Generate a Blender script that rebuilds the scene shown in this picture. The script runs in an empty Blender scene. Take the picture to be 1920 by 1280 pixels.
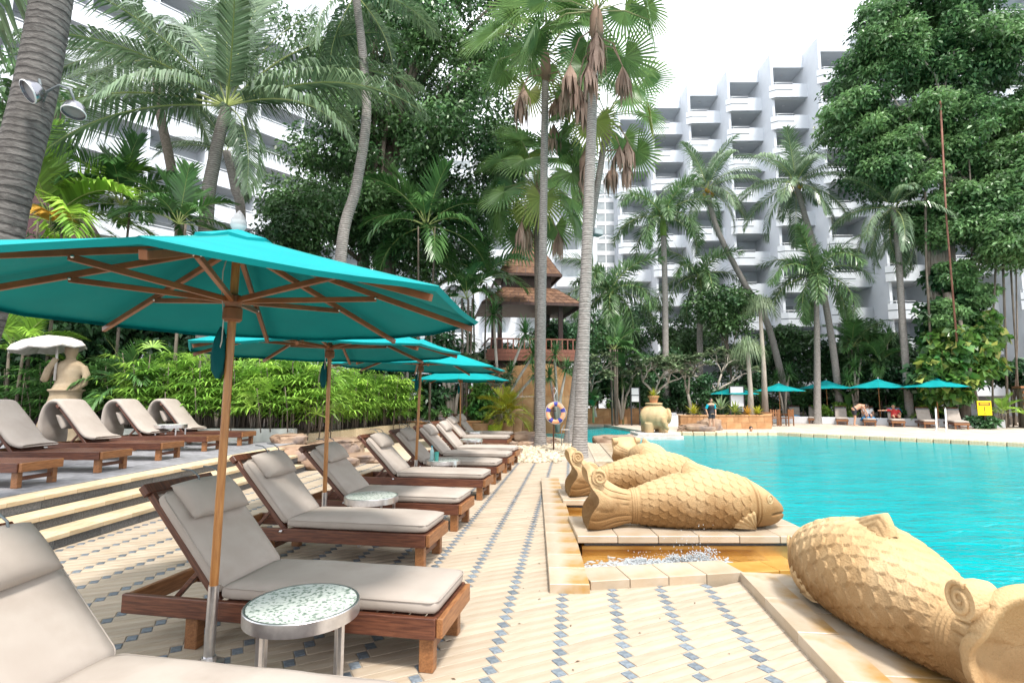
import bpy, bmesh, math, random
import numpy as np
from mathutils import Vector, Matrix, noise as mnoise
S = bpy.context.scene
PI = math.pi
R = math.radians
random.seed(7)
RNG = np.random.default_rng(7)
# ------------------------------------------------------------------ camera
EYE = 1.6
PITCH = math.atan(0.105)
cam_data = bpy.data.cameras.new('camera')
cam_data.sensor_width = 36.0
cam_data.lens = 18.75
cam_data.clip_start = 0.05
cam_data.clip_end = 600
cam = bpy.data.objects.new('camera', cam_data)
S.collection.objects.link(cam)
cam.location = (0, 0, EYE)
cam.rotation_euler = (PI / 2 + PITCH, 0, 0)
S.camera = cam
# ------------------------------------------------------------------ sky, sun, exposure
SUN_EL, SUN_AZ = R(62), R(158)        # azimuth measured from +Y towards +X
world = bpy.data.worlds.new('World')
S.world = world
world.use_nodes = True
wn = world.node_tree
for n in list(wn.nodes): wn.nodes.remove(n)
wo = wn.nodes.new('ShaderNodeOutputWorld')
bg = wn.nodes.new('ShaderNodeBackground')
sky = wn.nodes.new('ShaderNodeTexSky')
sky.sky_type = 'NISHITA'
sky.sun_disc = False
sky.sun_elevation = SUN_EL
sky.sun_rotation = SUN_AZ
sky.air_density = 1.0
sky.dust_density = 4.0
mixw = wn.nodes.new('ShaderNodeMix'); mixw.data_type = 'RGBA'
mixw.inputs[0].default_value = 0.86          # thin bright cloud over the whole sky
mixw.inputs[7].default_value = (9.6, 9.9, 10.3, 1)
wn.links.new(sky.outputs[0], mixw.inputs[6])
wn.links.new(mixw.outputs[2], bg.inputs[0])
bg.inputs[1].default_value = 0.115
wn.links.new(bg.outputs[0], wo.inputs[0])
sl = bpy.data.lights.new('sun', 'SUN')
sl.energy = 2.4
sl.angle = R(8)
sl.color = (1.0, 0.95, 0.87)
sun = bpy.data.objects.new('sun', sl)
S.collection.objects.link(sun)
sd = Vector((math.sin(SUN_AZ) * math.cos(SUN_EL), math.cos(SUN_AZ) * math.cos(SUN_EL), math.sin(SUN_EL)))
sun.rotation_euler = sd.to_track_quat('Z', 'Y').to_euler()
sun.location = (0, 0, 60)
S.view_settings.view_transform = 'Standard'
S.view_settings.look = 'None'
S.view_settings.exposure = 1.2
S.view_settings.gamma = 1.0
S.view_settings.use_curve_mapping = False
S.cycles.max_bounces = 6
S.cycles.diffuse_bounces = 3
S.cycles.glossy_bounces = 3
S.cycles.transmission_bounces = 4
S.cycles.transparent_max_bounces = 6
S.cycles.sample_clamp_indirect = 6.0
# ------------------------------------------------------------------ survey helpers: photo sight lines to metres
def _ray(px, py):
    dx = (px - 960) / 1000.0; dz = (640 - py) / 1000.0
    return dx, math.cos(PITCH) - dz * math.sin(PITCH), math.sin(PITCH) + dz * math.cos(PITCH)
def W(px, py, Y):
    x, y, w = _ray(px, py); t = Y / y
    return Vector((x * t, Y, EYE + w * t))
def GR(px, py, z=0.0):
    x, y, w = _ray(px, py); t = (z - EYE) / w
    return Vector((x * t, y * t, z))
# ------------------------------------------------------------------ object helpers
C = S.collection
def tag(o, label=None, cat=None, group=None, kind=None):
    if label: o['label'] = label
    if cat: o['category'] = cat
    if group: o['group'] = group
    if kind: o['kind'] = kind
    return o
def thing(name, label, cat, loc=(0, 0, 0), rz=0.0, group=None, sc=1.0):
    o = bpy.data.objects.new(name, None)
    C.objects.link(o); o.location = loc; o.rotation_euler = (0, 0, rz); o.scale = (sc, sc, sc)
    o.empty_display_size = 0.2
    return tag(o, label, cat, group)
def put(name, me, parent=None, loc=(0, 0, 0), rot=(0, 0, 0), sc=None):
    o = bpy.data.objects.new(name, me)
    C.objects.link(o); o.location = loc; o.rotation_euler = rot
    if sc is not None: o.scale = sc if hasattr(sc, '__len__') else (sc, sc, sc)
    if parent is not None: o.parent = parent
    return o
def dup(root, loc=None, rz=None, label=None, sc=None):
    def cp(o, par):
        c = o.copy(); C.objects.link(c)
        if par is not None: c.parent = par
        for ch in o.children: cp(ch, c)
        return c
    r = cp(root, None)
    if loc is not None: r.location = loc
    if rz is not None: r.rotation_euler = (0, 0, rz)
    if sc is not None: r.scale = (sc, sc, sc)
    if label: r['label'] = label
    return r
class MB:
    """collects vertices and faces, builds one mesh"""
    def __init__(s): s.v = []; s.f = []; s.mi = []
    def add(s, vs, fs, m=0):
        b = len(s.v); s.v.extend([tuple(p) for p in vs])
        s.f.extend([tuple(i + b for i in f) for f in fs]); s.mi.extend([m] * len(fs))
        return s
    def box(s, x0, x1, y0, y1, z0, z1, m=0, T=None):
        vs = [(x, y, z) for x in (x0, x1) for y in (y0, y1) for z in (z0, z1)]
        if T is not None: vs = [T @ Vector(p) for p in vs]
        return s.add(vs, [(0, 1, 3, 2), (4, 6, 7, 5), (0, 4, 5, 1), (2, 3, 7, 6), (0, 2, 6, 4), (1, 5, 7, 3)], m)
    def bar(s, a, b, w, h, m=0, up=(0, 0, 1)):
        a = Vector(a); b = Vector(b); d = (b - a); L = d.length; d.normalize()
        u = Vector(up); sd_ = d.cross(u)
        if sd_.length < 1e-4: sd_ = d.cross(Vector((1, 0, 0)))
        sd_.normalize(); u = sd_.cross(d)
        T = Matrix((d, sd_, u)).transposed().to_4x4(); T.translation = a
        return s.box(0, L, -w / 2, w / 2, -h / 2, h / 2, m, T)
    def tube(s, pts, rads, n=10, m=0, caps=True):
        pts = [Vector(p) for p in pts]
        if not hasattr(rads, '__len__'): rads = [rads] * len(pts)
        rings = []; prev = None
        for i, p in enumerate(pts):
            t = (pts[min(i + 1, len(pts) - 1)] - pts[max(i - 1, 0)])
            if t.length < 1e-9: t = Vector((0, 0, 1))
            t.normalize()
            if prev is None:
                a = t.cross(Vector((0, 1, 0)))
                if a.length < 0.1: a = t.cross(Vector((1, 0, 0)))
            else: a = prev - t * prev.dot(t)
            a.normalize(); prev = a; b = t.cross(a)
            rings.append([p + (a * math.cos(2 * PI * k / n) + b * math.sin(2 * PI * k / n)) * rads[i] for k in range(n)])
        vs = [q for r in rings for q in r]; fs = []
        for i in range(len(pts) - 1):
            for k in range(n):
                k2 = (k + 1) % n
                fs.append((i * n + k, i * n + k2, (i + 1) * n + k2, (i + 1) * n + k))
        if caps:
            fs.append(tuple(range(n - 1, -1, -1))); fs.append(tuple((len(pts) - 1) * n + k for k in range(n)))
        return s.add(vs, fs, m)
    def lathe(s, prof, n=24, m=0, cx=0, cy=0, cap=True):
        vs = []; fs = []
        for (r, z) in prof:
            for k in range(n): vs.append((cx + r * math.cos(2 * PI * k / n), cy + r * math.sin(2 * PI * k / n), z))
        for i in range(len(prof) - 1):
            for k in range(n):
                k2 = (k + 1) % n
                fs.append((i * n + k, i * n + k2, (i + 1) * n + k2, (i + 1) * n + k))
        if cap:
            fs.append(tuple(range(n - 1, -1, -1))); fs.append(tuple((len(prof) - 1) * n + k for k in range(n)))
        return s.add(vs, fs, m)
    def prism(s, poly, z0, z1, m=0):
        n = len(poly)
        a = sum(poly[i][0] * poly[(i + 1) % n][1] - poly[(i + 1) % n][0] * poly[i][1] for i in range(n))
        if a < 0: poly = poly[::-1]
        vs = [(p[0], p[1], z0) for p in poly] + [(p[0], p[1], z1) for p in poly]
        fs = [tuple(range(n - 1, -1, -1)), tuple(range(n, 2 * n))]
        for i in range(n):
            j = (i + 1) % n; fs.append((i, j, n + j, n + i))
        return s.add(vs, fs, m)
    def mesh(s, name, mats, smooth=False, bevel=0.0, seg=2, angle=None):
        me = bpy.data.meshes.new(name)
        me.from_pydata(s.v, [], s.f)
        mats = mats if isinstance(mats, (list, tuple)) else [mats]
        for m in mats: me.materials.append(m)
        if len(mats) > 1: me.polygons.foreach_set('material_index', s.mi)
        if bevel > 0:
            bm = bmesh.new(); bm.from_mesh(me)
            ed = [e for e in bm.edges if len(e.link_faces) == 2 and e.calc_face_angle(0) > 0.6]
            bmesh.ops.bevel(bm, geom=ed, offset=bevel, segments=seg, affect='EDGES', profile=0.6, clamp_overlap=True)
            bm.to_mesh(me); bm.free()
        if smooth:
            me.polygons.foreach_set('use_smooth', [True] * len(me.polygons))
            if angle is not None:
                try: me.set_sharp_from_angle(angle=angle)
                except Exception: pass
        me.update()
        return me
def np_mesh(name, V, F, mat, smooth=False, nv=4):
    """fast mesh from arrays: V (n,3), F (m,nv)"""
    me = bpy.data.meshes.new(name)
    V = np.asarray(V, dtype=np.float32); F = np.asarray(F, dtype=np.int32)
    me.vertices.add(len(V)); me.vertices.foreach_set('co', V.ravel())
    me.loops.add(F.size); me.loops.foreach_set('vertex_index', F.ravel())
    me.polygons.add(len(F))
    me.polygons.foreach_set('loop_start', np.arange(0, F.size, nv, dtype=np.int32))
    me.polygons.foreach_set('loop_total', np.full(len(F), nv, dtype=np.int32))
    if smooth: me.polygons.foreach_set('use_smooth', np.ones(len(F), dtype=bool))
    me.materials.append(mat)
    me.update(calc_edges=True); me.validate()
    return me
# ------------------------------------------------------------------ materials
def pm(name, col, col2=None, scale=4.0, rough=0.6, spec=0.4, metal=0.0, bump=0.0, bscale=40.0, isl=0.0, obj=0.0,
       stretch=None, trans=0.0, transcol=None, detail=5.0, contrast=(0.35, 0.65), col3=None, scale3=1.0, fac3=(0.55, 0.7), coat=0.0):
    m = bpy.data.materials.new(name); m.use_nodes = True
    nt = m.node_tree; N = nt.nodes; L = nt.links
    b = N['Principled BSDF']; out = N['Material Output']
    b.inputs['Roughness'].default_value = rough
    b.inputs['Specular IOR Level'].default_value = spec
    b.inputs['Metallic'].default_value = metal
    if coat: b.inputs['Coat Weight'].default_value = coat
    tc = N.new('ShaderNodeTexCoord'); vec = tc.outputs['Object']
    if stretch:
        mp = N.new('ShaderNodeMapping'); mp.inputs['Scale'].default_value = stretch
        L.new(vec, mp.inputs['Vector']); vec = mp.outputs['Vector']
    cur = None
    if col2 is not None:
        nz = N.new('ShaderNodeTexNoise'); nz.inputs['Scale'].default_value = scale; nz.inputs['Detail'].default_value = detail
        L.new(vec, nz.inputs['Vector'])
        rp = N.new('ShaderNodeValToRGB')
        rp.color_ramp.elements[0].position = contrast[0]; rp.color_ramp.elements[1].position = contrast[1]
        rp.color_ramp.elements[0].color = (*col, 1); rp.color_ramp.elements[1].color = (*col2, 1)
        L.new(nz.outputs['Fac'], rp.inputs['Fac']); cur = rp.outputs['Color']
    else:
        rg = N.new('ShaderNodeRGB'); rg.outputs[0].default_value = (*col, 1); cur = rg.outputs[0]
    if col3 is not None:
        n3 = N.new('ShaderNodeTexNoise'); n3.inputs['Scale'].default_value = scale3; n3.inputs['Detail'].default_value = 6
        L.new(tc.outputs['Object'], n3.inputs['Vector'])
        mr = N.new('ShaderNodeMapRange'); mr.inputs[1].default_value = fac3[0]; mr.inputs[2].default_value = fac3[1]
        L.new(n3.outputs['Fac'], mr.inputs[0])
        mx = N.new('ShaderNodeMix'); mx.data_type = 'RGBA'; mx.inputs[7].default_value = (*col3, 1)
        L.new(mr.outputs[0], mx.inputs[0]); L.new(cur, mx.inputs[6]); cur = mx.outputs[2]
    if isl or obj:
        hs = N.new('ShaderNodeHueSaturation'); L.new(cur, hs.inputs['Color'])
        add = None
        if isl:
            g = N.new('ShaderNodeNewGeometry')
            r = N.new('ShaderNodeMapRange'); r.inputs[3].default_value = 1 - isl; r.inputs[4].default_value = 1 + isl
            L.new(g.outputs['Random Per Island'], r.inputs[0]); add = r.outputs[0]
        if obj:
            oi = N.new('ShaderNodeObjectInfo')
            r2 = N.new('ShaderNodeMapRange'); r2.inputs[3].default_value = 1 - obj; r2.inputs[4].default_value = 1 + obj
            L.new(oi.outputs['Random'], r2.inputs[0])
            if add is not None:
                mm = N.new('ShaderNodeMath'); mm.operation = 'MULTIPLY'; L.new(add, mm.inputs[0]); L.new(r2.outputs[0], mm.inputs[1]); add = mm.outputs[0]
            else: add = r2.outputs[0]
        L.new(add, hs.inputs['Value']); cur = hs.outputs['Color']
    L.new(cur, b.inputs['Base Color'])
    if bump:
        nb = N.new('ShaderNodeTexNoise'); nb.inputs['Scale'].default_value = bscale; nb.inputs['Detail'].default_value = 4
        L.new(vec, nb.inputs['Vector'])
        bp = N.new('ShaderNodeBump'); bp.inputs['Strength'].default_value = bump; bp.inputs['Distance'].default_value = 0.02
        L.new(nb.outputs['Fac'], bp.inputs['Height']); L.new(bp.outputs['Normal'], b.inputs['Normal'])
    if trans:
        tr = N.new('ShaderNodeBsdfTranslucent'); ms = N.new('ShaderNodeMixShader'); ms.inputs[0].default_value = trans
        if transcol: tr.inputs['Color'].default_value = (*transcol, 1)
        else: L.new(cur, tr.inputs['Color'])
        L.new(b.outputs[0], ms.inputs[1]); L.new(tr.outputs[0], ms.inputs[2]); L.new(ms.outputs[0], out.inputs['Surface'])
    return m
M = {}
M['tile'] = pm('cream_tile', (0.345, 0.272, 0.197), (0.415, 0.348, 0.272), 3.0, 0.55, 0.35, isl=0.09, obj=0.09, bump=0.15, bscale=60, stretch=(1, 5, 1), col3=(0.30, 0.235, 0.165), scale3=2.3, fac3=(0.58, 0.85))
M['darktile'] = pm('slate_tile', (0.10, 0.12, 0.145), (0.18, 0.21, 0.24), 30, 0.5, isl=0.25, obj=0.2, bump=0.2)
M['grout'] = pm('grout', (0.288, 0.248, 0.200), (0.368, 0.328, 0.272), 8, 0.9)
M['nosing'] = pm('sandstone_nosing', (0.459, 0.340, 0.200), (0.548, 0.451, 0.318), 5, 0.6, isl=0.10, obj=0.12, bump=0.15, stretch=(4, 1, 4))
M['riser'] = pm('dark_granite', (0.06, 0.062, 0.065), (0.12, 0.12, 0.125), 60, 0.5, obj=0.25, bump=0.1)
M['terrace'] = pm('grey_paving', (0.170, 0.170, 0.178), (0.255, 0.255, 0.272), 6, 0.6, obj=0.12, bump=0.2)
M['kerb'] = pm('wet_sandstone_kerb', (0.36, 0.275, 0.185), (0.43, 0.36, 0.28), 3, 0.35, 0.5, obj=0.08, bump=0.1, col3=(0.336, 0.196, 0.063), scale3=1.5, fac3=(0.56, 0.66))
M['golden'] = pm('wet_golden_stone', (0.357, 0.170, 0.030), (0.493, 0.289, 0.076), 2.5, 0.22, 0.6, obj=0.1)
M['stonewall'] = pm('orange_sandstone', (0.297, 0.140, 0.054), (0.450, 0.261, 0.126), 1.6, 0.75, obj=0.16, bump=0.3, bscale=25)
M['soil'] = pm('soil', (0.035, 0.025, 0.016), (0.07, 0.05, 0.03), 3, 0.95, bump=0.5, bscale=8)
M['teak'] = pm('oiled_hardwood', (0.060, 0.018, 0.010), (0.136, 0.048, 0.024), 6, 0.42, 0.5, obj=0.15, stretch=(1.2, 14, 14), bump=0.08, bscale=20)
M['teakend'] = pm('warm_hardwood', (0.165, 0.064, 0.022), (0.270, 0.120, 0.045), 6, 0.45, 0.5, obj=0.15, stretch=(14, 1.5, 14), bump=0.06, bscale=20)
M['pole'] = pm('varnished_pole', (0.27, 0.105, 0.028), (0.40, 0.18, 0.052), 5, 0.32, 0.5, stretch=(12, 12, 1.2), obj=0.08)
M['ribwood'] = pm('umbrella_rib_wood', (0.15, 0.048, 0.016), (0.27, 0.10, 0.034), 5, 0.4, 0.5, obj=0.12)
M['cushion'] = pm('greige_canvas', (0.335, 0.288, 0.252), (0.375, 0.328, 0.290), 3, 0.85, 0.2, obj=0.05, bump=0.12, bscale=350, col3=(0.30, 0.255, 0.22), scale3=3.5, fac3=(0.55, 0.8))
M['pillow'] = pm('greige_pillow_canvas', (0.315, 0.272, 0.238), (0.36, 0.315, 0.278), 4, 0.85, 0.2, obj=0.06, bump=0.12, bscale=350)
M['steel'] = pm('brushed_steel', (0.62, 0.61, 0.62), (0.72, 0.71, 0.72), 30, 0.28, 0.5, 0.95)
M['mosaic'] = pm('glass_chip_top', (0.15, 0.20, 0.165), (0.50, 0.535, 0.50), 48, 0.25, 0.5, contrast=(0.38, 0.50))
M['statuestone'] = pm('grey_sandstone', (0.27, 0.20, 0.125), (0.36, 0.285, 0.195), 3, 0.8, 0.25, bump=0.5, bscale=50, col3=(0.19, 0.15, 0.10), scale3=2, fac3=(0.5, 0.75))
M['teal'] = pm('teal_canvas', (0.0, 0.225, 0.24), (0.0, 0.255, 0.268), 3, 0.8, 0.2, trans=0.0, bump=0.06, bscale=300)
M['tealdark'] = pm('teal_cover_cloth', (0.0, 0.06, 0.066), (0.0, 0.08, 0.086), 3, 0.8, 0.2)
M['white'] = pm('white_paint', (0.629, 0.637, 0.654), (0.680, 0.680, 0.697), 0.6, 0.7, 0.3)
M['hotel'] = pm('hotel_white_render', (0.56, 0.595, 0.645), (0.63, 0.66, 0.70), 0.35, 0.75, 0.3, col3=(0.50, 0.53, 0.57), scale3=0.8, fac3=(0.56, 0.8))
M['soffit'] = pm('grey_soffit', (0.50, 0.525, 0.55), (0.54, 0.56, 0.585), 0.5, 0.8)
M['glass'] = pm('dark_window_glass', (0.20, 0.23, 0.245), (0.32, 0.35, 0.36), 1.2, 0.12, 0.6, obj=0.35)
M['curtain'] = pm('window_curtain', (0.40, 0.43, 0.44), (0.52, 0.55, 0.56), 4, 0.8, stretch=(6, 6, 0.4), obj=0.2)
M['frame'] = pm('aluminium_frame', (0.62, 0.64, 0.66), None, rough=0.45, metal=0.3)
M['darkrail'] = pm('dark_rail', (0.12, 0.14, 0.15), None, rough=0.5)
M['sand'] = pm('carved_sandstone', (0.43, 0.29, 0.15), (0.50, 0.36, 0.205), 2.2, 0.78, 0.25, bump=0.5, bscale=75, col3=(0.35, 0.215, 0.095), scale3=1.6, fac3=(0.54, 0.78))
M['palestone'] = pm('pale_weathered_stone', (0.425, 0.391, 0.357), (0.544, 0.518, 0.493), 6, 0.85, bump=0.4, bscale=30)
M['rock'] = pm('brown_rock', (0.204, 0.128, 0.085), (0.357, 0.255, 0.178), 2.0, 0.8, bump=0.7, bscale=9, col3=(0.136, 0.111, 0.111), scale3=1.2, obj=0.2)
M['pebble'] = pm('pale_pebble', (0.416, 0.336, 0.232), (0.544, 0.464, 0.352), 9, 0.7, isl=0.28)
M['trunk'] = pm('ringed_palm_bark', (0.178, 0.149, 0.132), (0.281, 0.246, 0.225), 5, 0.85, bump=0.5, bscale=20, stretch=(2, 2, 9), isl=0.10, obj=0.08)
M['trunkdark'] = pm('dark_palm_bark', (0.10, 0.08, 0.065), (0.22, 0.18, 0.15), 6, 0.9, bump=0.6, bscale=18, stretch=(2, 2, 7), isl=0.2)
M['bark'] = pm('tree_bark', (0.10, 0.078, 0.06), (0.20, 0.165, 0.135), 3, 0.9, bump=0.8, bscale=10, stretch=(3, 3, 0.7))
M['barkpale'] = pm('pale_fig_bark', (0.26, 0.22, 0.18), (0.40, 0.36, 0.31), 3, 0.85, bump=0.7, bscale=9, stretch=(3, 3, 0.6))
def ringbark(name, c1, c2, dark, freq):
    m = pm(name, c1, c2, 5, 0.88, 0.3, bump=0.5, bscale=16, obj=0.08, stretch=(2, 2, 6)); nt = m.node_tree; N = nt.nodes; L = nt.links; b = N['Principled BSDF']
    src = b.inputs['Base Color'].links[0].from_socket; tc = N.new('ShaderNodeTexCoord'); wv = N.new('ShaderNodeTexWave'); wv.bands_direction = 'Z'; wv.wave_profile = 'SAW'
    wv.inputs['Scale'].default_value = freq; wv.inputs['Distortion'].default_value = 2.6; wv.inputs['Detail'].default_value = 3; wv.inputs['Detail Scale'].default_value = 1.6
    L.new(tc.outputs['Object'], wv.inputs['Vector']); mr = N.new('ShaderNodeMapRange'); mr.inputs[1].default_value = 0.62; mr.inputs[2].default_value = 1.0
    L.new(wv.outputs['Fac'], mr.inputs[0]); mx = N.new('ShaderNodeMix'); mx.data_type = 'RGBA'; mx.inputs[7].default_value = (*dark, 1)
    L.new(mr.outputs[0], mx.inputs[0]); L.new(src, mx.inputs[6]); L.new(mx.outputs[2], b.inputs['Base Color'])
    b2 = N.new('ShaderNodeBump'); b2.inputs['Strength'].default_value = 0.9; b2.inputs['Distance'].default_value = 0.012; b2.invert = True
    L.new(wv.outputs['Fac'], b2.inputs['Height']); L.new(b.inputs['Normal'].links[0].from_socket, b2.inputs['Normal']); L.new(b2.outputs[0], b.inputs['Normal'])
    M[name] = m
ringbark('trunk', (0.20, 0.18, 0.165), (0.32, 0.295, 0.275), (0.085, 0.072, 0.065), 4.6)
ringbark('trunknear', (0.075, 0.068, 0.064), (0.15, 0.138, 0.13), (0.022, 0.019, 0.018), 3.8)
def leaf(name, c1, c2, isl=0.35, trans=0.3, rough=0.42, scale=0.5, tc=None, obj=0.12):
    M[name] = pm(name, c1, c2, scale, rough, 0.5, isl=isl, obj=obj, trans=trans, transcol=tc, detail=2)
leaf('leaf_coconut', (0.069, 0.144, 0.056), (0.138, 0.237, 0.094), 0.28, 0.28, 0.33)
leaf('leaf_coconut_pale', (0.105, 0.172, 0.095), (0.185, 0.265, 0.15), 0.32, 0.28, 0.22)
leaf('leaf_new', (0.17, 0.29, 0.05), (0.27, 0.40, 0.09), 0.25, 0.4, 0.4)
leaf('leaf_fan', (0.085, 0.18, 0.07), (0.21, 0.32, 0.10), 0.3, 0.42, 0.34)
leaf('leaf_fanyellow', (0.20, 0.27, 0.05), (0.30, 0.33, 0.08), 0.25, 0.35, 0.4)
leaf('leaf_dead', (0.27, 0.17, 0.125), (0.40, 0.275, 0.22), 0.25, 0.2, 0.8)
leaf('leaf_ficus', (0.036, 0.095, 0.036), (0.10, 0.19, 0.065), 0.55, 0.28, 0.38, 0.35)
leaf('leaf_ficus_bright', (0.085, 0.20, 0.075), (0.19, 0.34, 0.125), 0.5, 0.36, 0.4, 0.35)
leaf('leaf_rhapis', (0.135, 0.300, 0.045), (0.360, 0.570, 0.090), 0.38, 0.35, 0.4, 0.9)
leaf('leaf_rhapis_dark', (0.046, 0.130, 0.033), (0.117, 0.247, 0.052), 0.38, 0.3, 0.4, 0.9)
leaf('leaf_strap', (0.044, 0.125, 0.037), (0.112, 0.237, 0.069), 0.32, 0.25, 0.36)
leaf('leaf_dark', (0.024, 0.074, 0.030), (0.061, 0.142, 0.051), 0.45, 0.22, 0.36)
leaf('leaf_frangi', (0.14, 0.21, 0.11), (0.27, 0.34, 0.19), 0.4, 0.3, 0.4, 0.9)
leaf('leaf_vine', (0.045, 0.16, 0.035), (0.16, 0.30, 0.06), 0.5, 0.3, 0.35, 1.2)
leaf('leaf_vineyellow', (0.30, 0.38, 0.07), (0.48, 0.50, 0.16), 0.3, 0.3, 0.4)
leaf('leaf_yellow', (0.42, 0.36, 0.03), (0.34, 0.42, 0.05), 0.3, 0.35, 0.45, 1.0)
leaf('leaf_orange', (0.46, 0.23, 0.03), (0.52, 0.33, 0.05), 0.25, 0.35, 0.55)
# ================================================================== THE SETTING
def struct(name, me, parent=None, kind='structure'):
    o = put(name, me, parent)
    if parent is None: o['kind'] = kind
    return o
struct('ground', MB().box(-260, 260, -60, 460, -1.0, -0.6).mesh('ground', M['soil']))
# --- pool water
def water_mat():
    m = bpy.data.materials.new('pool_water'); m.use_nodes = True
    nt = m.node_tree; N = nt.nodes; L = nt.links; b = N['Principled BSDF']
    tc = N.new('ShaderNodeTexCoord')
    mp = N.new('ShaderNodeMapping'); mp.inputs['Scale'].default_value = (0.7, 1.7, 1); mp.inputs['Rotation'].default_value = (0, 0, 0.25)
    L.new(tc.outputs['Object'], mp.inputs['Vector'])
    n1 = N.new('ShaderNodeTexNoise'); n1.inputs['Scale'].default_value = 2.2; n1.inputs['Detail'].default_value = 3; n1.inputs['Distortion'].default_value = 0.6
    n2 = N.new('ShaderNodeTexNoise'); n2.inputs['Scale'].default_value = 9.0; n2.inputs['Detail'].default_value = 3
    n3 = N.new('ShaderNodeTexNoise'); n3.inputs['Scale'].default_value = 0.8; n3.inputs['Detail'].default_value = 5; n3.inputs['Distortion'].default_value = 1.2
    for n in (n1, n2, n3): L.new(mp.outputs[0], n.inputs['Vector'])
    ad = N.new('ShaderNodeMath'); ad.operation = 'MULTIPLY_ADD'; ad.inputs[1].default_value = 0.35
    L.new(n2.outputs['Fac'], ad.inputs[0]); L.new(n1.outputs['Fac'], ad.inputs[2])
    bp = N.new('ShaderNodeBump'); bp.inputs['Strength'].default_value = 0.8; bp.inputs['Distance'].default_value = 0.08
    L.new(ad.outputs[0], bp.inputs['Height']); L.new(bp.outputs[0], b.inputs['Normal'])
    rp = N.new('ShaderNodeValToRGB'); rp.color_ramp.elements[0].position = 0.3; rp.color_ramp.elements[1].position = 0.72
    rp.color_ramp.elements[0].color = (0.0, 0.225, 0.25, 1); rp.color_ramp.elements[1].color = (0.0, 0.30, 0.318, 1)
    L.new(n3.outputs['Fac'], rp.inputs['Fac']); L.new(rp.outputs[0], b.inputs['Base Color'])
    b.inputs['Roughness'].default_value = 0.12; b.inputs['IOR'].default_value = 1.33; b.inputs['Specular IOR Level'].default_value = 0.16
    return m
M['water'] = water_mat()
struct('pool_water', MB().add([(-5, -6, -.15), (70, -6, -.15), (70, 36, -.15), (-5, 36, -.15)], [(0, 1, 2, 3)]).mesh('pool_water', M['water']))
def sheet_water_mat():
    m = bpy.data.materials.new('shallow_water'); m.use_nodes = True
    nt = m.node_tree; N = nt.nodes; L = nt.links
    N.remove(N['Principled BSDF']); out = N['Material Output']
    t = N.new('ShaderNodeBsdfTransparent'); t.inputs[0].default_value = (0.97, 0.95, 0.90, 1)
    g = N.new('ShaderNodeBsdfGlossy'); g.inputs['Roughness'].default_value = 0.06
    fr = N.new('ShaderNodeFresnel'); fr.inputs[0].default_value = 1.33
    nz = N.new('ShaderNodeTexNoise'); nz.inputs['Scale'].default_value = 14; nz.inputs['Detail'].default_value = 3
    tc = N.new('ShaderNodeTexCoord'); L.new(tc.outputs['Object'], nz.inputs['Vector'])
    bp = N.new('ShaderNodeBump'); bp.inputs['Strength'].default_value = 0.8; bp.inputs['Distance'].default_value = 0.03
    L.new(nz.outputs['Fac'], bp.inputs['Height'])
    for q in (g, fr): L.new(bp.outputs[0], q.inputs['Normal'])
    mx = N.new('ShaderNodeMixShader'); L.new(fr.outputs[0], mx.inputs[0]); L.new(t.outputs[0], mx.inputs[1]); L.new(g.outputs[0], mx.inputs[2])
    L.new(mx.outputs[0], out.inputs['Surface'])
    return m
M['sheetwater'] = sheet_water_mat()
# --- the tiled deck
deck_poly = [(-5.6, -3), (1.35, -3), (1.95, 4.75), (0.45, 4.70), (0.70, 10.2), (2.0, 10.5), (2.3, 14.2), (-5.6, 14.2)]
deck = struct('deck', MB().prism(deck_poly, -0.6, -0.006).mesh('deck', M['grout']))
TA = R(62.6); td = Vector((math.sin(TA), math.cos(TA))); tp = Vector((-math.cos(TA), math.sin(TA)))
TW, TL = 0.106, 0.49; TS = TW * math.tan(R(33.7))
def slab_piece(lx, ly, h, ch, mat, name):
    a, b = lx / 2, ly / 2
    vs = [(-a, -b, -h), (a, -b, -h), (a, b, -h), (-a, b, -h), (-a, -b, -ch), (a, -b, -ch), (a, b, -ch), (-a, b, -ch),
          (-a + ch, -b + ch, 0), (a - ch, -b + ch, 0), (a - ch, b - ch, 0), (-a + ch, b - ch, 0)]
    fs = [(8, 9, 10, 11)] + [(i, (i + 1) % 4, 4 + (i + 1) % 4, 4 + i) for i in range(4)] + [(4 + i, 4 + (i + 1) % 4, 8 + (i + 1) % 4, 8 + i) for i in range(4)]
    return MB().add(vs, fs).mesh(name, mat)
me_tile = slab_piece(TL - 0.074, TW - 0.005, 0.02, 0.0025, M['tile'], 'deck_tile')
me_dark = slab_piece(0.060, TW - 0.028, 0.02, 0.0025, M['darktile'], 'slate_tile')
def on_deck(x, y):
    if y < 0.6 or y > 13.7 or x < -5.35 + 0.05 * y: return False
    if y < 4.85: return x < 1.80 + 0.10 * (y - 3)
    if y < 10.3: return x < 0.50 + 0.04 * (y - 4.58)
    return x < 1.7
tl, dk = [], []
for j in range(-70, 150):
    for k in range(-22, 22):
        c = Vector((0.26, 3.19)) + tp * (TW * j) + td * (TS * j + TL * k)
        t = c + td * (TL / 2)
        if on_deck(c.x, c.y): dk.append((c.x, c.y))
        if on_deck(t.x, t.y): tl.append((t.x, t.y))
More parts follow.
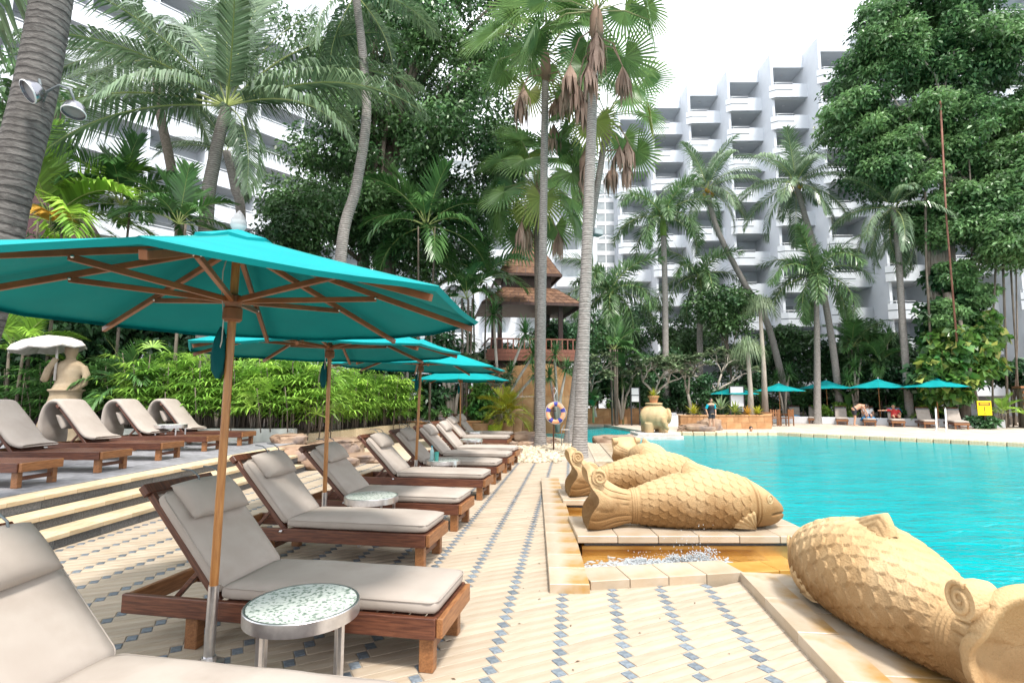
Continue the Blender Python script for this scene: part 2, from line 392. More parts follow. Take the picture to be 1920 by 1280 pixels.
def lay(lst, me, name, parent, tilt):
    def key(p):
        px = 960 + 1000 * p[0] / max(p[1], 0.5); py = 745 + 1600 / max(p[1], .5)
        vis = (-60 < px < 1980) and py < 1330
        if vis and p[0] < -0.75 and p[1] < 3.0: vis = False
        return (0 if vis else 1, p[1] + (0 if p[0] > -0.7 else 1.5))
    lst = sorted(lst, key=key)
    for (x, y) in lst[:300]:
        o = put(name, me, parent, (x, y, random.uniform(-.0012, .0008)), (random.uniform(-tilt, tilt), random.uniform(-tilt, tilt), PI / 2 - TA))
    base = np.array([v.co[:] for v in me.vertices]); bf = [tuple(p.vertices) for p in me.polygons]
    a = PI / 2 - TA; Rm = np.array([[math.cos(a), -math.sin(a), 0], [math.sin(a), math.cos(a), 0], [0, 0, 1]])
    b0 = base @ Rm.T; V = []; F = []
    for (x, y) in lst[300:]:
        o0 = len(V) * len(base); V.append(b0 + np.array([x, y, random.uniform(-.0015, .0008)])); F.extend([tuple(i + o0 for i in f) for f in bf])
    V = np.concatenate(V)
    o = put(name + 's_beyond', np_mesh(name + 's', V, F, me.materials[0]), parent); o['kind'] = 'stuff'
lay(tl, me_tile, 'tile', deck, 0.0025)
lay(dk, me_dark, 'slate_tile', deck, 0.003)
# --- steps up to the terrace
SX = [-5.13, -5.48, -5.85]; SL = 0.05; SEND = [12.1, 12.5, 13.1]
mb = MB()
for r in range(3):
    x0 = SX[r]; mb.prism([(x0 - 0.03, -3), (x0 - 0.03 + SL * (SEND[r] + 3) - .15, SEND[r]), (-6.4 + SL * SEND[r], SEND[r]), (-6.55, -3)], -0.55 + .002 * r, 0.15 * (r + 1) - 0.051)
mb.v = [(x if y > -2.9 else x - 0.15, y, z) for (x, y, z) in mb.v]
steps = struct('steps', mb.mesh('steps', M['riser']))
me_nose = slab_piece(0.36, 0.445, 0.05, 0.004, M['nosing'], 'nosing_tile')
me_ris = MB().box(-0.012, 0.012, -0.30, 0.30, 0.0, 0.099).mesh('riser_tile', M['riser'], bevel=0.002, seg=1)
ra = -math.atan(SL)
for r in range(3):
    y = -0.5
    while y < SEND[r] - 0.2:
        x = SX[r] + SL * y
        put('nosing_tile', me_nose, steps, (x - 0.18, y, 0.15 * (r + 1) + random.uniform(-.002, .002)), (0, 0, ra))
        y += 0.45
    y = -0.5
    while y < SEND[r] - 0.3:
        x = SX[r] + SL * y
        put('riser_tile', me_ris, steps, (x - 0.022, y, 0.15 * r + 0.001), (0, 0, ra)); y += 0.604
# --- upper terrace
tz = 0.45
terrace = struct('terrace', MB().prism([(-6.2, -3), (-5.55, 13.0), (-5.6, 15.0), (-40, 15.0), (-40, -3)], -0.6, tz - 0.008).mesh('terrace', M['riser']))
me_pav = slab_piece(0.59, 0.39, 0.02, 0.003, M['terrace'], 'paver')
for i in range(12):
    for j in range(26):
        x = -6.55 - 0.6 * i + SL * (4 + 0.4 * j); y = 4 + 0.4 * j + 0.0
        if y < 14.1: put('paver', me_pav, terrace, (x, y, tz + random.uniform(-.002, .001)), (0, 0, ra))
struct('terrace_bed', MB().prism([(-40, 15.0), (-5.5, 15.0), (-3.4, 21.5), (-1.5, 24.5), (-6, 60), (-90, 60), (-90, 15)], -0.6, 0.32).mesh('terrace_bed', M['soil']))
# --- garden bed beyond the deck with loose stones
struct('garden_bed', MB().prism([(-5.6, 14.2), (2.3, 14.2), (2.9, 19.2), (1.6, 22.4), (-1.5, 24.6), (-5.4, 22)], -0.6, -0.012).mesh('garden_bed', M['pebble']))
def stones(n, region, smin, smax, z0, name, mat, seed):
    rg = np.random.default_rng(seed)
    t = (1 + 5 ** .5) / 2
    iv = np.array([(-1, t, 0), (1, t, 0), (-1, -t, 0), (1, -t, 0), (0, -1, t), (0, 1, t), (0, -1, -t), (0, 1, -t), (t, 0, -1), (t, 0, 1), (-t, 0, -1), (-t, 0, 1)]) / math.hypot(1, t)
    fi = np.array([(0, 11, 5), (0, 5, 1), (0, 1, 7), (0, 7, 10), (0, 10, 11), (1, 5, 9), (5, 11, 4), (11, 10, 2), (10, 7, 6), (7, 1, 8), (3, 9, 4), (3, 4, 2), (3, 2, 6), (3, 6, 8), (3, 8, 9), (4, 9, 5), (2, 4, 11), (6, 2, 10), (8, 6, 7), (9, 8, 1)])
    V, F = [], []
    while len(V) < n:
        x, y = region(rg)
        s = smin + (smax - smin) * rg.random() ** 2.2
        a = rg.random() * 2 * PI; sc = np.array([s * (0.8 + .6 * rg.random()), s * (0.6 + .3 * rg.random()), s * (0.35 + .25 * rg.random())])
        v = iv * sc * (1 + 0.25 * (rg.random((12, 1)) - .5))
        v = v @ np.array([[math.cos(a), math.sin(a), 0], [-math.sin(a), math.cos(a), 0], [0, 0, 1]]) + np.array([x, y, z0 + sc[2] * 0.4])
        F.append(fi + 12 * len(V)); V.append(v)
    o = put(name, np_mesh(name, np.concatenate(V), np.concatenate(F), mat, True, 3)); o['kind'] = 'stuff'
    return o
def reg(rg):
    while True:
        x = rg.uniform(-0.3, 2.7); y = rg.uniform(13.4, 19.2)
        if x > -0.2 + 0.0 * y and x < 1.15 + 0.08 * (y - 13) + (0.7 if y > 15 else 0): return x, y
tag(stones(2600, reg, 0.025, 0.10, 0.0, 'gravel', M['pebble'], 3), 'loose pale river pebbles around the palm trunks', 'pebbles')
# --- fish pond: kerbs, wet floor, shallow water
def strip(parent, p0, p1, w, z0, z1, n, me_mat, name, gap=0.006, bev=0.004):
    """n stone pieces along p0->p1; w positive extends to the left of the direction"""
    p0 = Vector(p0); p1 = Vector(p1); d = (p1 - p0); L = d.length; d.normalize(); nn = Vector((-d.y, d.x))
    ll = L / n
    lo, hi = (0, w) if w > 0 else (w, 0)
    me = MB().box(gap / 2, ll - gap / 2, lo, hi, z0, z1).mesh(name, me_mat, bevel=bev, seg=1)
    a = math.atan2(d.y, d.x)
    for i in range(n):
        q = p0 + d * (ll * i)
        put(name, me, parent, (q.x, q.y, random.uniform(-.002, .002)), (0, 0, a))
pond_poly = [(0.45, 4.75), (2.02, 4.95), (2.9, 5.2), (3.0, 10.2), (0.75, 10.2)]
pond = struct('fish_pond', MB().prism(pond_poly, -0.6, -0.10).mesh('fish_pond', M['golden']))
strip(pond, (0.31, 4.58), (0.56, 10.5), -0.33, -0.05, 0.075, 14, M['kerb'], 'kerb_stone')
strip(pond, (0.655, 4.648), (2.04, 4.88), 0.36, -0.05, 0.073, 4, M['kerb'], 'kerb_stone')
strip(pond, (2.03, 5.05), (2.92, 5.2), 0.30, -0.3, 0.012, 2, M['golden'], 'spill_stone')
struct('pond_water', MB().add([(0.62, 4.95, -.035), (2.6, 5.22, -.035), (2.7, 10.2, -.035), (0.8, 10.2, -.035)], [(0, 1, 2, 3)]).mesh('pond_water', M['sheetwater']))
# slab that carries the nearest fish along the pool edge
edge = struct('pool_edge', MB().prism([(1.40, -3), (2.03, 4.84), (3.05, 5.0), (3.25, -3)], -0.6, 0.045).mesh('pool_edge', M['kerb']))
strip(edge, (1.28, -1.2), (2.0, 4.86), -0.26, -0.05, 0.085, 10, M['kerb'], 'kerb_stone')
strip(edge, (1.545, -1.2), (2.262, 4.86), -0.86, 0.046, 0.072, 7, M['kerb'], 'edge_slab')
# paved walk beside the pebbles and pool
walk = struct('pool_walk', MB().prism([(2.0, 10.45), (2.9, 10.6), (3.6, 19.2), (2.35, 19.2), (1.55, 13.0)], -0.6, -0.008).mesh('pool_walk', M['grout']))
strip(walk, (1.95, 12.2), (2.62, 19.0), -0.42, -0.05, 0.01, 10, M['tile'], 'walk_slab')
strip(walk, (2.38, 11.4), (3.06, 19.0), -0.40, -0.05, 0.02, 10, M['kerb'], 'kerb_stone')
# --- far deck
far_front = [(6.4, 25.4), (9.4, 25.0), (12.3, 25.1), (18.3, 19.25), (30.0, 8.5)]
M['farpave'] = pm('far_deck_paving', (0.42, 0.34, 0.27), (0.54, 0.46, 0.39), 1.5, 0.7, bump=0.1)
fd = struct('far_deck', MB().prism(far_front + [(70, 18), (70, 75), (-5, 75), (-5, 34), (3.2, 33.0), (5.5, 32.3)], -0.6, 0.0).mesh('far_deck', M['farpave']))
for a, b, n in ((0, 1, 6), (1, 2, 6), (2, 3, 16), (3, 4, 22)):
    strip(fd, far_front[a], far_front[b], -0.16, -0.45, 0.03, n, M['nosing'], 'edge_stone', 0.02, 0.03)
# --- splash of the fountain jets
def splash_spec():
    rg = random.Random(5); froth = []; drops = []
    for (jx, jy, h) in [(1.28, 5.50, .05), (1.45, 5.46, .04), (1.62, 5.52, .07), (1.84, 5.50, .12), (1.96, 5.48, .15), (1.74, 5.50, .09)]:
        for k in range(300):
            z = rg.random() ** 2.2 * h; sp = .085 * (1 - z / h * .65); froth.append((jx + rg.gauss(0, sp), jy + rg.gauss(0, sp * .7), -.034 + z, rg.uniform(.003, .011) * (1.25 - .6 * z / h), 1.0))
        for k in range(22): drops.append((jx + rg.gauss(0, .07), jy + rg.gauss(0, .08), rg.random() ** 1.3 * (h * 2.4), rg.uniform(.002, .005), 1.5))
    for k in range(1500):
        x = rg.uniform(.70, 2.2); froth.append((x, 5.36 + rg.gauss(0, .11) + .07 * math.sin(7 * x), -.0345, rg.uniform(.005, .022), .22))
    return froth, drops
# --- block walls and planters
def block_wall(root, p0, p1, z0, z1, th, courses, bl, mat, name='stone_block', coping=True):
    p0 = Vector(p0); p1 = Vector(p1); d = p1 - p0; L = d.length; a = math.atan2(d.y, d.x)
    core = MB().box(0.02, L - 0.02, 0.02, th - 0.02, z0, z1 - 0.01).mesh('core', M['grout'])
    put('wall_core', core, root, (p0.x, p0.y, 0), (0, 0, a))
    n = max(1, round(L / bl)); bl = L / n; ch = (z1 - z0 - (0.07 if coping else 0)) / courses
    full = MB().box(0.004, bl - 0.004, 0, th, 0.004, ch - 0.004).mesh('block', mat, bevel=0.008, seg=1)
    half = MB().box(0.004, bl / 2 - 0.004, 0, th, 0.004, ch - 0.004).mesh('block', mat, bevel=0.008, seg=1)
    d.normalize(); nn = Vector((-d.y, d.x))
    def at(s, c, me):
        q = p0 + d * s + nn * random.uniform(-.006, .004); put(name, me, root, (q.x, q.y, z0 + c * ch), (0, 0, a))
    for c in range(courses):
        if c % 2 == 0:
            for i in range(n): at(i * bl, c, full)
        else:
            at(0, c, half); at(L - bl / 2, c, half)
            for i in range(n - 1): at(bl / 2 + i * bl, c, full)
    if coping:
        cp = MB().box(0.003, bl - 0.003, -0.03, th + 0.03, z1 - 0.07, z1).mesh('coping', mat, bevel=0.01, seg=1)
        for i in range(n):
            q = p0 + d * (i * bl); put('coping_stone', cp, root, (q.x, q.y, 0), (0, 0, a))
t = thing('planter_wall', 'pale concrete planter wall in front of the bright hedge', 'planter', (0, 0, 0))
put('wall', MB().box(-13.0, -5.75, 14.25, 14.45, 0.40, 0.78).mesh('w', pm('stained_concrete', (0.34, 0.36, 0.33), (0.50, 0.51, 0.48), 2, 0.8, bump=0.3)), t)
put('soil', MB().box(-13.0, -5.7, 14.46, 16.4, 0.35, 0.72).mesh('w', M['soil']), t)
t = thing('planter_wall', 'yellow sandstone planter slanting back below the hedge', 'planter')
block_wall(t, (-5.6, 14.6), (-3.75, 21.0), 0.0, 0.62, 0.25, 1, 0.8, M['nosing'], coping=False)
t = thing('planter_wall', 'brown stone planter wall behind the farthest loungers', 'planter')
block_wall(t, (-4.75, 21.6), (-2.9, 21.6), -0.02, 0.66, 0.3, 2, 0.6, M['stonewall'])
t = thing('planter_wall', 'short brown stone planter wall beside the green pot', 'planter')
block_wall(t, (-2.35, 21.9), (-1.15, 21.9), -0.02, 0.66, 0.3, 2, 0.6, M['stonewall'])
t = thing('planter_wall', 'long brown stone planter wall along the turquoise channel', 'planter')
block_wall(t, (4.4, 32.6), (9.6, 32.6), -0.4, 0.95, 0.35, 3, 0.75, M['stonewall'])
t = thing('planter_wall', 'brown stone planter wall behind the standing swimmer', 'planter')
block_wall(t, (8.5, 27.2), (13.3, 27.6), 0.0, 0.72, 0.3, 2, 0.75, M['stonewall'])
block_wall(t, (13.3, 27.9), (14.3, 29.6), 0.0, 0.72, 0.3, 2, 0.65, M['stonewall'])
t = thing('planter_kerb', 'low white planter kerb behind the far row of loungers', 'planter')
for (a, b) in (((16.2, 34.6), (26.0, 28.4)),):
    d = Vector((b[0] - a[0], b[1] - a[1])); put('kerb', MB().box(0, d.length, 0, 0.25, 0, 0.42).mesh('k', M['white'], bevel=0.02), t, (a[0], a[1], 0), (0, 0, math.atan2(d.y, d.x)))
put('soil', MB().prism([(16.4, 34.9), (26.1, 28.8), (34, 36), (20, 50)], -0.02, 0.36).mesh('s', M['soil']), t)
# white garden stair between the two brown planters
t = thing('garden_stair', 'small white stair between the two brown planter walls', 'stair', (8.9, 30.2, 0))
for i in range(4): put('step', MB().box(-1.0, 0.75, 0.45 * i, 0.45 * i + 0.45, 0, 0.18 * (i + 1)).mesh('step', M['white'], bevel=0.01), t)
# curved orange retaining wall
def arch_wall():
    t = thing('curved_wall', 'tall orange sandstone wall with a curved sloping top', 'wall', (0, 0, 0))
    n = 12; x0, x1 = -2.6, 3.65; Y = 26.5
    def top(x):
        u = (x - x0) / (x1 - x0)
        return 2.55 + 0.75 * math.sin(min(1, u * 1.15) * PI * .6) - 2.1 * max(0, u - 0.72) ** 1.3 * 3 - (0.9 * max(0, 0.3 - u) / 0.3)
    for i in range(n):
        a = x0 + (x1 - x0) * i / n; b = x0 + (x1 - x0) * (i + 1) / n
        zs = [-0.5, 0.75, 1.65]
        for c in range(3):
            lo = zs[c] + .006
            if c < 2:
                hi0 = hi1 = zs[c + 1] - .006
                if top(a) < hi0 or top(b) < hi1: hi0, hi1 = min(hi0, top(a)), min(hi1, top(b))
            else: hi0, hi1 = top(a), top(b)
            if min(hi0, hi1) <= lo + 0.05: continue
            m = MB(); w = random.uniform(0, .015)
            m.add([(a + .006, Y - w, lo), (b - .006, Y - w, lo), (b - .006, Y - w, hi1), (a + .006, Y - w, hi0), (a + .006, Y + .5, lo), (b - .006, Y + .5, lo), (b - .006, Y + .5, hi1), (a + .006, Y + .5, hi0)],
                  [(0, 1, 2, 3), (5, 4, 7, 6), (4, 0, 3, 7), (1, 5, 6, 2), (3, 2, 6, 7), (4, 5, 1, 0)])
            put('stone_panel', m.mesh('panel', M['stonewall']), t)
    put('wall_core', MB().box(x0 + .05, x1 - .4, Y + .1, Y + .4, -.55, 1.5).mesh('core', M['grout']), t)
arch_wall()
# brick hut at the right edge
t = thing('brick_hut', 'orange brick hut wall with a dark opening at the right edge', 'hut', (26.9, 28.2, 0), -0.55)
M['brick'] = pm('orange_brick', (0.36, 0.15, 0.065), (0.50, 0.25, 0.12), 3, 0.8, obj=0.2)
brick = MB().box(0.006, 0.594, 0, 0.24, 0.006, 0.144).mesh('brick', M['brick'], bevel=0.006, seg=1)
for c in range(14):
    for i in range(9):
        x = i * 0.6 + (0.3 if c % 2 else 0)
        if 1.3 < x < 3.3 and 4 < c < 10: continue
        put('brick', brick, t, (x, 0, c * 0.15))
put('opening', MB().box(1.0, 4.2, 0.2, 0.3, 0.5, 1.6).mesh('o', pm('dark_opening', (0.02, 0.018, 0.016), None, rough=0.9)), t)
put('roof_slab', MB().box(-0.1, 6.2, -0.15, 1.6, 2.1, 2.2).mesh('roof', M['brick']), t)
put('core', MB().box(0.02, 6.0, 0.31, 1.4, 0.0, 2.09).mesh('core', M['grout']), t)

# fallen leaf scraps on the deck
lb = MB(); lr = random.Random(77)
for k in range(90):
    x = lr.uniform(-1.2, 1.7); y = lr.uniform(2.6, 9.5)
    if not on_deck(x, y): continue
    s = lr.uniform(.006, .02); q = lr.uniform(0, 6.28); c_, s_ = math.cos(q), math.sin(q)
    lb.add([(x - s * c_, y - s * s_, .002), (x + .4 * s * s_, y - .4 * s * c_, .006), (x + s * c_, y + s * s_, .003), (x - .4 * s * s_, y + .4 * s * c_, .005)], [(0, 1, 2, 3)])
o = put('leaf_litter', lb.mesh('litter', pm('dry_leaf_scrap', (.10, .06, .03), None, rough=.9))); tag(o, 'tiny dry leaf scraps scattered on the deck tiles', 'leaf litter', kind='stuff')
# ================================================================== FURNITURE
def soft_box(x0, x1, y0, y1, z0, z1, r, mat, name, puff=0.0, n=(14, 8, 3), seed=0):
    """cushion: a box whose corners are rounded to radius r, slightly puffed and uneven"""
    bm = bmesh.new(); bmesh.ops.create_cube(bm, size=2.0)
    nx, ny, nz = n
    for ax, cuts in ((0, nx), (1, ny), (2, nz)):
        ed = [e for e in bm.edges if abs((e.verts[0].co - e.verts[1].co).normalized()[ax]) > 0.99]
        bmesh.ops.subdivide_edges(bm, edges=ed, cuts=cuts, use_grid_fill=True)
    c = Vector(((x0 + x1) / 2, (y0 + y1) / 2, (z0 + z1) / 2)); h = Vector(((x1 - x0) / 2, (y1 - y0) / 2, (z1 - z0) / 2))
    for v in bm.verts:
        u = v.co.copy()
        p = Vector((u.x * h.x, u.y * h.y, u.z * h.z))
        q = Vector((max(-h.x + r, min(h.x - r, p.x)), max(-h.y + r, min(h.y - r, p.y)), max(-h.z + r, min(h.z - r, p.z))))
        d = p - q
        if d.length > 1e-6: p = q + d.normalized() * r
        k = (1 - u.x ** 4) * (1 - u.y ** 4)
        p.z += u.z * puff * k
        w = mnoise.noise(Vector((p.x * 3 + seed, p.y * 3, p.z * 3 + seed * .7)))
        p += Vector((0, 0, 1)) * w * 0.006 + Vector((0, w * 0.004, 0))
        v.co = c + p
    bmesh.ops.recalc_face_normals(bm, faces=bm.faces)
    me = bpy.data.meshes.new(name); bm.to_mesh(me); bm.free()
    me.polygons.foreach_set('use_smooth', [True] * len(me.polygons)); me.materials.append(mat)
    return me
LL, HX = 2.15, 0.70          # lounger length, hinge position from the head end
WY = 0.325                   # half width
BA = R(47)                   # backrest angle
me_rail = MB().box(0, LL, -0.02, 0.02, 0.20, 0.32).mesh('rail', M['teak'], bevel=0.005, seg=1)
me_endrail = MB().box(-0.02, 0.02, -WY + .02, WY - .02, 0.205, 0.318).mesh('end_rail', M['teakend'], bevel=0.005, seg=1)
me_leg = MB().box(-0.045, 0.045, -0.035, 0.035, 0, 0.199).mesh('leg', M['teakend'], bevel=0.005, seg=1)
me_slat = MB().box(-0.045, 0.045, -WY + 0.021, WY - 0.021, 0.300, 0.318).mesh('slat', M['teak'], bevel=0.004, seg=1)
me_str = MB().box(-0.02, 0.02, -WY + 0.06, WY - 0.06, 0.09, 0.14).mesh('stretcher', M['teak'], bevel=0.004, seg=1)
BLn = 0.86
me_bstile = MB().box(0, BLn, -0.0175, 0.0175, -0.05, 0.0).mesh('back_stile', M['teak'], bevel=0.004, seg=1)
me_bslat = MB().box(-0.05, 0.05, -WY + 0.06, WY - 0.06, -0.02, -0.002).mesh('back_slat', M['teak'], bevel=0.003, seg=1)
me_btop = MB().box(-0.075, 0.0, -WY + 0.02, WY - 0.02, -0.052, 0.004).mesh('back_rail', M['teak'], bevel=0.005, seg=1)
cush_seat = [soft_box(HX + 0.01, LL + 0.005, -0.31, 0.31, 0.322, 0.425, 0.045, M['cushion'], 'seat_cushion', 0.014, seed=k * 5.1) for k in range(3)]
cush_back = [soft_box(0.03, 0.80, -0.31, 0.31, 0.004, 0.10, 0.042, M['cushion'], 'back_cushion', 0.014, seed=k * 3.7 + 1) for k in range(3)]
def pillow_mesh(seed):
    vs, fs = [], []; n, m = 16, 26; r = random.Random(seed)
    for side in (1, -1):
        for i in range(n + 1):
            for j in range(m + 1):
                u = i / n * 2 - 1; v = j / m * 2 - 1; k = max(0, (1 - u * u) * (1 - v * v)); pinch = 1 - .07 * (1 - abs(u) ** 3) * (abs(v) ** 6) - .0
                w = mnoise.noise(Vector((u * 2 + seed, v * 2.5, side)))
                x = u * .145 * (1 - .08 * (1 - v * v) * abs(u) ** 6 * -1); y = v * .265 * pinch
                vs.append((x, y, side * (.082 * k ** .40 + .006 * w * k) - .012 * (abs(v) ** 3)))
    N = (n + 1) * (m + 1)
    for s in range(2):
        for i in range(n):
            for j in range(m):
                q = (s * N + i * (m + 1) + j, s * N + (i + 1) * (m + 1) + j, s * N + (i + 1) * (m + 1) + j + 1, s * N + i * (m + 1) + j + 1); fs.append(q if s == 0 else q[::-1])
    me = MB().add(vs, fs).mesh('pillow', M['pillow'], True); bm = bmesh.new(); bm.from_mesh(me); bmesh.ops.remove_doubles(bm, verts=bm.verts, dist=.0004); bm.to_mesh(me); bm.free(); return me
pil = [pillow_mesh(k + 1) for k in range(3)]
def piping(x0, x1, y, z, r=.06):
    pts = []
    for cx, cy, a0 in ((x1 - r, y - r, 0), (x0 + r, y - r, 90), (x0 + r, -y + r, 180), (x1 - r, -y + r, 270)):
        for k in range(5): a = R(a0 + 22.5 * k); pts.append((cx + r * math.cos(a), cy + r * math.sin(a), z))
    pts.append(pts[0]); return MB().tube(pts, .0045, 6, caps=False).mesh('piping', M['pillow'], True)
me_pipe_s = piping(HX + .012, LL + .004, .309, .401); me_pipe_b = piping(.032, .798, .309, .078)
me_strap = MB().tube([(-0.02, 0, 0.0), (0.03, 0, 0.03), (0.10, 0, 0.015), (0.16, 0, -0.04)], 0.006, 6).mesh('strap', M['darkrail'], True)
me_prop = MB().bar((0.28, 0, 0.24), (0.52, 0, 0.50), 0.03, 0.03).mesh('prop', M['teak'], bevel=0.003, seg=1)
me_bolt = MB().tube([(0, -0.03, 0), (0, 0.03, 0)], 0.012, 8).mesh('hinge_bolt', M['steel'], True)
def back_matrix(ang): # local back frame: +x up the backrest, +z out of its front
    d = Vector((-math.cos(ang), 0, math.sin(ang))); u = Vector((math.sin(ang), 0, math.cos(ang)))
    T = Matrix((d, Vector((0, -1, 0)), u)).transposed().to_4x4()
    if T.to_3x3().determinant() < 0: T = Matrix((d, Vector((0, 1, 0)), u)).transposed().to_4x4()
    T.translation = Vector((HX, 0, 0.315)); return T
def lounger(name, label, loc, rz, group, style='made', seed=0, detail=True, ang=BA, cat='lounger'):
    t = thing(name, label, cat, loc, rz, group)
    Tb = back_matrix(ang)
    def pb(nm, me, at=(0, 0, 0), par=None):
        o = put(nm, me, par or t); o.matrix_local = Tb @ Matrix.Translation(at); return o
    for s in (-1, 1):
        put('side_rail', me_rail, t, (0, s * (WY - 0.02), 0))
        put('leg', me_leg, t, (LL - 0.065, s * (WY - 0.075), 0)); put('leg', me_leg, t, (0.50, s * (WY - 0.075), 0))
        pb('back_stile', me_bstile, (0, s * (WY - 0.065), 0))
        if detail: put('prop', me_prop, t, (0, s * (WY - 0.11), 0))
    put('end_rail', me_endrail, t, (LL + 0.0205, 0, 0)); put('end_rail', me_endrail, t, (0.03, 0, 0))
    put('stretcher', me_str, t, (LL - 0.065, 0, 0)); put('stretcher', me_str, t, (0.5, 0, 0))
    for i in range(14): put('slat', me_slat, t, (HX + 0.09 + 0.1025 * i, 0, 0))
    for i in range(7): pb('back_slat', me_bslat, (0.07 + 0.115 * i, 0, 0))
    pb('back_rail', me_btop, (BLn + 0.076, 0, 0.0))
    if style == 'made':
        q = put('seat_cushion', cush_seat[seed % 3], t); put('piping', me_pipe_s, q); q = pb('back_cushion', cush_back[seed % 3]); put('piping', me_pipe_b, q)
        o = pb('pillow', pil[seed % 3], (0.665, 0, 0.15)); 
        o.matrix_local = Tb @ Matrix.Translation((0.665, 0, 0.145)) @ Matrix.Rotation(random.uniform(-.05, .05), 4, 'Z') @ Matrix.Rotation(random.uniform(-.1, .1), 4, 'Y')
        for s in (-1, 1):
            if detail:
                q = put('strap', me_strap, o, (0.10, s * 0.10, 0.04))
        if detail: put('hinge_bolt', me_bolt, t, (HX - 0.02, -WY, 0.30))
    elif style == 'folded':
        put('folded_cushion', folded[seed % 2], t)
        o = put('pillow', pil[seed % 3], t, (0.02, 0, 0.80), (0, R(62), 0)) ; o.location = (0.13, 0.0, 0.70)
    elif style == 'far':
        put('seat_cushion', cush_seat[seed % 3], t); pb('back_cushion', cush_back[seed % 3])
        pb('head_strap', me_headstrap, (0.72, 0, 0.105))
    return t
me_headstrap = MB().box(-0.03, 0.03, -0.315, 0.315, 0.0, 0.012).mesh('head_strap', M['darkrail'])
# cushion thrown over the raised backrest, hanging down behind it
def fold_mesh(seed):
    a = R(50); hx, hz = HX - 0.10, 0.36
    top = Vector((hx - 0.80 * math.cos(a), 0, hz + 0.80 * math.sin(a)))
    c = [Vector((hx + 0.30, 0, 0.40)), Vector((hx + 0.16, 0, 0.415)), Vector((hx + 0.02, 0, 0.49)), Vector((hx, 0, 0.50)) + Vector((-math.cos(a), 0, math.sin(a))) * 0.35,
         Vector((hx, 0, 0.47)) + Vector((-math.cos(a), 0, math.sin(a))) * 0.72, top + Vector((-0.02, 0, 0.10)), top + Vector((-0.16, 0, 0.09)), top + Vector((-0.27, 0, -0.04)),
         top + Vector((-0.31, 0, -0.28)), top + Vector((-0.30, 0, -0.55)), top + Vector((-0.34, 0, -0.74))]
    # smooth curve
    P = []
    for i in range(len(c) - 1):
        p0 = c[max(i - 1, 0)]; p1 = c[i]; p2 = c[i + 1]; p3 = c[min(i + 2, len(c) - 1)]
        for k in range(4):
            s = k / 4
            P.append(0.5 * ((2 * p1) + (p2 - p0) * s + (2 * p0 - 5 * p1 + 4 * p2 - p3) * s * s + (3 * p1 - p0 - 3 * p2 + p3) * s ** 3))
    P.append(c[-1]); th = 0.045
    n = len(P); ny = 9; vs = []; prof = []
    m = 12
    for i, p in enumerate(P):
        t = (P[min(i + 1, n - 1)] - P[max(i - 1, 0)]).normalized(); u = Vector((t.z, 0, -t.x))
        end = min(i, n - 1 - i); k = min(1, (end + 0.4) / 2.2) ** .5
        for j in range(m):
            g = 2 * PI * j / m; cy = math.cos(g); cz = math.sin(g)
            yy = math.copysign(abs(cy) ** 0.28, cy) * 0.31; uu = math.copysign(abs(cz) ** 0.75, cz) * th * k
            w = mnoise.noise(Vector((p.x * 3 + seed, yy * 3, p.z * 3)))
            q = p - u * (uu + w * 0.012); vs.append((q.x, yy + w * .008, q.z))
    fs = []
    for i in range(n - 1):
        for j in range(m):
            j2 = (j + 1) % m; fs.append((i * m + j, i * m + j2, (i + 1) * m + j2, (i + 1) * m + j))
    fs.append(tuple(range(m))); fs.append(tuple((n - 1) * m + j for j in range(m - 1, -1, -1)))
    return MB().add(vs, fs).mesh('folded_cushion', M['cushion'], True)
folded = [fold_mesh(1.0), fold_mesh(4.0)]
def place_foot(fx, fy, rz, z=0.0): # origin so that the near foot leg stands at (fx, fy)
    c, s = math.cos(rz), math.sin(rz); lx, ly = LL - 0.065, -(WY - 0.075)
    return (fx - (c * lx - s * ly), fy - (s * lx + c * ly), z)
RZ = R(-10.5)
row = [(-0.62, 1.86), (-0.49, 3.36), (-0.87, 5.22), (-0.69, 6.66), (-0.51, 8.59), (-0.34, 10.15), (-0.15, 11.6), (0.0, 12.95), (-0.22, 16.6), (-0.12, 18.4)]
labs = ['cushioned lounger cut off by the lower left corner of the photo', 'cushioned lounger right behind the nearest umbrella pole', 'second fully visible lounger, between the first two umbrella poles',
        'third fully visible lounger, with the second round table at its side', 'fourth fully visible lounger, just behind the second umbrella pole and table',
        'lounger with water bottles on the round table beside it', 'lounger just behind the one with the bottles on its table', 'lounger whose foot reaches furthest over the pebbles, before the flat brown rock',
        'second farthest deck lounger, behind the flat brown rock', 'farthest deck lounger, beside the last umbrella pole']
for i, ((fx, fy), lb) in enumerate(zip(row, labs)):
    lounger('sun_lounger', lb, place_foot(fx, fy, RZ + R(random.uniform(-.8, .8))), RZ + R(random.uniform(-.6, .6)), 'loungers in the poolside row', 'made', i, ang=BA + R(random.uniform(-2.5, 2.5)))
up = [(-6.33, 6.96), (-6.38, 8.37), (-6.5, 9.97), (-6.62, 11.65), (-6.55, 13.0)]
ulab = ['bare wooden lounger foot at the left edge of the upper terrace', 'terrace lounger with cushion cut by the left photo edge', 'terrace lounger in front of the parasol statue, with folded cushion',
        'terrace lounger with folded cushion, second from the hedge', 'terrace lounger with folded cushion nearest the bright hedge']
for i, ((fx, fy), lb) in enumerate(zip(up, ulab)):
    lounger('sun_lounger', lb, place_foot(fx, fy, R(-3), tz), R(-3), 'loungers on the upper terrace', 'folded', i, ang=R(50))
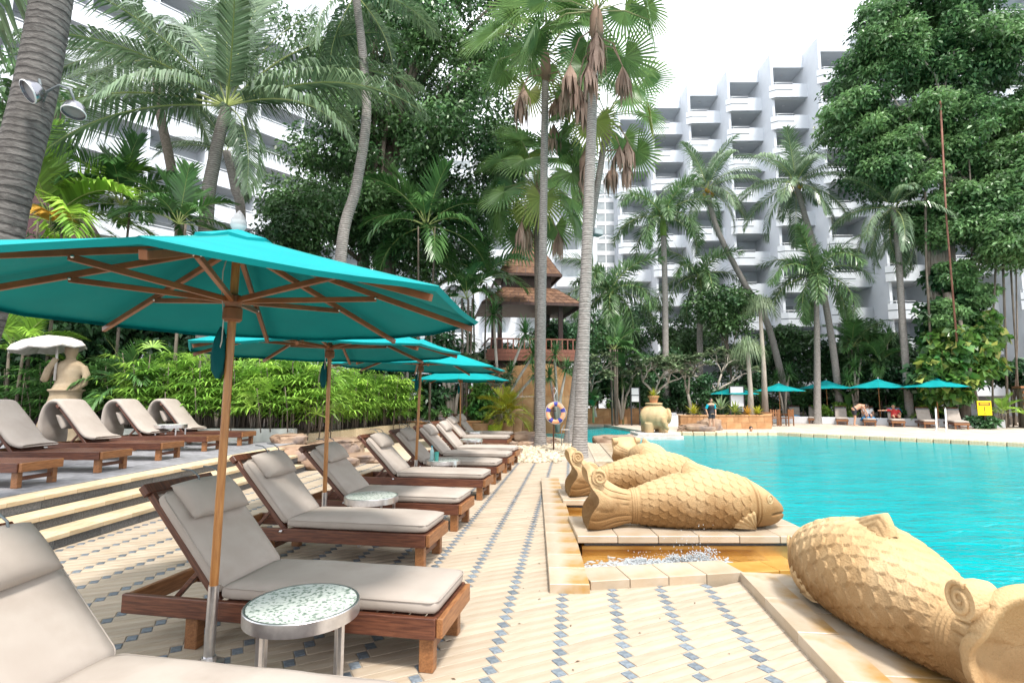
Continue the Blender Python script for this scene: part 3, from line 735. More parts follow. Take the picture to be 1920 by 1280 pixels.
# ---- side tables
me_ttop = MB().lathe([(0.285, 0.485), (0.283, 0.493), (0.0, 0.494)], 40, cap=False).mesh('table_top', M['mosaic'])
me_tband = MB().lathe([(0.287, 0.425), (0.300, 0.425), (0.300, 0.490), (0.296, 0.494), (0.286, 0.494), (0.286, 0.47), (0.0, 0.47)], 48, cap=False).mesh('band', M['steel'], True, angle=R(40))
me_tleg = MB().box(-0.0125, 0.0125, -0.0125, 0.0125, 0.0, 0.43).mesh('leg', M['steel'], bevel=0.002, seg=1)
def side_table(loc, rz, label, group, sc=1.0):
    t = thing('side_table', label, 'side table', loc, rz, group, sc)
    b = put('band', me_tband, t); put('table_top', me_ttop, t)
    for k in range(4):
        a = PI / 4 + k * PI / 2; put('leg', me_tleg, t, (0.275 * math.cos(a), 0.275 * math.sin(a), 0), (0, 0, a))
    return t
gt = 'round steel side tables on the deck'
side_table((-1.14, 3.04, 0), 0.35, 'nearest round steel table with pale glass chip top', gt)
side_table((-1.60, 6.22, 0), 0.6, 'round steel table between the second and third loungers', gt)
side_table((-1.22, 9.68, 0), 0.2, 'round steel table with two bottles standing on it', gt)
side_table((-1.08, 14.5, 0), 0.5, 'fourth round steel table, before the flat brown rock', gt)
side_table((-1.28, 17.8, 0), 0.1, 'farthest round steel table, beside the last umbrella pole', gt)
side_table((-8.4, 9.15, tz), 0.4, 'round steel table between the left terrace loungers', 'round steel side tables on the terrace', 1.1)
side_table((-7.75, 12.25, tz), 0.1, 'round steel table by the terrace lounger nearest the hedge', 'round steel side tables on the terrace', 1.1)
# ---- bottles
M['bottle'] = pm('clear_blue_plastic', (0.55, 0.74, 0.76), None, rough=0.1, trans=0.5, transcol=(0.6, 0.85, 0.87))
M['bottlegreen'] = pm('green_glass_tumbler', (0.10, 0.42, 0.38), None, rough=0.1, trans=0.5, transcol=(0.2, 0.7, 0.62))
t = thing('water_bottle', 'tall clear water bottle on the third round table', 'bottle', (-1.42, 9.62, 0.494))
put('body', MB().lathe([(0.03, 0), (0.034, 0.01), (0.034, 0.09), (0.031, 0.10), (0.034, 0.11), (0.034, 0.17), (0.013, 0.22), (0.013, 0.235)], 16).mesh('b', M['bottle'], True), t)
put('cap', MB().lathe([(0.016, 0.232), (0.016, 0.255)], 12).mesh('c', pm('blue_cap', (0.03, 0.28, 0.42), None, rough=0.4), True), t)
t = thing('tumbler', 'short green tumbler beside the clear water bottle', 'glass', (-1.33, 9.56, 0.494))
put('body', MB().lathe([(0.035, 0), (0.042, 0.15), (0.038, 0.15), (0.031, 0.01), (0, 0.01)], 16, cap=False).mesh('b', M['bottlegreen'], True), t)
put('rim', MB().lathe([(0.043, 0.147), (0.043, 0.153), (0.038, 0.153)], 16, cap=False).mesh('b', M['bottlegreen'], True), t)
# ---- umbrellas
def canopy_mesh(r, rim, apex, r0, sub=6, sag=0.05, th=0.006):
    """eight-sided canopy; panels sag between the ribs"""
    vs = []; fs = []; na = 8 * 6
    def zz(u, phi):
        z = apex + (rim - apex) * (u ** 0.93)
        return z
    rows = sub + 1
    for i in range(rows):
        u = i / sub
        for k in range(na):
            a = 2 * PI * k / na; loc = (a % (PI / 4)) - PI / 8
            rr = (r0 + (r - r0) * u) * math.cos(PI / 8) / math.cos(loc)      # straight edges between ribs
            mid = 1 - abs(loc) / (PI / 8)
            z = zz(u, a) - sag * mid * u * (1 - u * 0.55)
            vs.append((rr * math.cos(a), rr * math.sin(a), z))
    for i in range(rows - 1):
        for k in range(na):
            k2 = (k + 1) % na; fs.append((i * na + k, i * na + k2, (i + 1) * na + k2, (i + 1) * na + k))
    n0 = len(vs)
    # hem folded under the rim
    for k in range(na):
        x, y, z = vs[(rows - 1) * na + k]; vs.append((x * 0.985, y * 0.985, z - 0.022))
    for k in range(na):
        k2 = (k + 1) % na; fs.append(((rows - 1) * na + k, (rows - 1) * na + k2, n0 + k2, n0 + k))
    return MB().add(vs, fs).mesh('canopy', M['teal'], True, angle=R(28))
UR, UZ, UA = 1.63, 2.17, 2.64
me_canopy = canopy_mesh(UR, UZ, UA, 0.10, 10)
for v in me_canopy.vertices:
    q = v.co; rr_ = math.hypot(q.x, q.y); md = 1 - abs((math.atan2(q.y, q.x) % (PI / 4)) - PI / 8) / (PI / 8); q.z += md * .014 * mnoise.noise(Vector((q.x * 2.2, q.y * 2.2, 3))) + .006 * md * mnoise.noise(Vector((q.x * 7, q.y * 7, 9))) * min(1, rr_)
def seam_mesh():
    vs, fs = [], []
    for i in range(11):
        u = i / 10; r = .10 + (UR - .10) * u; z = UA + (UZ - UA) * (u ** .93) + .0015
        vs += [(r * .999, -.012, z - .004), (r * .999, .012, z - .004), (r, 0, z + .002)]
    for i in range(10):
        a = i * 3; fs += [(a, a + 2, a + 5, a + 3), (a + 2, a + 1, a + 4, a + 5)]
    return MB().add(vs, fs).mesh('seam', M['tealseam'])
M['tealseam'] = pm('teal_seam', (0.0, 0.19, 0.185), (0.0, 0.215, 0.205), 3, .8)
me_seam = seam_mesh()
me_vent = canopy_mesh(0.28, 2.60, 2.69, 0.03, 3, 0.03)
me_vent.name = 'vent'
me_pole = MB().tube([(0, 0, 0.42), (0, 0, 1.5), (0, 0, 2.62)], 0.025, 20).mesh('pole', M['pole'], True, angle=R(40))
me_sleeve = MB().tube([(0, 0, 0.0), (0, 0, 0.46)], 0.031, 20).mesh('sleeve', M['steel'], True, angle=R(40))
me_base = MB().lathe([(0.085, 0), (0.085, 0.01), (0.08, 0.015), (0.045, 0.02), (0.04, 0.05)], 32).mesh('base', M['steel'], True, angle=R(30))
me_runner = MB().lathe([(0.045, 2.085), (0.058, 2.10), (0.058, 2.17), (0.048, 2.18), (0.052, 2.20), (0.062, 2.21), (0.062, 2.25), (0.04, 2.26)], 20).mesh('runner', M['ribwood'], True, angle=R(35))
me_crown = MB().lathe([(0.05, 2.50), (0.06, 2.52), (0.06, 2.58), (0.04, 2.60)], 16).mesh('crown_hub', M['ribwood'], True, angle=R(35))
me_finial = MB().lathe([(0.02, 2.66), (0.034, 2.69), (0.050, 2.72), (0.047, 2.755), (0.024, 2.80), (0.004, 2.825)], 20).mesh('finial', M['white'], True)
rz_ = lambda u: UA - 0.055 + (UZ - UA) * (u ** 0.93)
me_rib = MB().bar((0.05, 0, rz_(0.03)), (UR * 0.97, 0, rz_(0.97) - 0.012), 0.028, 0.038).mesh('rib', M['ribwood'], bevel=0.003, seg=1)
me_strut = MB().bar((0.05, 0, 2.225), (UR * 0.55, 0, rz_(0.55) - 0.022), 0.026, 0.034).mesh('strut', M['ribwood'], bevel=0.003, seg=1)
me_pin = MB().tube([(UR * 0.545, -0.02, rz_(0.55) - 0.02), (UR * 0.545, 0.02, rz_(0.55) - 0.02)], 0.008, 8).mesh('pin', M['steel'], True)
me_rope = MB().tube([(0.05, 0.0, 2.53), (0.075, 0.005, 2.40), (0.07, 0.0, 2.25), (0.05, 0, 2.12), (0.055, 0.01, 1.95), (0.07, 0.0, 1.86)], 0.004, 6).mesh('cord', M['palestone'], True)
def pouch_mesh():
    vs, fs = [], []; n = 12; prof = [(0.02, 2.05), (0.035, 2.02), (0.07, 1.95), (0.085, 1.82), (0.075, 1.72), (0.03, 1.66)]
    for i, (r, z) in enumerate(prof):
        for k in range(n):
            a = 2 * PI * k / n; q = r * (1 + 0.25 * math.sin(3 * a + i))
            vs.append((-0.06 + 0.45 * q * math.cos(a), .72 * q * math.sin(a), 2.05 + (z - 2.05) * .85))
    for i in range(len(prof) - 1):
        for k in range(n):
            k2 = (k + 1) % n; fs.append((i * n + k, i * n + k2, (i + 1) * n + k2, (i + 1) * n + k))
    return MB().add(vs, fs).mesh('cover_pouch', M['tealdark'], True)
me_pouch = pouch_mesh()
def umbrella(label, loc, rz, group, full=True, sc=1.0, tilt=(0, 0)):
    t = thing('umbrella', label, 'umbrella', loc, rz, group, sc)
    t.rotation_euler = (tilt[0], tilt[1], rz)
    put('base', me_base, t); put('sleeve', me_sleeve, t); put('pole', me_pole, t)
    c = put('canopy', me_canopy, t); put('vent', me_vent, c)
    for k in range(8): put('seam', me_seam, c, (0, 0, 0), (0, 0, k * PI / 4)); put('finial', me_finial, t)
    put('runner', me_runner, t); put('crown_hub', me_crown, t)
    for k in range(8):
        a = k * PI / 4
        r = put('rib', me_rib, t, (0, 0, 0), (0, 0, a)); put('strut', me_strut, t, (0, 0, 0), (0, 0, a + 0.0))
        if full: put('pin', me_pin, r)
    if full:
        put('cord', me_rope, t, rot=(0, 0, 1.9)); put('cord', me_rope, t, rot=(0, 0, 3.6))
        o = put('cover_pouch', me_pouch, t, rot=(0, 0, -rz + 0.15))
    return t
gu = 'teal umbrellas along the deck loungers'
umbrella('largest and nearest teal umbrella, filling the left of the photo', (-1.83, 3.40, 0), R(17), gu, tilt=(0, R(0.7)))
umbrella('second teal umbrella, standing between the second and third loungers', (-2.27, 6.62, 0), R(8), gu)
umbrella('third teal umbrella, beside the table with the bottles', (-1.78, 10.0, 0), R(14), gu, tilt=(0, R(1.8)))
umbrella('fourth and farthest teal umbrella of the deck row', (-1.72, 17.9, 0), R(3), gu)
gf = 'teal umbrellas across the pool'
for px, sc, rz, lb in ((1376, 31.2, .3, 'leftmost far teal umbrella, behind the large white notice board'), (1461, 33.2, .1, 'second far teal umbrella from the left, by the wooden chairs'),
                       (1550, 34.0, .5, 'middle teal umbrella across the pool'), (1648, 31.8, .2, 'teal umbrella across the pool, right behind the bending man'),
                       (1756, 29.4, .35, 'rightmost teal umbrella across the pool, next to the metal handrail')):
    p = W(px, 740, sc); umbrella(lb, (p.x, sc, 0.0), rz, gf, False, {1376: .83, 1461: .92}.get(px, 1.0))
# ---- closed cream parasol behind the hedge
t = thing('closed_parasol', 'closed cream parasol standing behind the bright hedge', 'umbrella', tuple(W(538, 700, 19.5))[:2] + (0.35,))
def folds(prof, n, amp, mat, name):
    vs, fs = [], []
    for (r, z) in prof:
        for k in range(n * 2):
            a = PI * k / n; q = r * (1 + (amp if k % 2 else -amp)); vs.append((q * math.cos(a), q * math.sin(a), z))
    N = n * 2
    for i in range(len(prof) - 1):
        for k in range(N): fs.append((i * N + k, i * N + (k + 1) % N, (i + 1) * N + (k + 1) % N, (i + 1) * N + k))
    return MB().add(vs, fs).mesh(name, mat)
put('pole', MB().tube([(0, 0, 0), (0, 0, 2.75)], 0.025, 12).mesh('pole', M['pole'], True), t)
put('canopy', folds([(0.36, 1.45), (0.30, 1.7), (0.20, 2.3), (0.11, 2.7), (0.03, 2.82)], 8, 0.16, pm('cream_canvas', (0.55, 0.50, 0.45), None, rough=0.8, trans=.15), 'canopy'), t)
# ---- far loungers facing the pool
fl = [(1490, 34.8, 'far lounger with a blue towel, left of the far row', 'blue'), (1528, 33.9, 'empty far lounger between the two left far umbrellas', None), (1578, 32.6, 'empty far lounger left of the bending man', None),
      (1629, 31.4, 'far lounger the man is bending over', None), (1679, 30.4, 'far lounger with the person in red', None), (1734, 29.2, 'empty far lounger left of the metal handrail', None), (1790, 28.2, 'rightmost empty far lounger by the yellow sign', None)]
far_l = []
for px, Y, lb, tw in fl:
    p = W(px, 760, Y); rz = math.atan2(-0.70, -0.42) ; rz = R(-118) + R(random.uniform(-3, 3))
    far_l.append(lounger('sun_lounger', lb, (p.x + 0.45, Y + 0.9, 0), rz, 'loungers across the pool', 'far', int(px), False, R(55)))
M['bluetowel'] = pm('blue_towel', (0.0, 0.20, 0.48), (0.02, 0.28, 0.60), 8, 0.9)
M['redcloth'] = pm('red_cloth', (0.45, 0.03, 0.03), (0.55, 0.05, 0.05), 8, 0.9)
def towel(root, x0, x1, z, label, mat, ang=0.0):
    o = thing('towel', label, 'towel', root.location, root.rotation_euler[2])
    vs, fs = [], []; n = 12; m = 9
    for i in range(n):
        for j in range(m):
            u = i / (n - 1); v = j / (m - 1) * 2 - 1
            x = x0 + (x1 - x0) * u; y = v * 0.40; zz = z + 0.012 * math.sin(9 * x + 5 * v) + (-(abs(v) - 0.8) * 0.9 if abs(v) > 0.8 else 0)
            zz += 0.05 * math.exp(-((u - .5) / .25) ** 2 - (v / .5) ** 2)
            vs.append((x, y, zz))
    for i in range(n - 1):
        for j in range(m - 1): fs.append((i * m + j, (i + 1) * m + j, (i + 1) * m + j + 1, i * m + j + 1))
    me = MB().add(vs, fs).mesh('towel', mat, True); q = put('cloth', me, o); md = q.modifiers.new('s', 'SOLIDIFY'); md.thickness = 0.012
    return o
towel(far_l[0], 1.0, 1.9, 0.45, 'rumpled blue towel on the leftmost far lounger', M['bluetowel'])
towel(far_l[3], 0.8, 1.7, 0.45, 'blue towel on the lounger under the bending man', M['bluetowel'])
# ---- wooden table and chairs far left of the row
def wood_chair(label, loc, rz):
    t = thing('armchair', label, 'chair', loc, rz, 'wooden armchairs across the pool')
    put('seat', MB().box(-.25, .25, -.25, .25, .42, .46).mesh('seat', M['teakend'], bevel=.005), t)
    for sx in (-1, 1):
        for sy in (-1, 1): put('leg', MB().box(sx * .23 - .025, sx * .23 + .025, sy * .23 - .025, sy * .23 + .025, 0, .419 if sx > 0 else .95).mesh('leg', M['teakend']), t)
        put('arm', MB().box(-.2, .27, sx * .25 - .03, sx * .25 + .03, .64, .67).mesh('arm', M['teakend']), t)
        put('arm_post', MB().box(.2, .25, sx * .25 - .02, sx * .25 + .02, .461, .639).mesh('post', M['teakend']), t)
    for i in range(4): put('back_slat', MB().box(-.245, -.22, -.2 + .12 * i, -.13 + .12 * i, .5, .93).mesh('slat', M['teakend']), t)
p = W(1452, 770, 30.5)
t = thing('dining_table', 'wooden table behind the brown planter across the pool', 'table', (p.x - 0.2, 31.3, 0))
put('table_top', MB().box(-.7, .7, -.45, .45, .70, .75).mesh('top', M['teakend'], bevel=.005), t)
for sx in (-1, 1):
    for sy in (-1, 1): put('leg', MB().box(sx * .6 - .03, sx * .6 + .03, sy * .36 - .03, sy * .36 + .03, 0, .699).mesh('leg', M['teakend']), t)
wood_chair('wooden armchair at the left side of the far table', (p.x - 0.15, 30.3, 0), R(80))
wood_chair('wooden armchair at the right side of the far table', (p.x + 0.75, 30.6, 0), R(120))
# ---- pool handrail
t = thing('pool_handrail', 'white curved metal handrail at the far pool edge', 'handrail', (0, 0, 0))
M['railmetal'] = pm('polished_rail', (0.78, 0.79, 0.80), None, rough=0.15, metal=0.8)
for dx in (0.0, 0.45):
    b = GR(1757, 806); d = Vector((.62, -.55, 0)) * dx; q = Vector((b.x, b.y, 0)) + d; n = Vector((-0.55, -0.62, 0))
    put('rail', MB().tube([q - n * .4 + Vector((0, 0, 0)), q - n * .4 + Vector((0, 0, .95)), q - n * .25 + Vector((0, 0, 1.1)), q - n * .05 + Vector((0, 0, 1.0)), q + n * .05 + Vector((0, 0, .55)), q + n * .5 + Vector((0, 0, .12)), q + n * .95 + Vector((0, 0, -.1)), q + n * 1.0 + Vector((0, 0, -.35))], 0.035, 10).mesh('rail', M['railmetal'], True), t)
# ================================================================== STATUES, ROCKS, SIGNS
def fuse(mb, name, mat, voxel=0.02, smooth=4, fac=0.5):
    me = mb.mesh('tmp', mat); o = bpy.data.objects.new('tmp', me); C.objects.link(o)
    m = o.modifiers.new('r', 'REMESH'); m.mode = 'VOXEL'; m.voxel_size = voxel
    if smooth:
        s = o.modifiers.new('s', 'SMOOTH'); s.iterations = smooth; s.factor = fac
    dg = bpy.context.evaluated_depsgraph_get(); dg.update()
    r = bpy.data.meshes.new_from_object(o.evaluated_get(dg)); r.name = name
    bpy.data.objects.remove(o); bpy.data.meshes.remove(me)
    r.materials.clear(); r.materials.append(mat)
    r.polygons.foreach_set('use_smooth', [True] * len(r.polygons))
    return r
def ball(mb, c, rx, ry=None, rz=None, n=12, m=8):
    ry = ry or rx; rz = rz or rx; vs = []; fs = []
    for i in range(m + 1):
        t = PI * i / m
        for k in range(n):
            a = 2 * PI * k / n; vs.append((c[0] + rx * math.sin(t) * math.cos(a), c[1] + ry * math.sin(t) * math.sin(a), c[2] - rz * math.cos(t)))
    for i in range(m):
        for k in range(n):
            k2 = (k + 1) % n
            if i == 0: fs.append((k, n + k2, n + k)) if False else fs.append((i * n + k, i * n + k2, (i + 1) * n + k2, (i + 1) * n + k))
            else: fs.append((i * n + k, i * n + k2, (i + 1) * n + k2, (i + 1) * n + k))
    return mb.add(vs, fs)
# ---- fountain froth
M['foam'] = pm('white_foam', (0.62, 0.65, 0.67), None, rough=0.2, trans=0.45)
def beads(lst, name):
    t_ = (1 + 5 ** .5) / 2; iv = np.array([(-1, t_, 0), (1, t_, 0), (-1, -t_, 0), (1, -t_, 0), (0, -1, t_), (0, 1, t_), (0, -1, -t_), (0, 1, -t_), (t_, 0, -1), (t_, 0, 1), (-t_, 0, -1), (-t_, 0, 1)]) / math.hypot(1, t_)
    fi = np.array([(0, 11, 5), (0, 5, 1), (0, 1, 7), (0, 7, 10), (0, 10, 11), (1, 5, 9), (5, 11, 4), (11, 10, 2), (10, 7, 6), (7, 1, 8), (3, 9, 4), (3, 4, 2), (3, 2, 6), (3, 6, 8), (3, 8, 9), (4, 9, 5), (2, 4, 11), (6, 2, 10), (8, 6, 7), (9, 8, 1)])
    V = [iv * np.array([r * (1 + .5 * (zs < .5)), r, r * zs]) + np.array([x, y, z]) for (x, y, z, r, zs) in lst]
    return np_mesh(name, np.concatenate(V), np.concatenate([fi + 12 * k for k in range(len(V))]), M['foam'], True, 3)
froth, drops = splash_spec()
o = put('fountain_splash', beads(froth, 'froth')); tag(o, 'white water splashing up in front of the long fish statue', 'water splash', kind='stuff')
put('droplets', beads(drops, 'droplets'), o)
# ---- carved carp
def stain_sand():
    """damp brown stain low on the stone"""
    m = M['sand'].copy(); m.name = 'damp_sandstone'; nt = m.node_tree; N = nt.nodes; L = nt.links; b = N['Principled BSDF']; src = b.inputs['Base Color'].links[0].from_socket
    tc = N.new('ShaderNodeTexCoord'); sp = N.new('ShaderNodeSeparateXYZ'); L.new(tc.outputs['Object'], sp.inputs[0]); nz = N.new('ShaderNodeTexNoise'); nz.inputs['Scale'].default_value = 4.5; nz.inputs['Detail'].default_value = 6; L.new(tc.outputs['Object'], nz.inputs['Vector'])
    ad = N.new('ShaderNodeMath'); ad.operation = 'MULTIPLY_ADD'; ad.inputs[1].default_value = -.45; L.new(nz.outputs['Fac'], ad.inputs[0]); L.new(sp.outputs[2], ad.inputs[2])
    mr = N.new('ShaderNodeMapRange'); mr.inputs[1].default_value = -.06; mr.inputs[2].default_value = .26; mr.inputs[3].default_value = .9; mr.inputs[4].default_value = 0; L.new(ad.outputs[0], mr.inputs[0])
    mx = N.new('ShaderNodeMix'); mx.data_type = 'RGBA'; mx.inputs[7].default_value = (.19, .095, .03, 1); L.new(mr.outputs[0], mx.inputs[0]); L.new(src, mx.inputs[6]); L.new(mx.outputs[2], b.inputs['Base Color'])
    M['sanddamp'] = m
stain_sand()
def grid_faces(nu, nv):
    i = np.arange(nu - 1)[:, None]; j = np.arange(nv)[None, :]; j2 = (j + 1) % nv
    return np.stack([i * nv + j, i * nv + j2, (i + 1) * nv + j2, (i + 1) * nv + j], -1).reshape(-1, 4)
def se(c, p): return np.sign(c) * np.abs(c) ** p
bx = np.array([.50, .62, .85, 1.1, 1.35, 1.55, 1.75, 1.93, 2.06, 2.18, 2.27, 2.315, 2.325])
bt = np.array([.40, .425, .50, .58, .63, .64, .605, .545, .475, .39, .305, .245, .22])
bb = np.array([.05, .035, .01, -.01, -.015, -.015, -.01, .0, .01, .03, .075, .13, .17])
bw = np.array([.145, .165, .235, .30, .34, .35, .335, .305, .262, .20, .13, .07, .025])
def smooth_interp(x, xp, fp):
    # cubic through the stations
    d = np.gradient(fp, xp); i = np.clip(np.searchsorted(xp, x) - 1, 0, len(xp) - 2)
    h = xp[i + 1] - xp[i]; s = (x - xp[i]) / h
    return (2 * s**3 - 3 * s**2 + 1) * fp[i] + (s**3 - 2 * s**2 + s) * h * d[i] + (-2 * s**3 + 3 * s**2) * fp[i + 1] + (s**3 - s**2) * h * d[i + 1]
def carp_body():
    nu, nv = 330, 220
    x = np.linspace(.50, 2.325, nu)[:, None] * np.ones((1, nv)); ph = (np.arange(nv) / nv * 2 * PI)[None, :] * np.ones((nu, 1))
    zt = smooth_interp(x, bx, bt); zb = smooth_interp(x, bx, bb); w = smooth_interp(x, bx, bw)
    mid = (zt + zb) / 2; hh = (zt - zb) / 2
    def pos(off):
        y = (w + off) * se(np.cos(ph), .86); z = mid + (hh + off) * se(np.sin(ph), .86)
        return y, z
    # overlapping scales, free edge towards the tail
    U = (1.885 - x) / 0.098; Vv = ph / (2 * PI) * 20 + 0.18 * np.sin(x * 9 + ph * 2)
    hgt = np.zeros_like(x); done = np.zeros(x.shape, bool)
    i0 = np.floor(U).astype(int)
    for di in (-2, -1, 0, 1):
        i = i0 + di; c = np.floor(Vv - 0.5 * (i % 2)) + 0.5 + 0.5 * (i % 2)
        dv = Vv - c; edge = i + 0.55 + 1.0 * np.sqrt(np.clip(1 - (np.abs(dv) / 0.56) ** 2.2, 0, 1))
        cov = (U <= edge) & (~done)
        hgt = np.where(cov, 0.25 * np.clip(1 - (edge - U) / 1.3, 0, 1) + 0.75 * np.clip(1 - (edge - U) / 1.3, 0, 1) ** 4, hgt); done |= cov
    mask = np.clip((1.87 - x) / .03, 0, 1) * np.clip((x - .665) / .02, 0, 1)
    off = 0.015 * hgt * mask
    zr = (np.sin(ph))
    gl = lambda c, s: np.exp(-((x - c - 0.05 * (1 - zr ** 2) * 0.6) / s) ** 2)
    off -= 0.016 * (gl(1.895, .010) + gl(1.945, .009)); off += 0.010 * gl(1.92, .016)
    for k in range(3): off += 0.012 * np.exp(-((x - .585 - .024 * k) / .009) ** 2)
    y, z = pos(off)
    # mouth line
    mz = 0.175 + 0.10 * np.clip(2.30 - x, 0, 1) - 0.55 * np.clip(2.30 - x, 0, 1) ** 2
    g = np.exp(-((z - mz) / .011) ** 2) * np.clip((x - 2.10) / .05, 0, 1)
    y = y * (1 - 0.14 * g); x2 = x - 0.02 * g
    V = np.stack([x2, y, z], -1).reshape(-1, 3)
    F = grid_faces(nu, nv)
    return np_mesh('carp_body', V, F, M['sanddamp'], True)
def carp_tail():
    nu, nv = 90, 170
    t = np.linspace(0, 1, nu)[:, None] * np.ones((1, nv)); ph = (np.arange(nv) / nv * 2 * PI)[None, :] * np.ones((nu, 1))
    ts = np.array([0, .15, .35, .55, .75, .9, 1.0])
    zt = smooth_interp(t, ts, np.array([.405, .42, .47, .545, .645, .695, .665]))
    zb = smooth_interp(t, ts, np.array([.05, .035, .01, -.01, -.015, -.012, .0]))
    w = smooth_interp(t, ts, np.array([.145, .16, .205, .265, .33, .365, .37]))
    cs, sn = np.cos(ph), np.sin(ph)
    yy = w * se(cs, .45); zz = (zt + zb) / 2 + (zt - zb) / 2 * se(sn, .6)
    rel = (zz - zb) / (zt - zb)
    xe = 0.05 + 0.12 * np.exp(-((rel - .52) / .2) ** 2)
    x = .57 - t * (.57 - xe)
    side = np.clip((np.abs(yy) / w - .55) / .3, 0, 1)
    g = np.zeros_like(x)
    for k in range(6):
        line = 0.12 + 0.15 * k + 0.055 * np.sin(t * 5.2 + .3 * k) * (0.4 + t)
        g += np.exp(-((rel - line) / .016) ** 2)
    dsp = -0.016 * g * side * np.clip(t / .12, 0, 1) * np.clip((1.02 - t) / .1, 0, 1)
    yy = yy + np.sign(yy) * dsp
    V = [np.stack([x, yy, zz], -1).reshape(-1, 3)]; F = [grid_faces(nu, nv)]
    # hollow rear face
    m = 26; base = V[0][-nv:]; cy, cz = base[:, 1].mean(), base[:, 2].mean(); prev = (nu - 1) * nv; tot = nu * nv
    for k in range(1, m + 1):
        s = 1 - k / (m + .001); ring = base.copy()
        ring[:, 1] = cy + (base[:, 1] - cy) * s; ring[:, 2] = cz + (base[:, 2] - cz) * s
        ring[:, 0] = base[:, 0] * s + .10 * (1 - s) + 0.26 * (1 - s ** 2) ** 1.2 - 0.02 * math.sin(PI * min(1, (1 - s) * 4)) * (1 if k < m / 4 else 0)
        V.append(ring); j = np.arange(nv); j2 = (j + 1) % nv
        F.append(np.stack([prev + j, prev + j2, tot + j2, tot + j], -1)); prev = tot; tot += nv
    return np_mesh('carp_tail', np.concatenate(V), np.concatenate(F), M['sanddamp'], True)
def scroll_mesh():
    mb = MB(); n = 44; pts, rad = [], []
    for i in range(n):
        u = i / (n - 1); a = PI * 0.65 - u * 2 * PI * 1.75; r = .070 * (1 - u) + .006
        pts.append((r * math.cos(a), 0, r * math.sin(a))); rad.append(.013 - .005 * u)
    mb.tube(pts, rad, 8)
    d = MB(); d.tube([(0, -.075, 0), (0, -.03, 0), (0, .05, 0)], [.080, .088, .082], 28)
    mb2 = MB(); mb2.add(d.v, d.f); mb2.add([(p[0], p[1] + .053, p[2]) for p in mb.v], mb.f)
    return mb2.mesh('scroll', M['sand'], True, angle=R(50))
def dorsal_mesh():
    nu, nv = 60, 40; V = np.zeros((nu, nv, 3))
    for i in range(nu):
        u = i / (nu - 1); x = 1.26 + .36 * u
        h = .15 * (math.sin(min(1, (1 - u) * 1.0) * PI * .5) ** 1.2 if u > .12 else (u / .12) ** .6) * (1 if u < .92 else (1 - u) / .08)
        h = .155 * (min(1, u / .16) ** .7) * (1 - u) ** .8 + .0
        for j in range(nv):
            v = j / (nv - 1) * 2 - 1; k = 1 - abs(v)
            g = 0.008 * math.exp(-(((k * 5 + u * 2.2) % 1 - .5) / .16) ** 2) * (k > .03)
            V[i, j] = (x - .08 * k * (1 - u), (.088 * (1 - k) ** .7 + .014 - g * (1)) * (1 if v > 0 else -1) if j not in (nv // 2,) else 0, .575 - .07 * (1 - k) + h * k ** .9 + .045 * k)
    F = []
    for i in range(nu - 1):
        for j in range(nv - 1): F.append((i * nv + j, i * nv + j + 1, (i + 1) * nv + j + 1, (i + 1) * nv + j))
    return np_mesh('dorsal', V.reshape(-1, 3), np.array(F), M['sand'], True)
def pectoral_mesh(s):
    nu, nv = 40, 30; V = np.zeros((nu, nv, 3))
    for i in range(nu):
        for j in range(nv):
            u = i / (nu - 1); a = R(100 + 75 * j / (nv - 1)); r = .26 * u
            x = 1.93 + r * math.cos(a) * 1.0; z = .02 + r * math.sin(a) * .85
            g = .006 * math.sin(j / (nv - 1) * 2 * PI * 5)
            V[i, j] = (x, s * (float(smooth_interp(np.array([x]), bx, bw)[0]) * max(.5, (1 - ((z - .30) / .36) ** 2)) ** .5 * 1.0 + .028 * math.sin(min(1, (1 - u) * 5) * PI / 2) + g - .004), z)
    F = []
    for i in range(nu - 1):
        for j in range(nv - 1): F.append((i * nv + j, i * nv + j + 1, (i + 1) * nv + j + 1, (i + 1) * nv + j))
    return np_mesh('pectoral', V.reshape(-1, 3), np.array(F), M['sand'], True)
eye_mb = MB()
pts = [(.045 * math.cos(a), 0, .045 * math.sin(a)) for a in np.linspace(0, 2 * PI, 25)]
eye_mb.tube(pts, .010, 8, caps=False); ball(eye_mb, (0, 0, 0), .032, .014, .032)
me_eye = eye_mb.mesh('eye', M['sand'], True)
me_body, me_tail, me_scroll, me_dorsal = carp_body(), carp_tail(), scroll_mesh(), dorsal_mesh()
me_pec = [pectoral_mesh(-1), pectoral_mesh(1)]
def carp(label, loc, rz, sc=1.0):
    t = thing('fish_statue', label, 'statue', loc, rz, 'carved sandstone fish at the pool edge', sc)
    put('body', me_body, t); tl_ = put('tail_fin', me_tail, t); put('dorsal_fin', me_dorsal, t)
    for k, s in enumerate((-1, 1)):
        put('pectoral_fin', me_pec[k], t); put('eye', me_eye, t, (2.10, s * .228, .345), (0, 0, s * R(-32)))
        put('scroll', me_scroll, tl_, (.175, s * .325, .60), (0, 0, 0 if s > 0 else PI), (-1 if s < 0 else 1, 1, 1))
    return t
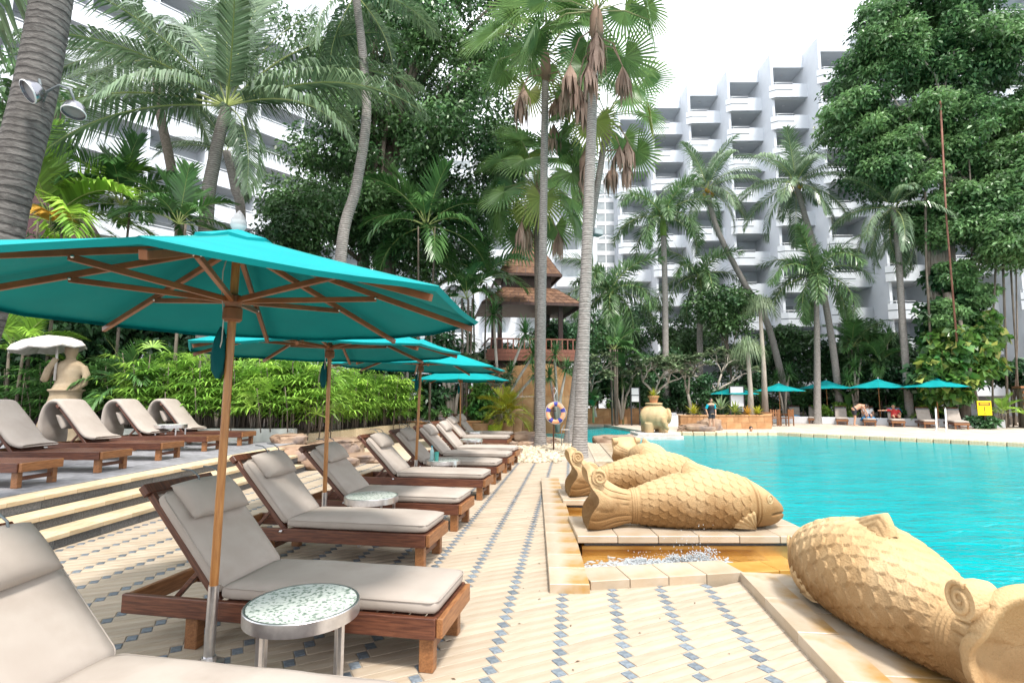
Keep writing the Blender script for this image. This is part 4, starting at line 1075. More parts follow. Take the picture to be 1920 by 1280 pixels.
def plinth(label, x0, x1, y0, y1, z, n):
    t = thing('statue_plinth', label, 'plinth', (0, 0, 0))
    put('base', MB().box(x0 + .06, x1 - .06, y0 + .06, y1 - .06, -.5, z - .12).mesh('base', M['golden']), t)
    put('shadow_course', MB().box(x0 + .09, x1 - .09, y0 + .09, y1 - .09, z - .12, z - .075).mesh('base', M['riser']), t)  # dark strip: the shadow gap under the coping, put into its colour
    me = MB().box(0.003, (x1 - x0) / n - .003, 0, (y1 - y0) / 2 - .003, z - .075, z).mesh('coping', M['kerb'], bevel=.006, seg=1)
    for i in range(n):
        for j in range(2): put('coping_stone', me, t, (x0 + (x1 - x0) / n * i, y0 + (y1 - y0) / 2 * j, random.uniform(-.002, .002)))
plinth('wet stone plinth under the long side-on fish', .70, 3.32, 5.92, 6.90, .12, 6)
plinth('stone plinth under the second fish, behind the long one', .74, 3.30, 7.95, 8.90, .12, 6)
plinth('stone plinth under the farthest fish', 1.9, 3.5, 10.6, 12.6, .12, 4)
carp('nearest fish statue, seen from its scrolled tail at the lower right', (2.40, 2.32, .075), R(87.6), 1.03)
carp('fish statue lying side-on with its smiling head towards the pool', (.80, 6.40, .118), R(-1), 1.0)
carp('fish statue half hidden behind the long side-on fish', (.80, 8.42, .118), R(1), 1.0)
carp('farthest fish statue, facing the camera with raised tail fins', (2.55, 12.4, .118), R(-78), .85)
# ---- elephant pot
t = thing('elephant_planter', 'round sandstone elephant planter standing in the water with a potted plant', 'planter', (6.15, 23.3, 0))
put('plinth', MB().box(-1.0, 1.0, -.85, .85, -.5, .0).box(-.9, .9, -.75, .75, .001, .12).mesh('pl', M['palestone'], bevel=.02, seg=1), t)
mb = MB(); ball(mb, (0, 0, .66), .62, .60, .56, 24, 16); ball(mb, (.12, -.42, .62), .34, .26, .38)
ball(mb, (-.38, -.30, .72), .30, .12, .34); ball(mb, (.55, -.18, .70), .14, .32, .34)
mb.tube([(.2, -.58, .62), (.25, -.68, .42), (.30, -.68, .25), (.42, -.62, .16)], [.15, .12, .09, .07], 12)
for a in (-.3, .3): mb.tube([(a, -.3, .0), (a, -.3, .4)], [.2, .22], 12)
for a in (-.3, .3): mb.tube([(a, .3, .0), (a, .3, .4)], [.2, .22], 12)
put('elephant_body', fuse(mb, 'elephant', M['sand'], .028, 3), t, (0, 0, .115))
put('rim', MB().lathe([(.25, 1.27), (.36, 1.29), (.37, 1.36), (.30, 1.38), (.1, 1.38)], 24).mesh('rim', M['sand'], True, angle=R(40)), t)
M['clay'] = pm('terracotta', (0.42, 0.17, 0.075), (0.52, 0.25, 0.12), 4, .8)
put('clay_pot', MB().lathe([(.15, 1.381), (.21, 1.60), (.24, 1.61), (.24, 1.68), (.20, 1.68), (.19, 1.63), (0, 1.62)], 20, cap=False).mesh('pot', M['clay'], True, angle=R(40)), t)
elephant = t
# ---- stone figure with a parasol
p = W(122, 700, 13.9)
t = thing('garden_statue', 'sandstone figure statue holding a pale stone parasol behind the terrace loungers', 'statue', (p.x, 13.9, .42), R(12), None, .95)
vs, fs = [], []; sec = [(0, 0, .60, .48), (.35, 0, .56, .44), (.75, .02, .47, .38), (1.05, .04, .40, .33), (1.30, .06, .36, .29), (1.42, .07, .37, .30), (1.46, .07, .345, .28), (1.62, .08, .29, .23), (1.80, .09, .30, .22), (1.98, .10, .34, .23), (2.12, .11, .35, .21), (2.22, .11, .24, .16), (2.28, .11, .11, .11), (2.36, .11, .11, .12), (2.46, .11, .15, .16), (2.6, .11, .15, .16), (2.72, .11, .06, .06)]
n = 40
for (z, cx, rx, ry) in sec:
    for k in range(n):
        a = 2 * PI * k / n; f = 1 + (.035 * math.sin(a * 9) * max(0, 1 - z / 1.2)); f *= (1 - .10 * math.exp(-((a - 4.5) / .18) ** 2) * (z < 1.3))
        vs.append((cx + rx * f * math.cos(a), ry * f * math.sin(a), z))
for i in range(len(sec) - 1):
    for k in range(n): fs.append((i * n + k, i * n + (k + 1) % n, (i + 1) * n + (k + 1) % n, (i + 1) * n + k))
fs.append(tuple(range(n - 1, -1, -1))); fs.append(tuple((len(sec) - 1) * n + k for k in range(n)))
mb = MB().add(vs, fs)
mb.tube([(-.20, 0, 2.08), (-.36, -.05, 1.9), (-.40, -.14, 1.72), (-.30, -.2, 1.98), (-.12, -.22, 2.30)], [.10, .10, .095, .085, .07], 12)
mb.tube([(.42, 0, 2.08), (.53, -.02, 1.85), (.52, -.08, 1.62), (.36, -.2, 1.46)], [.10, .095, .085, .07], 12)
mb.tube([(.07 + .40 * math.cos(a), .32 * math.sin(a), 1.44) for a in np.linspace(0, 2 * PI, 25)], .035, 8, caps=False)
put('figure', fuse(mb, 'figure', M['statuestone'], .02, 2), t)
par = MB(); vs, fs = [], []; n = 32
for i, (r, z) in enumerate([(.02, 2.98), (.25, 2.93), (.5, 2.83), (.72, 2.70), (.80, 2.58), (.78, 2.55), (.5, 2.76), (.02, 2.86)]):
    for k in range(n):
        a = 2 * PI * k / n; q = r * (1 + (.05 if k % 4 == 0 else -.01) * (r > .4)); vs.append((q * math.cos(a) * 1.05 - .12, q * math.sin(a), z + (.03 * math.cos(k * PI / 2)) * (r > .4)))
for i in range(7):
    for k in range(n): fs.append((i * n + k, i * n + (k + 1) % n, (i + 1) * n + (k + 1) % n, (i + 1) * n + k))
put('parasol', par.add(vs, fs).mesh('parasol', M['palestone'], False), t, (0, 0, 0), (0, R(-7), 0))
put('parasol_stick', MB().tube([(-.13, -.2, 1.7), (-.12, -.2, 2.9)], .03, 10).mesh('stick', M['palestone'], True), t)
# ---- rocks
def rock(label, loc, size, seed, rz=0.0, group='garden rocks', mat='rock'):
    bm = bmesh.new(); bmesh.ops.create_icosphere(bm, subdivisions=4, radius=1)
    for v in bm.verts:
        c = v.co.copy(); d = Vector((math.copysign(abs(c.x) ** .72, c.x), math.copysign(abs(c.y) ** .72, c.y), math.copysign(abs(c.z) ** .6, c.z)))
        nz = mnoise.fractal(c * 1.4 + Vector((seed * 7.3, seed, 0)), 1.0, 2.0, 5); st = mnoise.cell(c * 1.8 + Vector((seed, 0, 3)))
        d *= 1 + .20 * nz + .09 * st
        v.co = Vector((d.x * size[0], d.y * size[1], d.z * size[2] + size[2] * .55))
    me = bpy.data.meshes.new('rock'); bm.to_mesh(me); bm.free(); me.materials.append(M[mat]); me.polygons.foreach_set('use_smooth', [True] * len(me.polygons))
    try: me.set_sharp_from_angle(angle=R(32))
    except Exception: pass
    o = put('rock', me, None, loc, (0, 0, rz)); tag(o, label, 'rock', group); return o
rock('flat brown rock between the two farthest pairs of deck loungers', (-.40, 15.25, 0), (.68, .42, .17), 1)
rock('large slanting slab rock at the end of the steps', (-5.05, 12.85, .12), (.62, .48, .22), 2, .3)
rock('small reddish rock behind the slab rock at the steps', (-5.75, 14.0, .40), (.42, .3, .18), 3, .6)
rock('broad pale rock under the sandstone planter', (-4.75, 14.6, .1), (.75, .5, .26), 4, .2)
rock('cracked rock beside the lounger frames on the left', (-4.25, 12.6, 0), (.62, .42, .16), 5, .8)
rock('low rock behind the cracked one, left of the loungers', (-3.75, 13.6, 0), (.6, .45, .14), 6, .1)
rock('boulder at the foot of the tall fan palm', (.55, 19.3, 0), (.62, .42, .26), 7, .1)
rock('flat stone left of the fan palm boulder', (-.35, 18.2, 0), (.55, .35, .10), 8, .4)
rock('small stone on the pebbles before the boulder', (.45, 17.9, 0), (.32, .25, .10), 9, 1.0)
rock('grey rock at the water behind the farthest fish', (3.75, 19.6, -.1), (.85, .5, .24), 10, .15)
rock('pinkish flat rock left of the standing swimmer', (8.75, 25.7, 0), (.85, .5, .22), 11, 0)
rock('upright pinkish rock behind the standing swimmer', (9.75, 26.5, 0), (.62, .4, .36), 12, .5)
rock('low rock between the palms and the pebble bed', (1.2, 19.0, 0), (.5, .3, .12), 13, .5)
# ---- lifebuoy on a stake
b = GR(1038, 845)
t = thing('lifebuoy_post', 'dark iron stake carrying the lifebuoy', 'post', (b.x, b.y, 0))
put('stake', MB().tube([(0, 0, 0), (0, 0, 1.95)], .022, 8).mesh('stake', M['teak'], True), t)
put('hook', MB().tube([(0, 0, 1.85), (.05, -.05, 1.9), (.1, -.06, 1.8), (.02, -.06, 1.62)], .010, 6).mesh('hook', M['white'], True), t)
put('bracket', MB().bar((-.09, -.03, 1.2), (.09, -.03, 1.2), .03, .03).mesh('bracket', M['teak']), t)
t = thing('lifebuoy', 'orange and blue lifebuoy hanging on the iron stake', 'lifebuoy', (b.x + .06, b.y - .12, 1.14), 0)
def torus(r, q, a0, a1, n, mat, name):
    return MB().tube([(r * math.cos(a), 0, r * 1.15 * math.sin(a)) for a in np.linspace(a0, a1, n)], q, 14, caps=False).mesh(name, mat, True)
M['buoy'] = pm('faded_orange_buoy', (0.78, 0.33, 0.16), (0.82, 0.44, 0.26), 4, .45)
M['buoyblue'] = pm('blue_buoy_band', (0.05, 0.06, 0.32), None, rough=.5)
t.scale = (.85,) * 3
put('ring', torus(.27, .075, 0, 2 * PI, 49, M['buoy'], 'ring'), t)
for k in range(5):
    a = .3 + k * 2 * PI / 5; put('band', torus(.27, .0775, a - .22, a + .22, 8, M['buoyblue'], 'band'), t)
put('grab_line', MB().tube([(.36 * math.cos(a) * (1 + .03 * math.cos(5 * a)), 0, .40 * math.sin(a) * (1 + .03 * math.cos(5 * a))) for a in np.linspace(0, 2 * PI, 41)], .008, 6, caps=False).mesh('line', M['white'], True), t)
# ---- white notice boards
def board(label, px, py, Y, w, h, two):
    p = W(px, py, Y); t = thing('notice_board', label, 'notice board', (p.x, Y, 0), 0)
    z = p.z; fr = pm('black_frame', (.02, .02, .022), None, rough=.5) if 'bf' not in M else M['bf']; M['bf'] = fr
    put('panel', MB().box(-w / 2, w / 2, 0, .04, z - h / 2, z + h / 2).mesh('p', M['white']), t)
    for s in (-1, 1): put('post', MB().box(s * (w / 2 + .035) - .035, s * (w / 2 + .035) + .035, -.01, .05, 0, z + h / 2 + .05).mesh('post', fr), t)
    put('top_rail', MB().box(-w / 2, w / 2, -.01, .05, z + h / 2, z + h / 2 + .05).mesh('r', fr), t)
    if two: put('mid_rail', MB().box(-w / 2, w / 2, -.012, -.001, z - .05, z).mesh('r', fr), t)
board('small white notice board with a black bar across, by the channel', 1191, 740, 31.0, .42, .78, True)
board('large plain white notice board beside the pale palm trunk', 1382, 743, 30.2, .72, 1.1, False)
# ---- yellow depth sign
p = W(1846, 764, 27.6)
t = thing('depth_sign', 'yellow pool depth sign with a black number one', 'sign', (p.x, 27.6, .18), R(-20), None, .82)
M['signyellow'] = pm('sign_yellow', (0.85, 0.58, 0.0), None, rough=.5); M['signblack'] = pm('sign_black', (.03, .015, .01), None, rough=.6)
M['signbrown'] = pm('sign_brown', (.16, .06, .02), None, rough=.6)
put('panel', MB().box(-.36, .36, 0, .04, .62, 1.52).mesh('p', M['signyellow'], bevel=.01, seg=1), t)
put('header', MB().box(-.29, .29, -.006, -.001, 1.22, 1.44).mesh('h', M['signbrown']), t)
put('post', MB().box(-.04, .04, .041, .10, 0, 1.3).mesh('post', M['signblack']), t)
def text(s, size, mat, parent, loc, name):
    cu = bpy.data.curves.new('t', 'FONT'); cu.body = s; cu.size = size; cu.align_x = 'CENTER'; cu.align_y = 'CENTER'; cu.extrude = .002
    o = bpy.data.objects.new('t', cu); C.objects.link(o); dg = bpy.context.evaluated_depsgraph_get(); dg.update()
    me = bpy.data.meshes.new_from_object(o.evaluated_get(dg)); bpy.data.objects.remove(o); me.materials.clear(); me.materials.append(mat)
    return put(name, me, parent, loc, (PI / 2, 0, 0))
text('1', .42, M['signblack'], t, (0, -.004, 1.0), 'numeral')
text('M', .16, M['signblack'], t, (0, -.004, .73), 'unit_letter')
for z in (1.37, 1.30): put('header_line', MB().box(-.22, .22, -.009, -.0065, z - .018, z + .018).mesh('l', M['signyellow']), t)
# ---- pots
def pot(label, loc, r, h, mat):
    t = thing('plant_pot', label, 'pot', loc)
    put('body', MB().lathe([(r * .72, 0), (r * .95, h * .5), (r, h * .93), (r * 1.05, h * .93), (r * 1.05, h), (r * .93, h), (r * .9, h * .85), (0, h * .85)], 24, cap=False).mesh('pot', mat, True, angle=R(35)), t)
    put('soil', MB().lathe([(0, h * .86), (r * .9, h * .87)], 20, cap=False).mesh('soil', M['soil']), t)
    return t
M['greenpot'] = pm('lime_green_glaze', (0.20, 0.33, 0.02), (0.28, 0.42, 0.04), 3, .3)
M['tanpot'] = pm('tan_clay', (0.30, 0.17, 0.08), (0.42, 0.27, 0.15), 3, .8)
pot('lime green pot under the yellow palm', (-.72, 21.4, 0), .34, .52, M['greenpot'])
pot('tan clay pot left of the lime green pot', (-1.28 + .05, 21.3, 0), .34, .58, M['tanpot'])
pot('large rounded tan jar right of the lime green pot', (.05, 22.0, 0), .42, 1.3, M['tanpot'])
pot('tan clay pot right beside the lime green pot', (-.22, 21.3, 0), .26, .62, M['tanpot'])
# ---- lamps
M['lampsteel'] = pm('lamp_metal', (.30, .30, .33), None, rough=.22, metal=.9)
def can_lamp(label, loc, aim, sc, arm, cat='spotlight'):
    t = thing('spotlight', label, cat, loc, 0, None, sc)
    q = Vector(aim).to_track_quat('Z', 'Y'); t.rotation_mode = 'QUATERNION'; t.rotation_quaternion = q
    put('shade', MB().lathe([(.02, -.16), (.07, -.155), (.115, -.11), (.135, -.03), (.135, .0), (.125, .0), (.12, -.03), (.0, -.10)], 24, cap=False).mesh('shade', M['lampsteel'], True, angle=R(50)), t)
    put('lens', MB().lathe([(0, -.03), (.12, -.03)], 20, cap=False).mesh('lens', M['terrace']), t)
    put('rim', MB().lathe([(.136, -.012), (.14, -.006), (.14, .004), (.13, .006)], 24, cap=False).mesh('rim', M['white'], True), t)
    Mi = (Matrix.Translation(loc) @ q.to_matrix().to_4x4() @ Matrix.Diagonal((sc, sc, sc, 1))).inverted()
    put('arm', MB().tube([Mi @ Vector(p_) for p_ in arm] + [Vector((0, 0, -.15))], .013 / sc, 8).mesh('arm', M['darkrail'], True), t)
can_lamp('round steel spotlight strapped to the left palm trunk', W(52, 172, 5.28), (-.45, -.65, -.55), .85, [W(72, 165, 5.5), W(74, 150, 5.4)])
can_lamp('round steel spotlight hanging right of the left palm trunk', W(138, 212, 5.4), (.1, -.25, -.95), .80, [W(78, 195, 5.55), W(88, 172, 5.48), W(112, 160, 5.43), W(132, 168, 5.4)])
p = W(1118, 436, 15.3)
t = thing('floodlight', 'dark square floodlight on the tall fan palm trunk', 'floodlight', tuple(p), R(30))
put('housing', MB().box(-.17, .17, -.12, .12, -.1, .1).mesh('h', M['darkrail'], bevel=.03), t); put('lens', MB().box(-.14, .14, -.128, -.121, -.07, .07).mesh('l', M['glass']), t)
put('bracket', MB().tube([(-.16, .05, 0), (-.25, .16, .02), (-.34, .2, .05)], .015, 6).mesh('b', M['darkrail']), t)
# little metal stand by the pebbles
b = GR(1060, 838); t = thing('metal_stand', 'small wire stand at the channel edge by the palms', 'stand', (b.x, b.y, 0))
for s in (-1, 1): put('leg', MB().tube([(s * .12, 0, 0), (s * .12, 0, .55), (s * .12 + .1, .1, .72)], .012, 6).mesh('l', M['darkrail'], True), t)
put('top_bar', MB().tube([(-.14, 0, .56), (.14, 0, .56)], .014, 6).mesh('b', M['palestone'], True), t)
# ================================================================== BUILDINGS
FH, TOPZ, NF = 2.95, 32.6, 11
BW, BD = 3.0, 2.27           # bay width and set-back
root = thing('hotel_building', 'white stepped hotel block with stacked balconies behind the far pool side', 'building', (0, 0, 0))
def bay_wall():
    mb = MB()
    # side wall (faces the pool), party wall on the right, rear wall, slabs
    mb.box(-.0, .22, 0, 7.0, 0, TOPZ)                      # left wall
    mb.box(BW + .02, BW + .60, -.0, 7.0, 0, TOPZ)          # right pier
    mb.box(.225, BW + .015, 2.2, 2.4, 0, TOPZ - .01)       # wall behind the balconies
    mb.box(.225, BW + .015, .0, 2.19, TOPZ - 1.30, TOPZ - .002)   # roof parapet block
    return mb.mesh('bay_wall', M['hotel'])
me_bay = bay_wall()
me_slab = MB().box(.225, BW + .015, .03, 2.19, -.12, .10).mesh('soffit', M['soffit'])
def par_mesh():
    mb = MB(); h0, h1 = -.18, 1.02; y = -.28; t = .12
    poly = [(-.25, .0), (-.25, -.06), (.22, y - .1), (BW + .3, y - .1), (BW + .3, y - .1 + t), (.28, y - .1 + t), (-.13, .0)]
    mb.prism(poly, h0, h1)
    mb.prism([(-.25, .02), (-.13, .02), (.28, y + t), (BW + .3, y + t), (BW + .3, .02)], h0 + .002, h0 + .12)
    mb.box(BW * .58, BW + .29, y - .1 + .001, -.001, h1 - .2, h1 + .06)
    return mb.mesh('parapet', M['hotel'])
me_par = par_mesh()
me_groove = MB().prism([(-.262, -.06), (.215, -.392), (BW * .56, -.392), (BW * .56, -.37), (.22, -.37), (-.25, -.05)], .46, .53).mesh('groove', M['darkrail'])
me_brail = MB().tube([(-.18, -.02, 1.20), (.25, -.32, 1.20), (BW * .58, -.32, 1.20)], .03, 6).tube([(-.18, -.02, 1.03), (-.18, -.02, 1.2)], .02, 6).tube([(.25, -.32, 1.03), (.25, -.32, 1.2)], .02, 6).mesh('rail', M['frame'], True)
me_win = MB().box(.45, BW - .95, 2.13, 2.195, .1, 2.05).mesh('window', M['frame'])
me_pane = MB().box(0, 1.0, 2.10, 2.125, .16, 2.08).mesh('pane', M['glass'])
me_curt = MB().box(0, .46, 2.085, 2.098, .18, 2.06).mesh('curtain', M['curtain'])
me_lamp = MB().lathe([(.12, -.155), (.10, -.123)], 12, cx=BW / 2, cy=1.0).mesh('ceiling_lamp', M['white'])
for k in range(-2, 7):
    X = 17.4 + BW * k + 0.0; Y = 50 - BD * k
    put('bay_wall', me_bay, root, (X, Y, 0))
    for f in range(NF):
        zc = TOPZ - 1.30 - FH * f                 # soffit above this balcony
        zf = zc - FH
        if zf < -.5: continue
        # what the trees, roof or frame hide wholly is left out
        put('soffit', me_slab, root, (X, Y, zf + .0))
        pr = put('balcony_parapet', me_par, root, (X, Y, zf + .1)); put('parapet_groove', me_groove, pr)
        put('railing', me_brail, pr)
        w = put('window', me_win, root, (X, Y, zf + .1))
        for s in range(2): put('pane', me_pane, w, (.50 + (BW - 1.5) / 2 * s * 1.02, 0, 0), (0, 0, 0), ((BW - 1.6) / 2, 1, .95))
        if random.random() < .8: put('curtain', me_curt, w, (.52 + random.choice((0, .9)), 0, 0))
        if f < 6: put('ceiling_lamp', me_lamp, root, (X, Y, zc))
# ---- white wing with tall arched windows
root = thing('hotel_wing', 'white hotel wing with tall arched stair windows behind the fan palms', 'building', (0, 0, 0))
put('wall', MB().box(-8, 13.2, 56.4, 60, 0, 29.5).mesh('w', M['hotel']), root)
def arch(w, h, n=10):
    pts = [(-w / 2, 0), (w / 2, 0), (w / 2, h)] + [(w / 2 * math.cos(a), h + w * .32 * math.sin(a)) for a in np.linspace(0, PI, n)[1:-1]] + [(-w / 2, h)]
    return pts
def arch_mesh(w, h, y0, y1, mat, name):
    pts = arch(w, h); n = len(pts)
    vs = [(p[0], y0, p[1]) for p in pts] + [(p[0], y1, p[1]) for p in pts]
    fs = [tuple(range(n)), tuple(range(2 * n - 1, n - 1, -1))] + [(i, n + i, n + (i + 1) % n, (i + 1) % n) for i in range(n)]
    return MB().add(vs, fs).mesh(name, mat)
me_af = arch_mesh(2.0, 3.9, -.06, .02, M['frame'], 'arch_frame'); me_ap = arch_mesh(1.84, 3.78, -.09, -.061, M['glass'], 'arch_pane')
me_mull = MB().box(-.05, .05, -.13, -.092, 0, 4.3).mesh('mullion', M['white']); me_tr = MB().box(-.92, .92, -.125, -.092, -.22, .22).mesh('transom', M['white'])
for z in (10.0, 14.6, 19.2, 23.8):
    a = put('arched_window', me_af, root, (10.15, 56.39, z)); put('pane', me_ap, a); put('mullion', me_mull, a)
    for q in (1.2, 2.5, 3.8): put('transom', me_tr, a, (0, 0, q))
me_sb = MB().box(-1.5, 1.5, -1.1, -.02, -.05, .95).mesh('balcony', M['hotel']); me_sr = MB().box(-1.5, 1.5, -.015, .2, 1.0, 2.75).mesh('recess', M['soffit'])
for i, x in enumerate((-5.5, -1.6, 2.3, 6.2)):
    for f in range(9):
        z = 1.5 + 2.95 * f
        b = put('balcony', me_sb, root, (x, 56.39, z)); put('recess', MB().box(-1.5, 1.5, -.03, -.004, .97, 2.7).mesh('rec', M['soffit']) if (i + f == 0) else bpy.data.meshes['rec'], root, (x, 56.39, z))
        put('pane', me_wp if (i + f) else (me_wp := MB().box(-.9, .9, -.06, -.032, .98, 2.4).mesh('pane', M['glass'])), b)
# ---- left hotel block with long balcony bands
A = Vector((-44.0, 20.3)); az = R(40); dd = Vector((math.sin(az), math.cos(az)))
root = thing('hotel_building', 'white hotel block with long balcony bands behind the left palms', 'building', (A.x, A.y, 0), PI / 2 - az)
LEN = 62
put('wall', MB().box(0, LEN, 1.9, 8, 0, 42).mesh('w', M['hotel']), root)
nb = 15; bl = LEN / nb
me_band = MB().box(0.004, bl - 0.004, -.14, 0, -.35, 1.0).box(.004, bl - .004, .001, .12, -.34, -.1).mesh('band', M['hotel'])
me_bgr = MB().box(.1, bl - .1, -.148, -.142, .55, .62).mesh('groove', M['soffit'])
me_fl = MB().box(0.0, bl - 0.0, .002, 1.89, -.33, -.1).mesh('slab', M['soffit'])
me_fin = MB().box(-.11, .11, -.05, 1.89, -.09, 2.64).mesh('partition', M['hotel'])
me_rl = MB().box(0.05, bl - .05, -.10, -.04, 1.16, 1.22).box(bl / 2 - .02, bl / 2 + .02, -.09, -.05, 1.0, 1.16).mesh('railing', M['frame'])
me_lw = MB().box(.7, bl - 1.2, 1.80, 1.895, 0, 2.1).mesh('window', M['frame']); me_lp = MB().box(.78, bl - 1.28, 1.77, 1.795, .05, 2.02).mesh('pane', M['glass']); me_lc = MB().box(.8, .8 + .5, 1.74, 1.765, .05, 2.0).mesh('curtain', M['curtain'])
for f in range(12):
    z = 1.6 + 3.0 * f
    for i in range(nb):
        b = put('balcony_band', me_band, root, (i * bl, 0, z)); put('band_groove', me_bgr, b); put('railing', me_rl, b)
        put('soffit', me_fl, root, (i * bl, 0, z)); put('partition', me_fin, root, (i * bl, 0, z))
        w = put('window', me_lw, root, (i * bl, 0, z)); put('pane', me_lp, w)
        if random.random() < .7: put('curtain', me_lc, w, (random.uniform(0, 1.4), 0, 0))
# ---- Thai pavilion
p = W(985, 640, 29.0)
root = thing('garden_pavilion', 'open wooden Thai pavilion with tiered shingle roof and spire behind the palms', 'pavilion', (p.x, 29.0, 0), R(8))
M['shingle'] = pm('roof_shingle', (0.10, 0.048, 0.028), (0.17, 0.09, 0.052), 6, .85, obj=.2, bump=.5, bscale=20)
M['darkwood'] = pm('dark_stained_wood', (0.045, 0.022, 0.018), (0.085, 0.042, 0.034), 4, .6, stretch=(8, 8, 1))
M['redwood'] = pm('red_stained_wood', (0.16, 0.055, 0.035), (0.23, 0.085, 0.055), 4, .6, stretch=(8, 8, 1))
zf = 3.75
put('floor', MB().box(-2.3, 2.3, -2.3, 2.3, zf - .35, zf).mesh('floor', M['darkwood'], bevel=.01), root)
for k in range(3): put('fascia', MB().box(-2.42 + .05 * k, 2.42 - .05 * k, -2.42 + .05 * k, -2.36 + .05 * k, zf - .32 + .2 * k, zf - .14 + .2 * k).mesh('f', M['redwood']), root)
for sx in (-1, 1):
    for sy in (-1, 1):
        put('post', MB().box(sx * 1.6 - .11, sx * 1.6 + .11, sy * 1.6 - .11, sy * 1.6 + .11, zf, 6.35).mesh('post', M['darkwood']), root)
        put('pier', MB().box(sx * 1.5 - .22, sx * 1.5 + .22, sy * 1.5 - .22, sy * 1.5 + .22, 0, zf - .36).mesh('pier', M['darkwood']), root)
    put('railing', MB().box(sx * 2.2 - .03, sx * 2.2 + .03, -2.2, 2.2, zf + .75, zf + .82).mesh('r', M['redwood']), root)
put('railing', MB().box(-2.17, 2.17, -2.23, -2.17, zf + .75, zf + .82).mesh('r', M['redwood']), root)
for i in range(16): put('baluster', MB().box(-2.1 + .28 * i - .03, -2.1 + .28 * i + .03, -2.22, -2.18, zf, zf + .749).mesh('b', M['redwood']), root)
put('carved_panel', MB().box(-1.9, 1.9, -1.55, -1.45, 2.0, 3.39).mesh('panel', pm('carved_relief_panel', (.10, .04, .03), (.55, .33, .25), 5, .7, bump=.9, bscale=9)), root)
def tier(z0, z1, r0, r1, rows):
    rf = put('roof', MB().add([(x * r0, y * r0, z0) for x, y in ((-1, -1), (1, -1), (1, 1), (-1, 1))] + [(x * r1, y * r1, z1) for x, y in ((-1, -1), (1, -1), (1, 1), (-1, 1))], [(0, 1, 5, 4), (1, 2, 6, 5), (2, 3, 7, 6), (3, 0, 4, 7), (3, 2, 1, 0), (4, 5, 6, 7)]).mesh('roof', M['darkwood']), root)
    for sd in range(4):
        Tm = Matrix.Rotation(sd * PI / 2, 4, 'Z')
        for r in range(rows):
            u0 = r / rows; u1 = (r + 1.15) / rows
            def P(u, off): return (r0 + (r1 - r0) * u, z0 + (z1 - z0) * u + off)
            (ra, za), (rb, zb) = P(u0, .035), P(min(1, u1), .012)
            n = max(2, int(ra * 2 / .45))
            for i in range(n):
                a0 = -1 + 2 * i / n; a1 = -1 + 2 * (i + 1) / n - .02
                vs = [Tm @ Vector(q) for q in ((a0 * ra, -ra - .01, za), (a1 * ra, -ra - .01, za), (a1 * rb, -rb, zb), (a0 * rb, -rb, zb), (a0 * ra, -ra + .0, za - .04), (a1 * ra, -ra, za - .04))]
                put('shingle', MB().add(vs, [(0, 1, 2, 3), (4, 5, 1, 0)]).mesh('shingle', M['shingle']), rf)
    put('eave', MB().box(-r0 - .05, r0 + .05, -r0 - .06, -r0 + .02, z0 - .14, z0 + .0).mesh('e', M['darkwood']), rf)
    for s in (-1, 1): put('eave', MB().box(s * (r0 + .02) - .04, s * (r0 + .02) + .04, -r0 + .03, r0 + .05, z0 - .14, z0).mesh('e', M['darkwood']), rf)
tier(6.35, 7.35, 2.55, 1.35, 5)
put('clerestory', MB().box(-1.2, 1.2, -1.2, 1.2, 7.3, 8.1).mesh('c', M['darkwood']), root)
tier(8.05, 10.8, 1.65, .18, 7)
put('spire', MB().lathe([(.22, 10.75), (.12, 11.1), (.16, 11.3), (.05, 12.3), (.01, 13.0)], 10).mesh('s', M['darkwood'], True), root)
put('spire_base', MB().box(-.25, .25, -.25, .25, 10.6, 10.85).mesh('s', M['darkwood']), root)
# ---- dark gable roof behind the left palm trunk
p = W(92, 300, 20); root = thing('gable_spire', 'dark maroon pointed gable rising behind the left palm trunk', 'roof', (p.x, 20, .32))
M['maroon'] = pm('maroon_roof', (0.055, 0.022, 0.028), (0.085, 0.036, 0.042), 3, .7)
zt = W(92, 175, 20).z - .32; zb = W(92, 330, 20).z - .32
prof = [(-.10, zt), (.06, zt), (.16, zt - 1.2), (.42, zb + .6), (.95, zb - .8), (2.1, zb - 2.6), (2.4, 0), (-2.4, 0), (-2.1, zb - 2.6), (-1.05, zb - .8), (-.62, zb + .6), (-.22, zt - 1.2)]
n = len(prof); vs = [(x, -.9 * (1 - (z / zt) * .8), z) for x, z in prof] + [(x, .9 * (1 - (z / zt) * .8), z) for x, z in prof]
put('gable_face', MB().add(vs, [tuple(range(n - 1, -1, -1)), tuple(range(n, 2 * n))] + [(i, (i + 1) % n, n + (i + 1) % n, n + i) for i in range(n)]).mesh('g', M['maroon']), root)
put('ridge_trim', MB().tube([(-.02, -.25, zt + .2), (-.02, -.2, zt - .4)], .05, 8).mesh('t', M['maroon'], True), root)
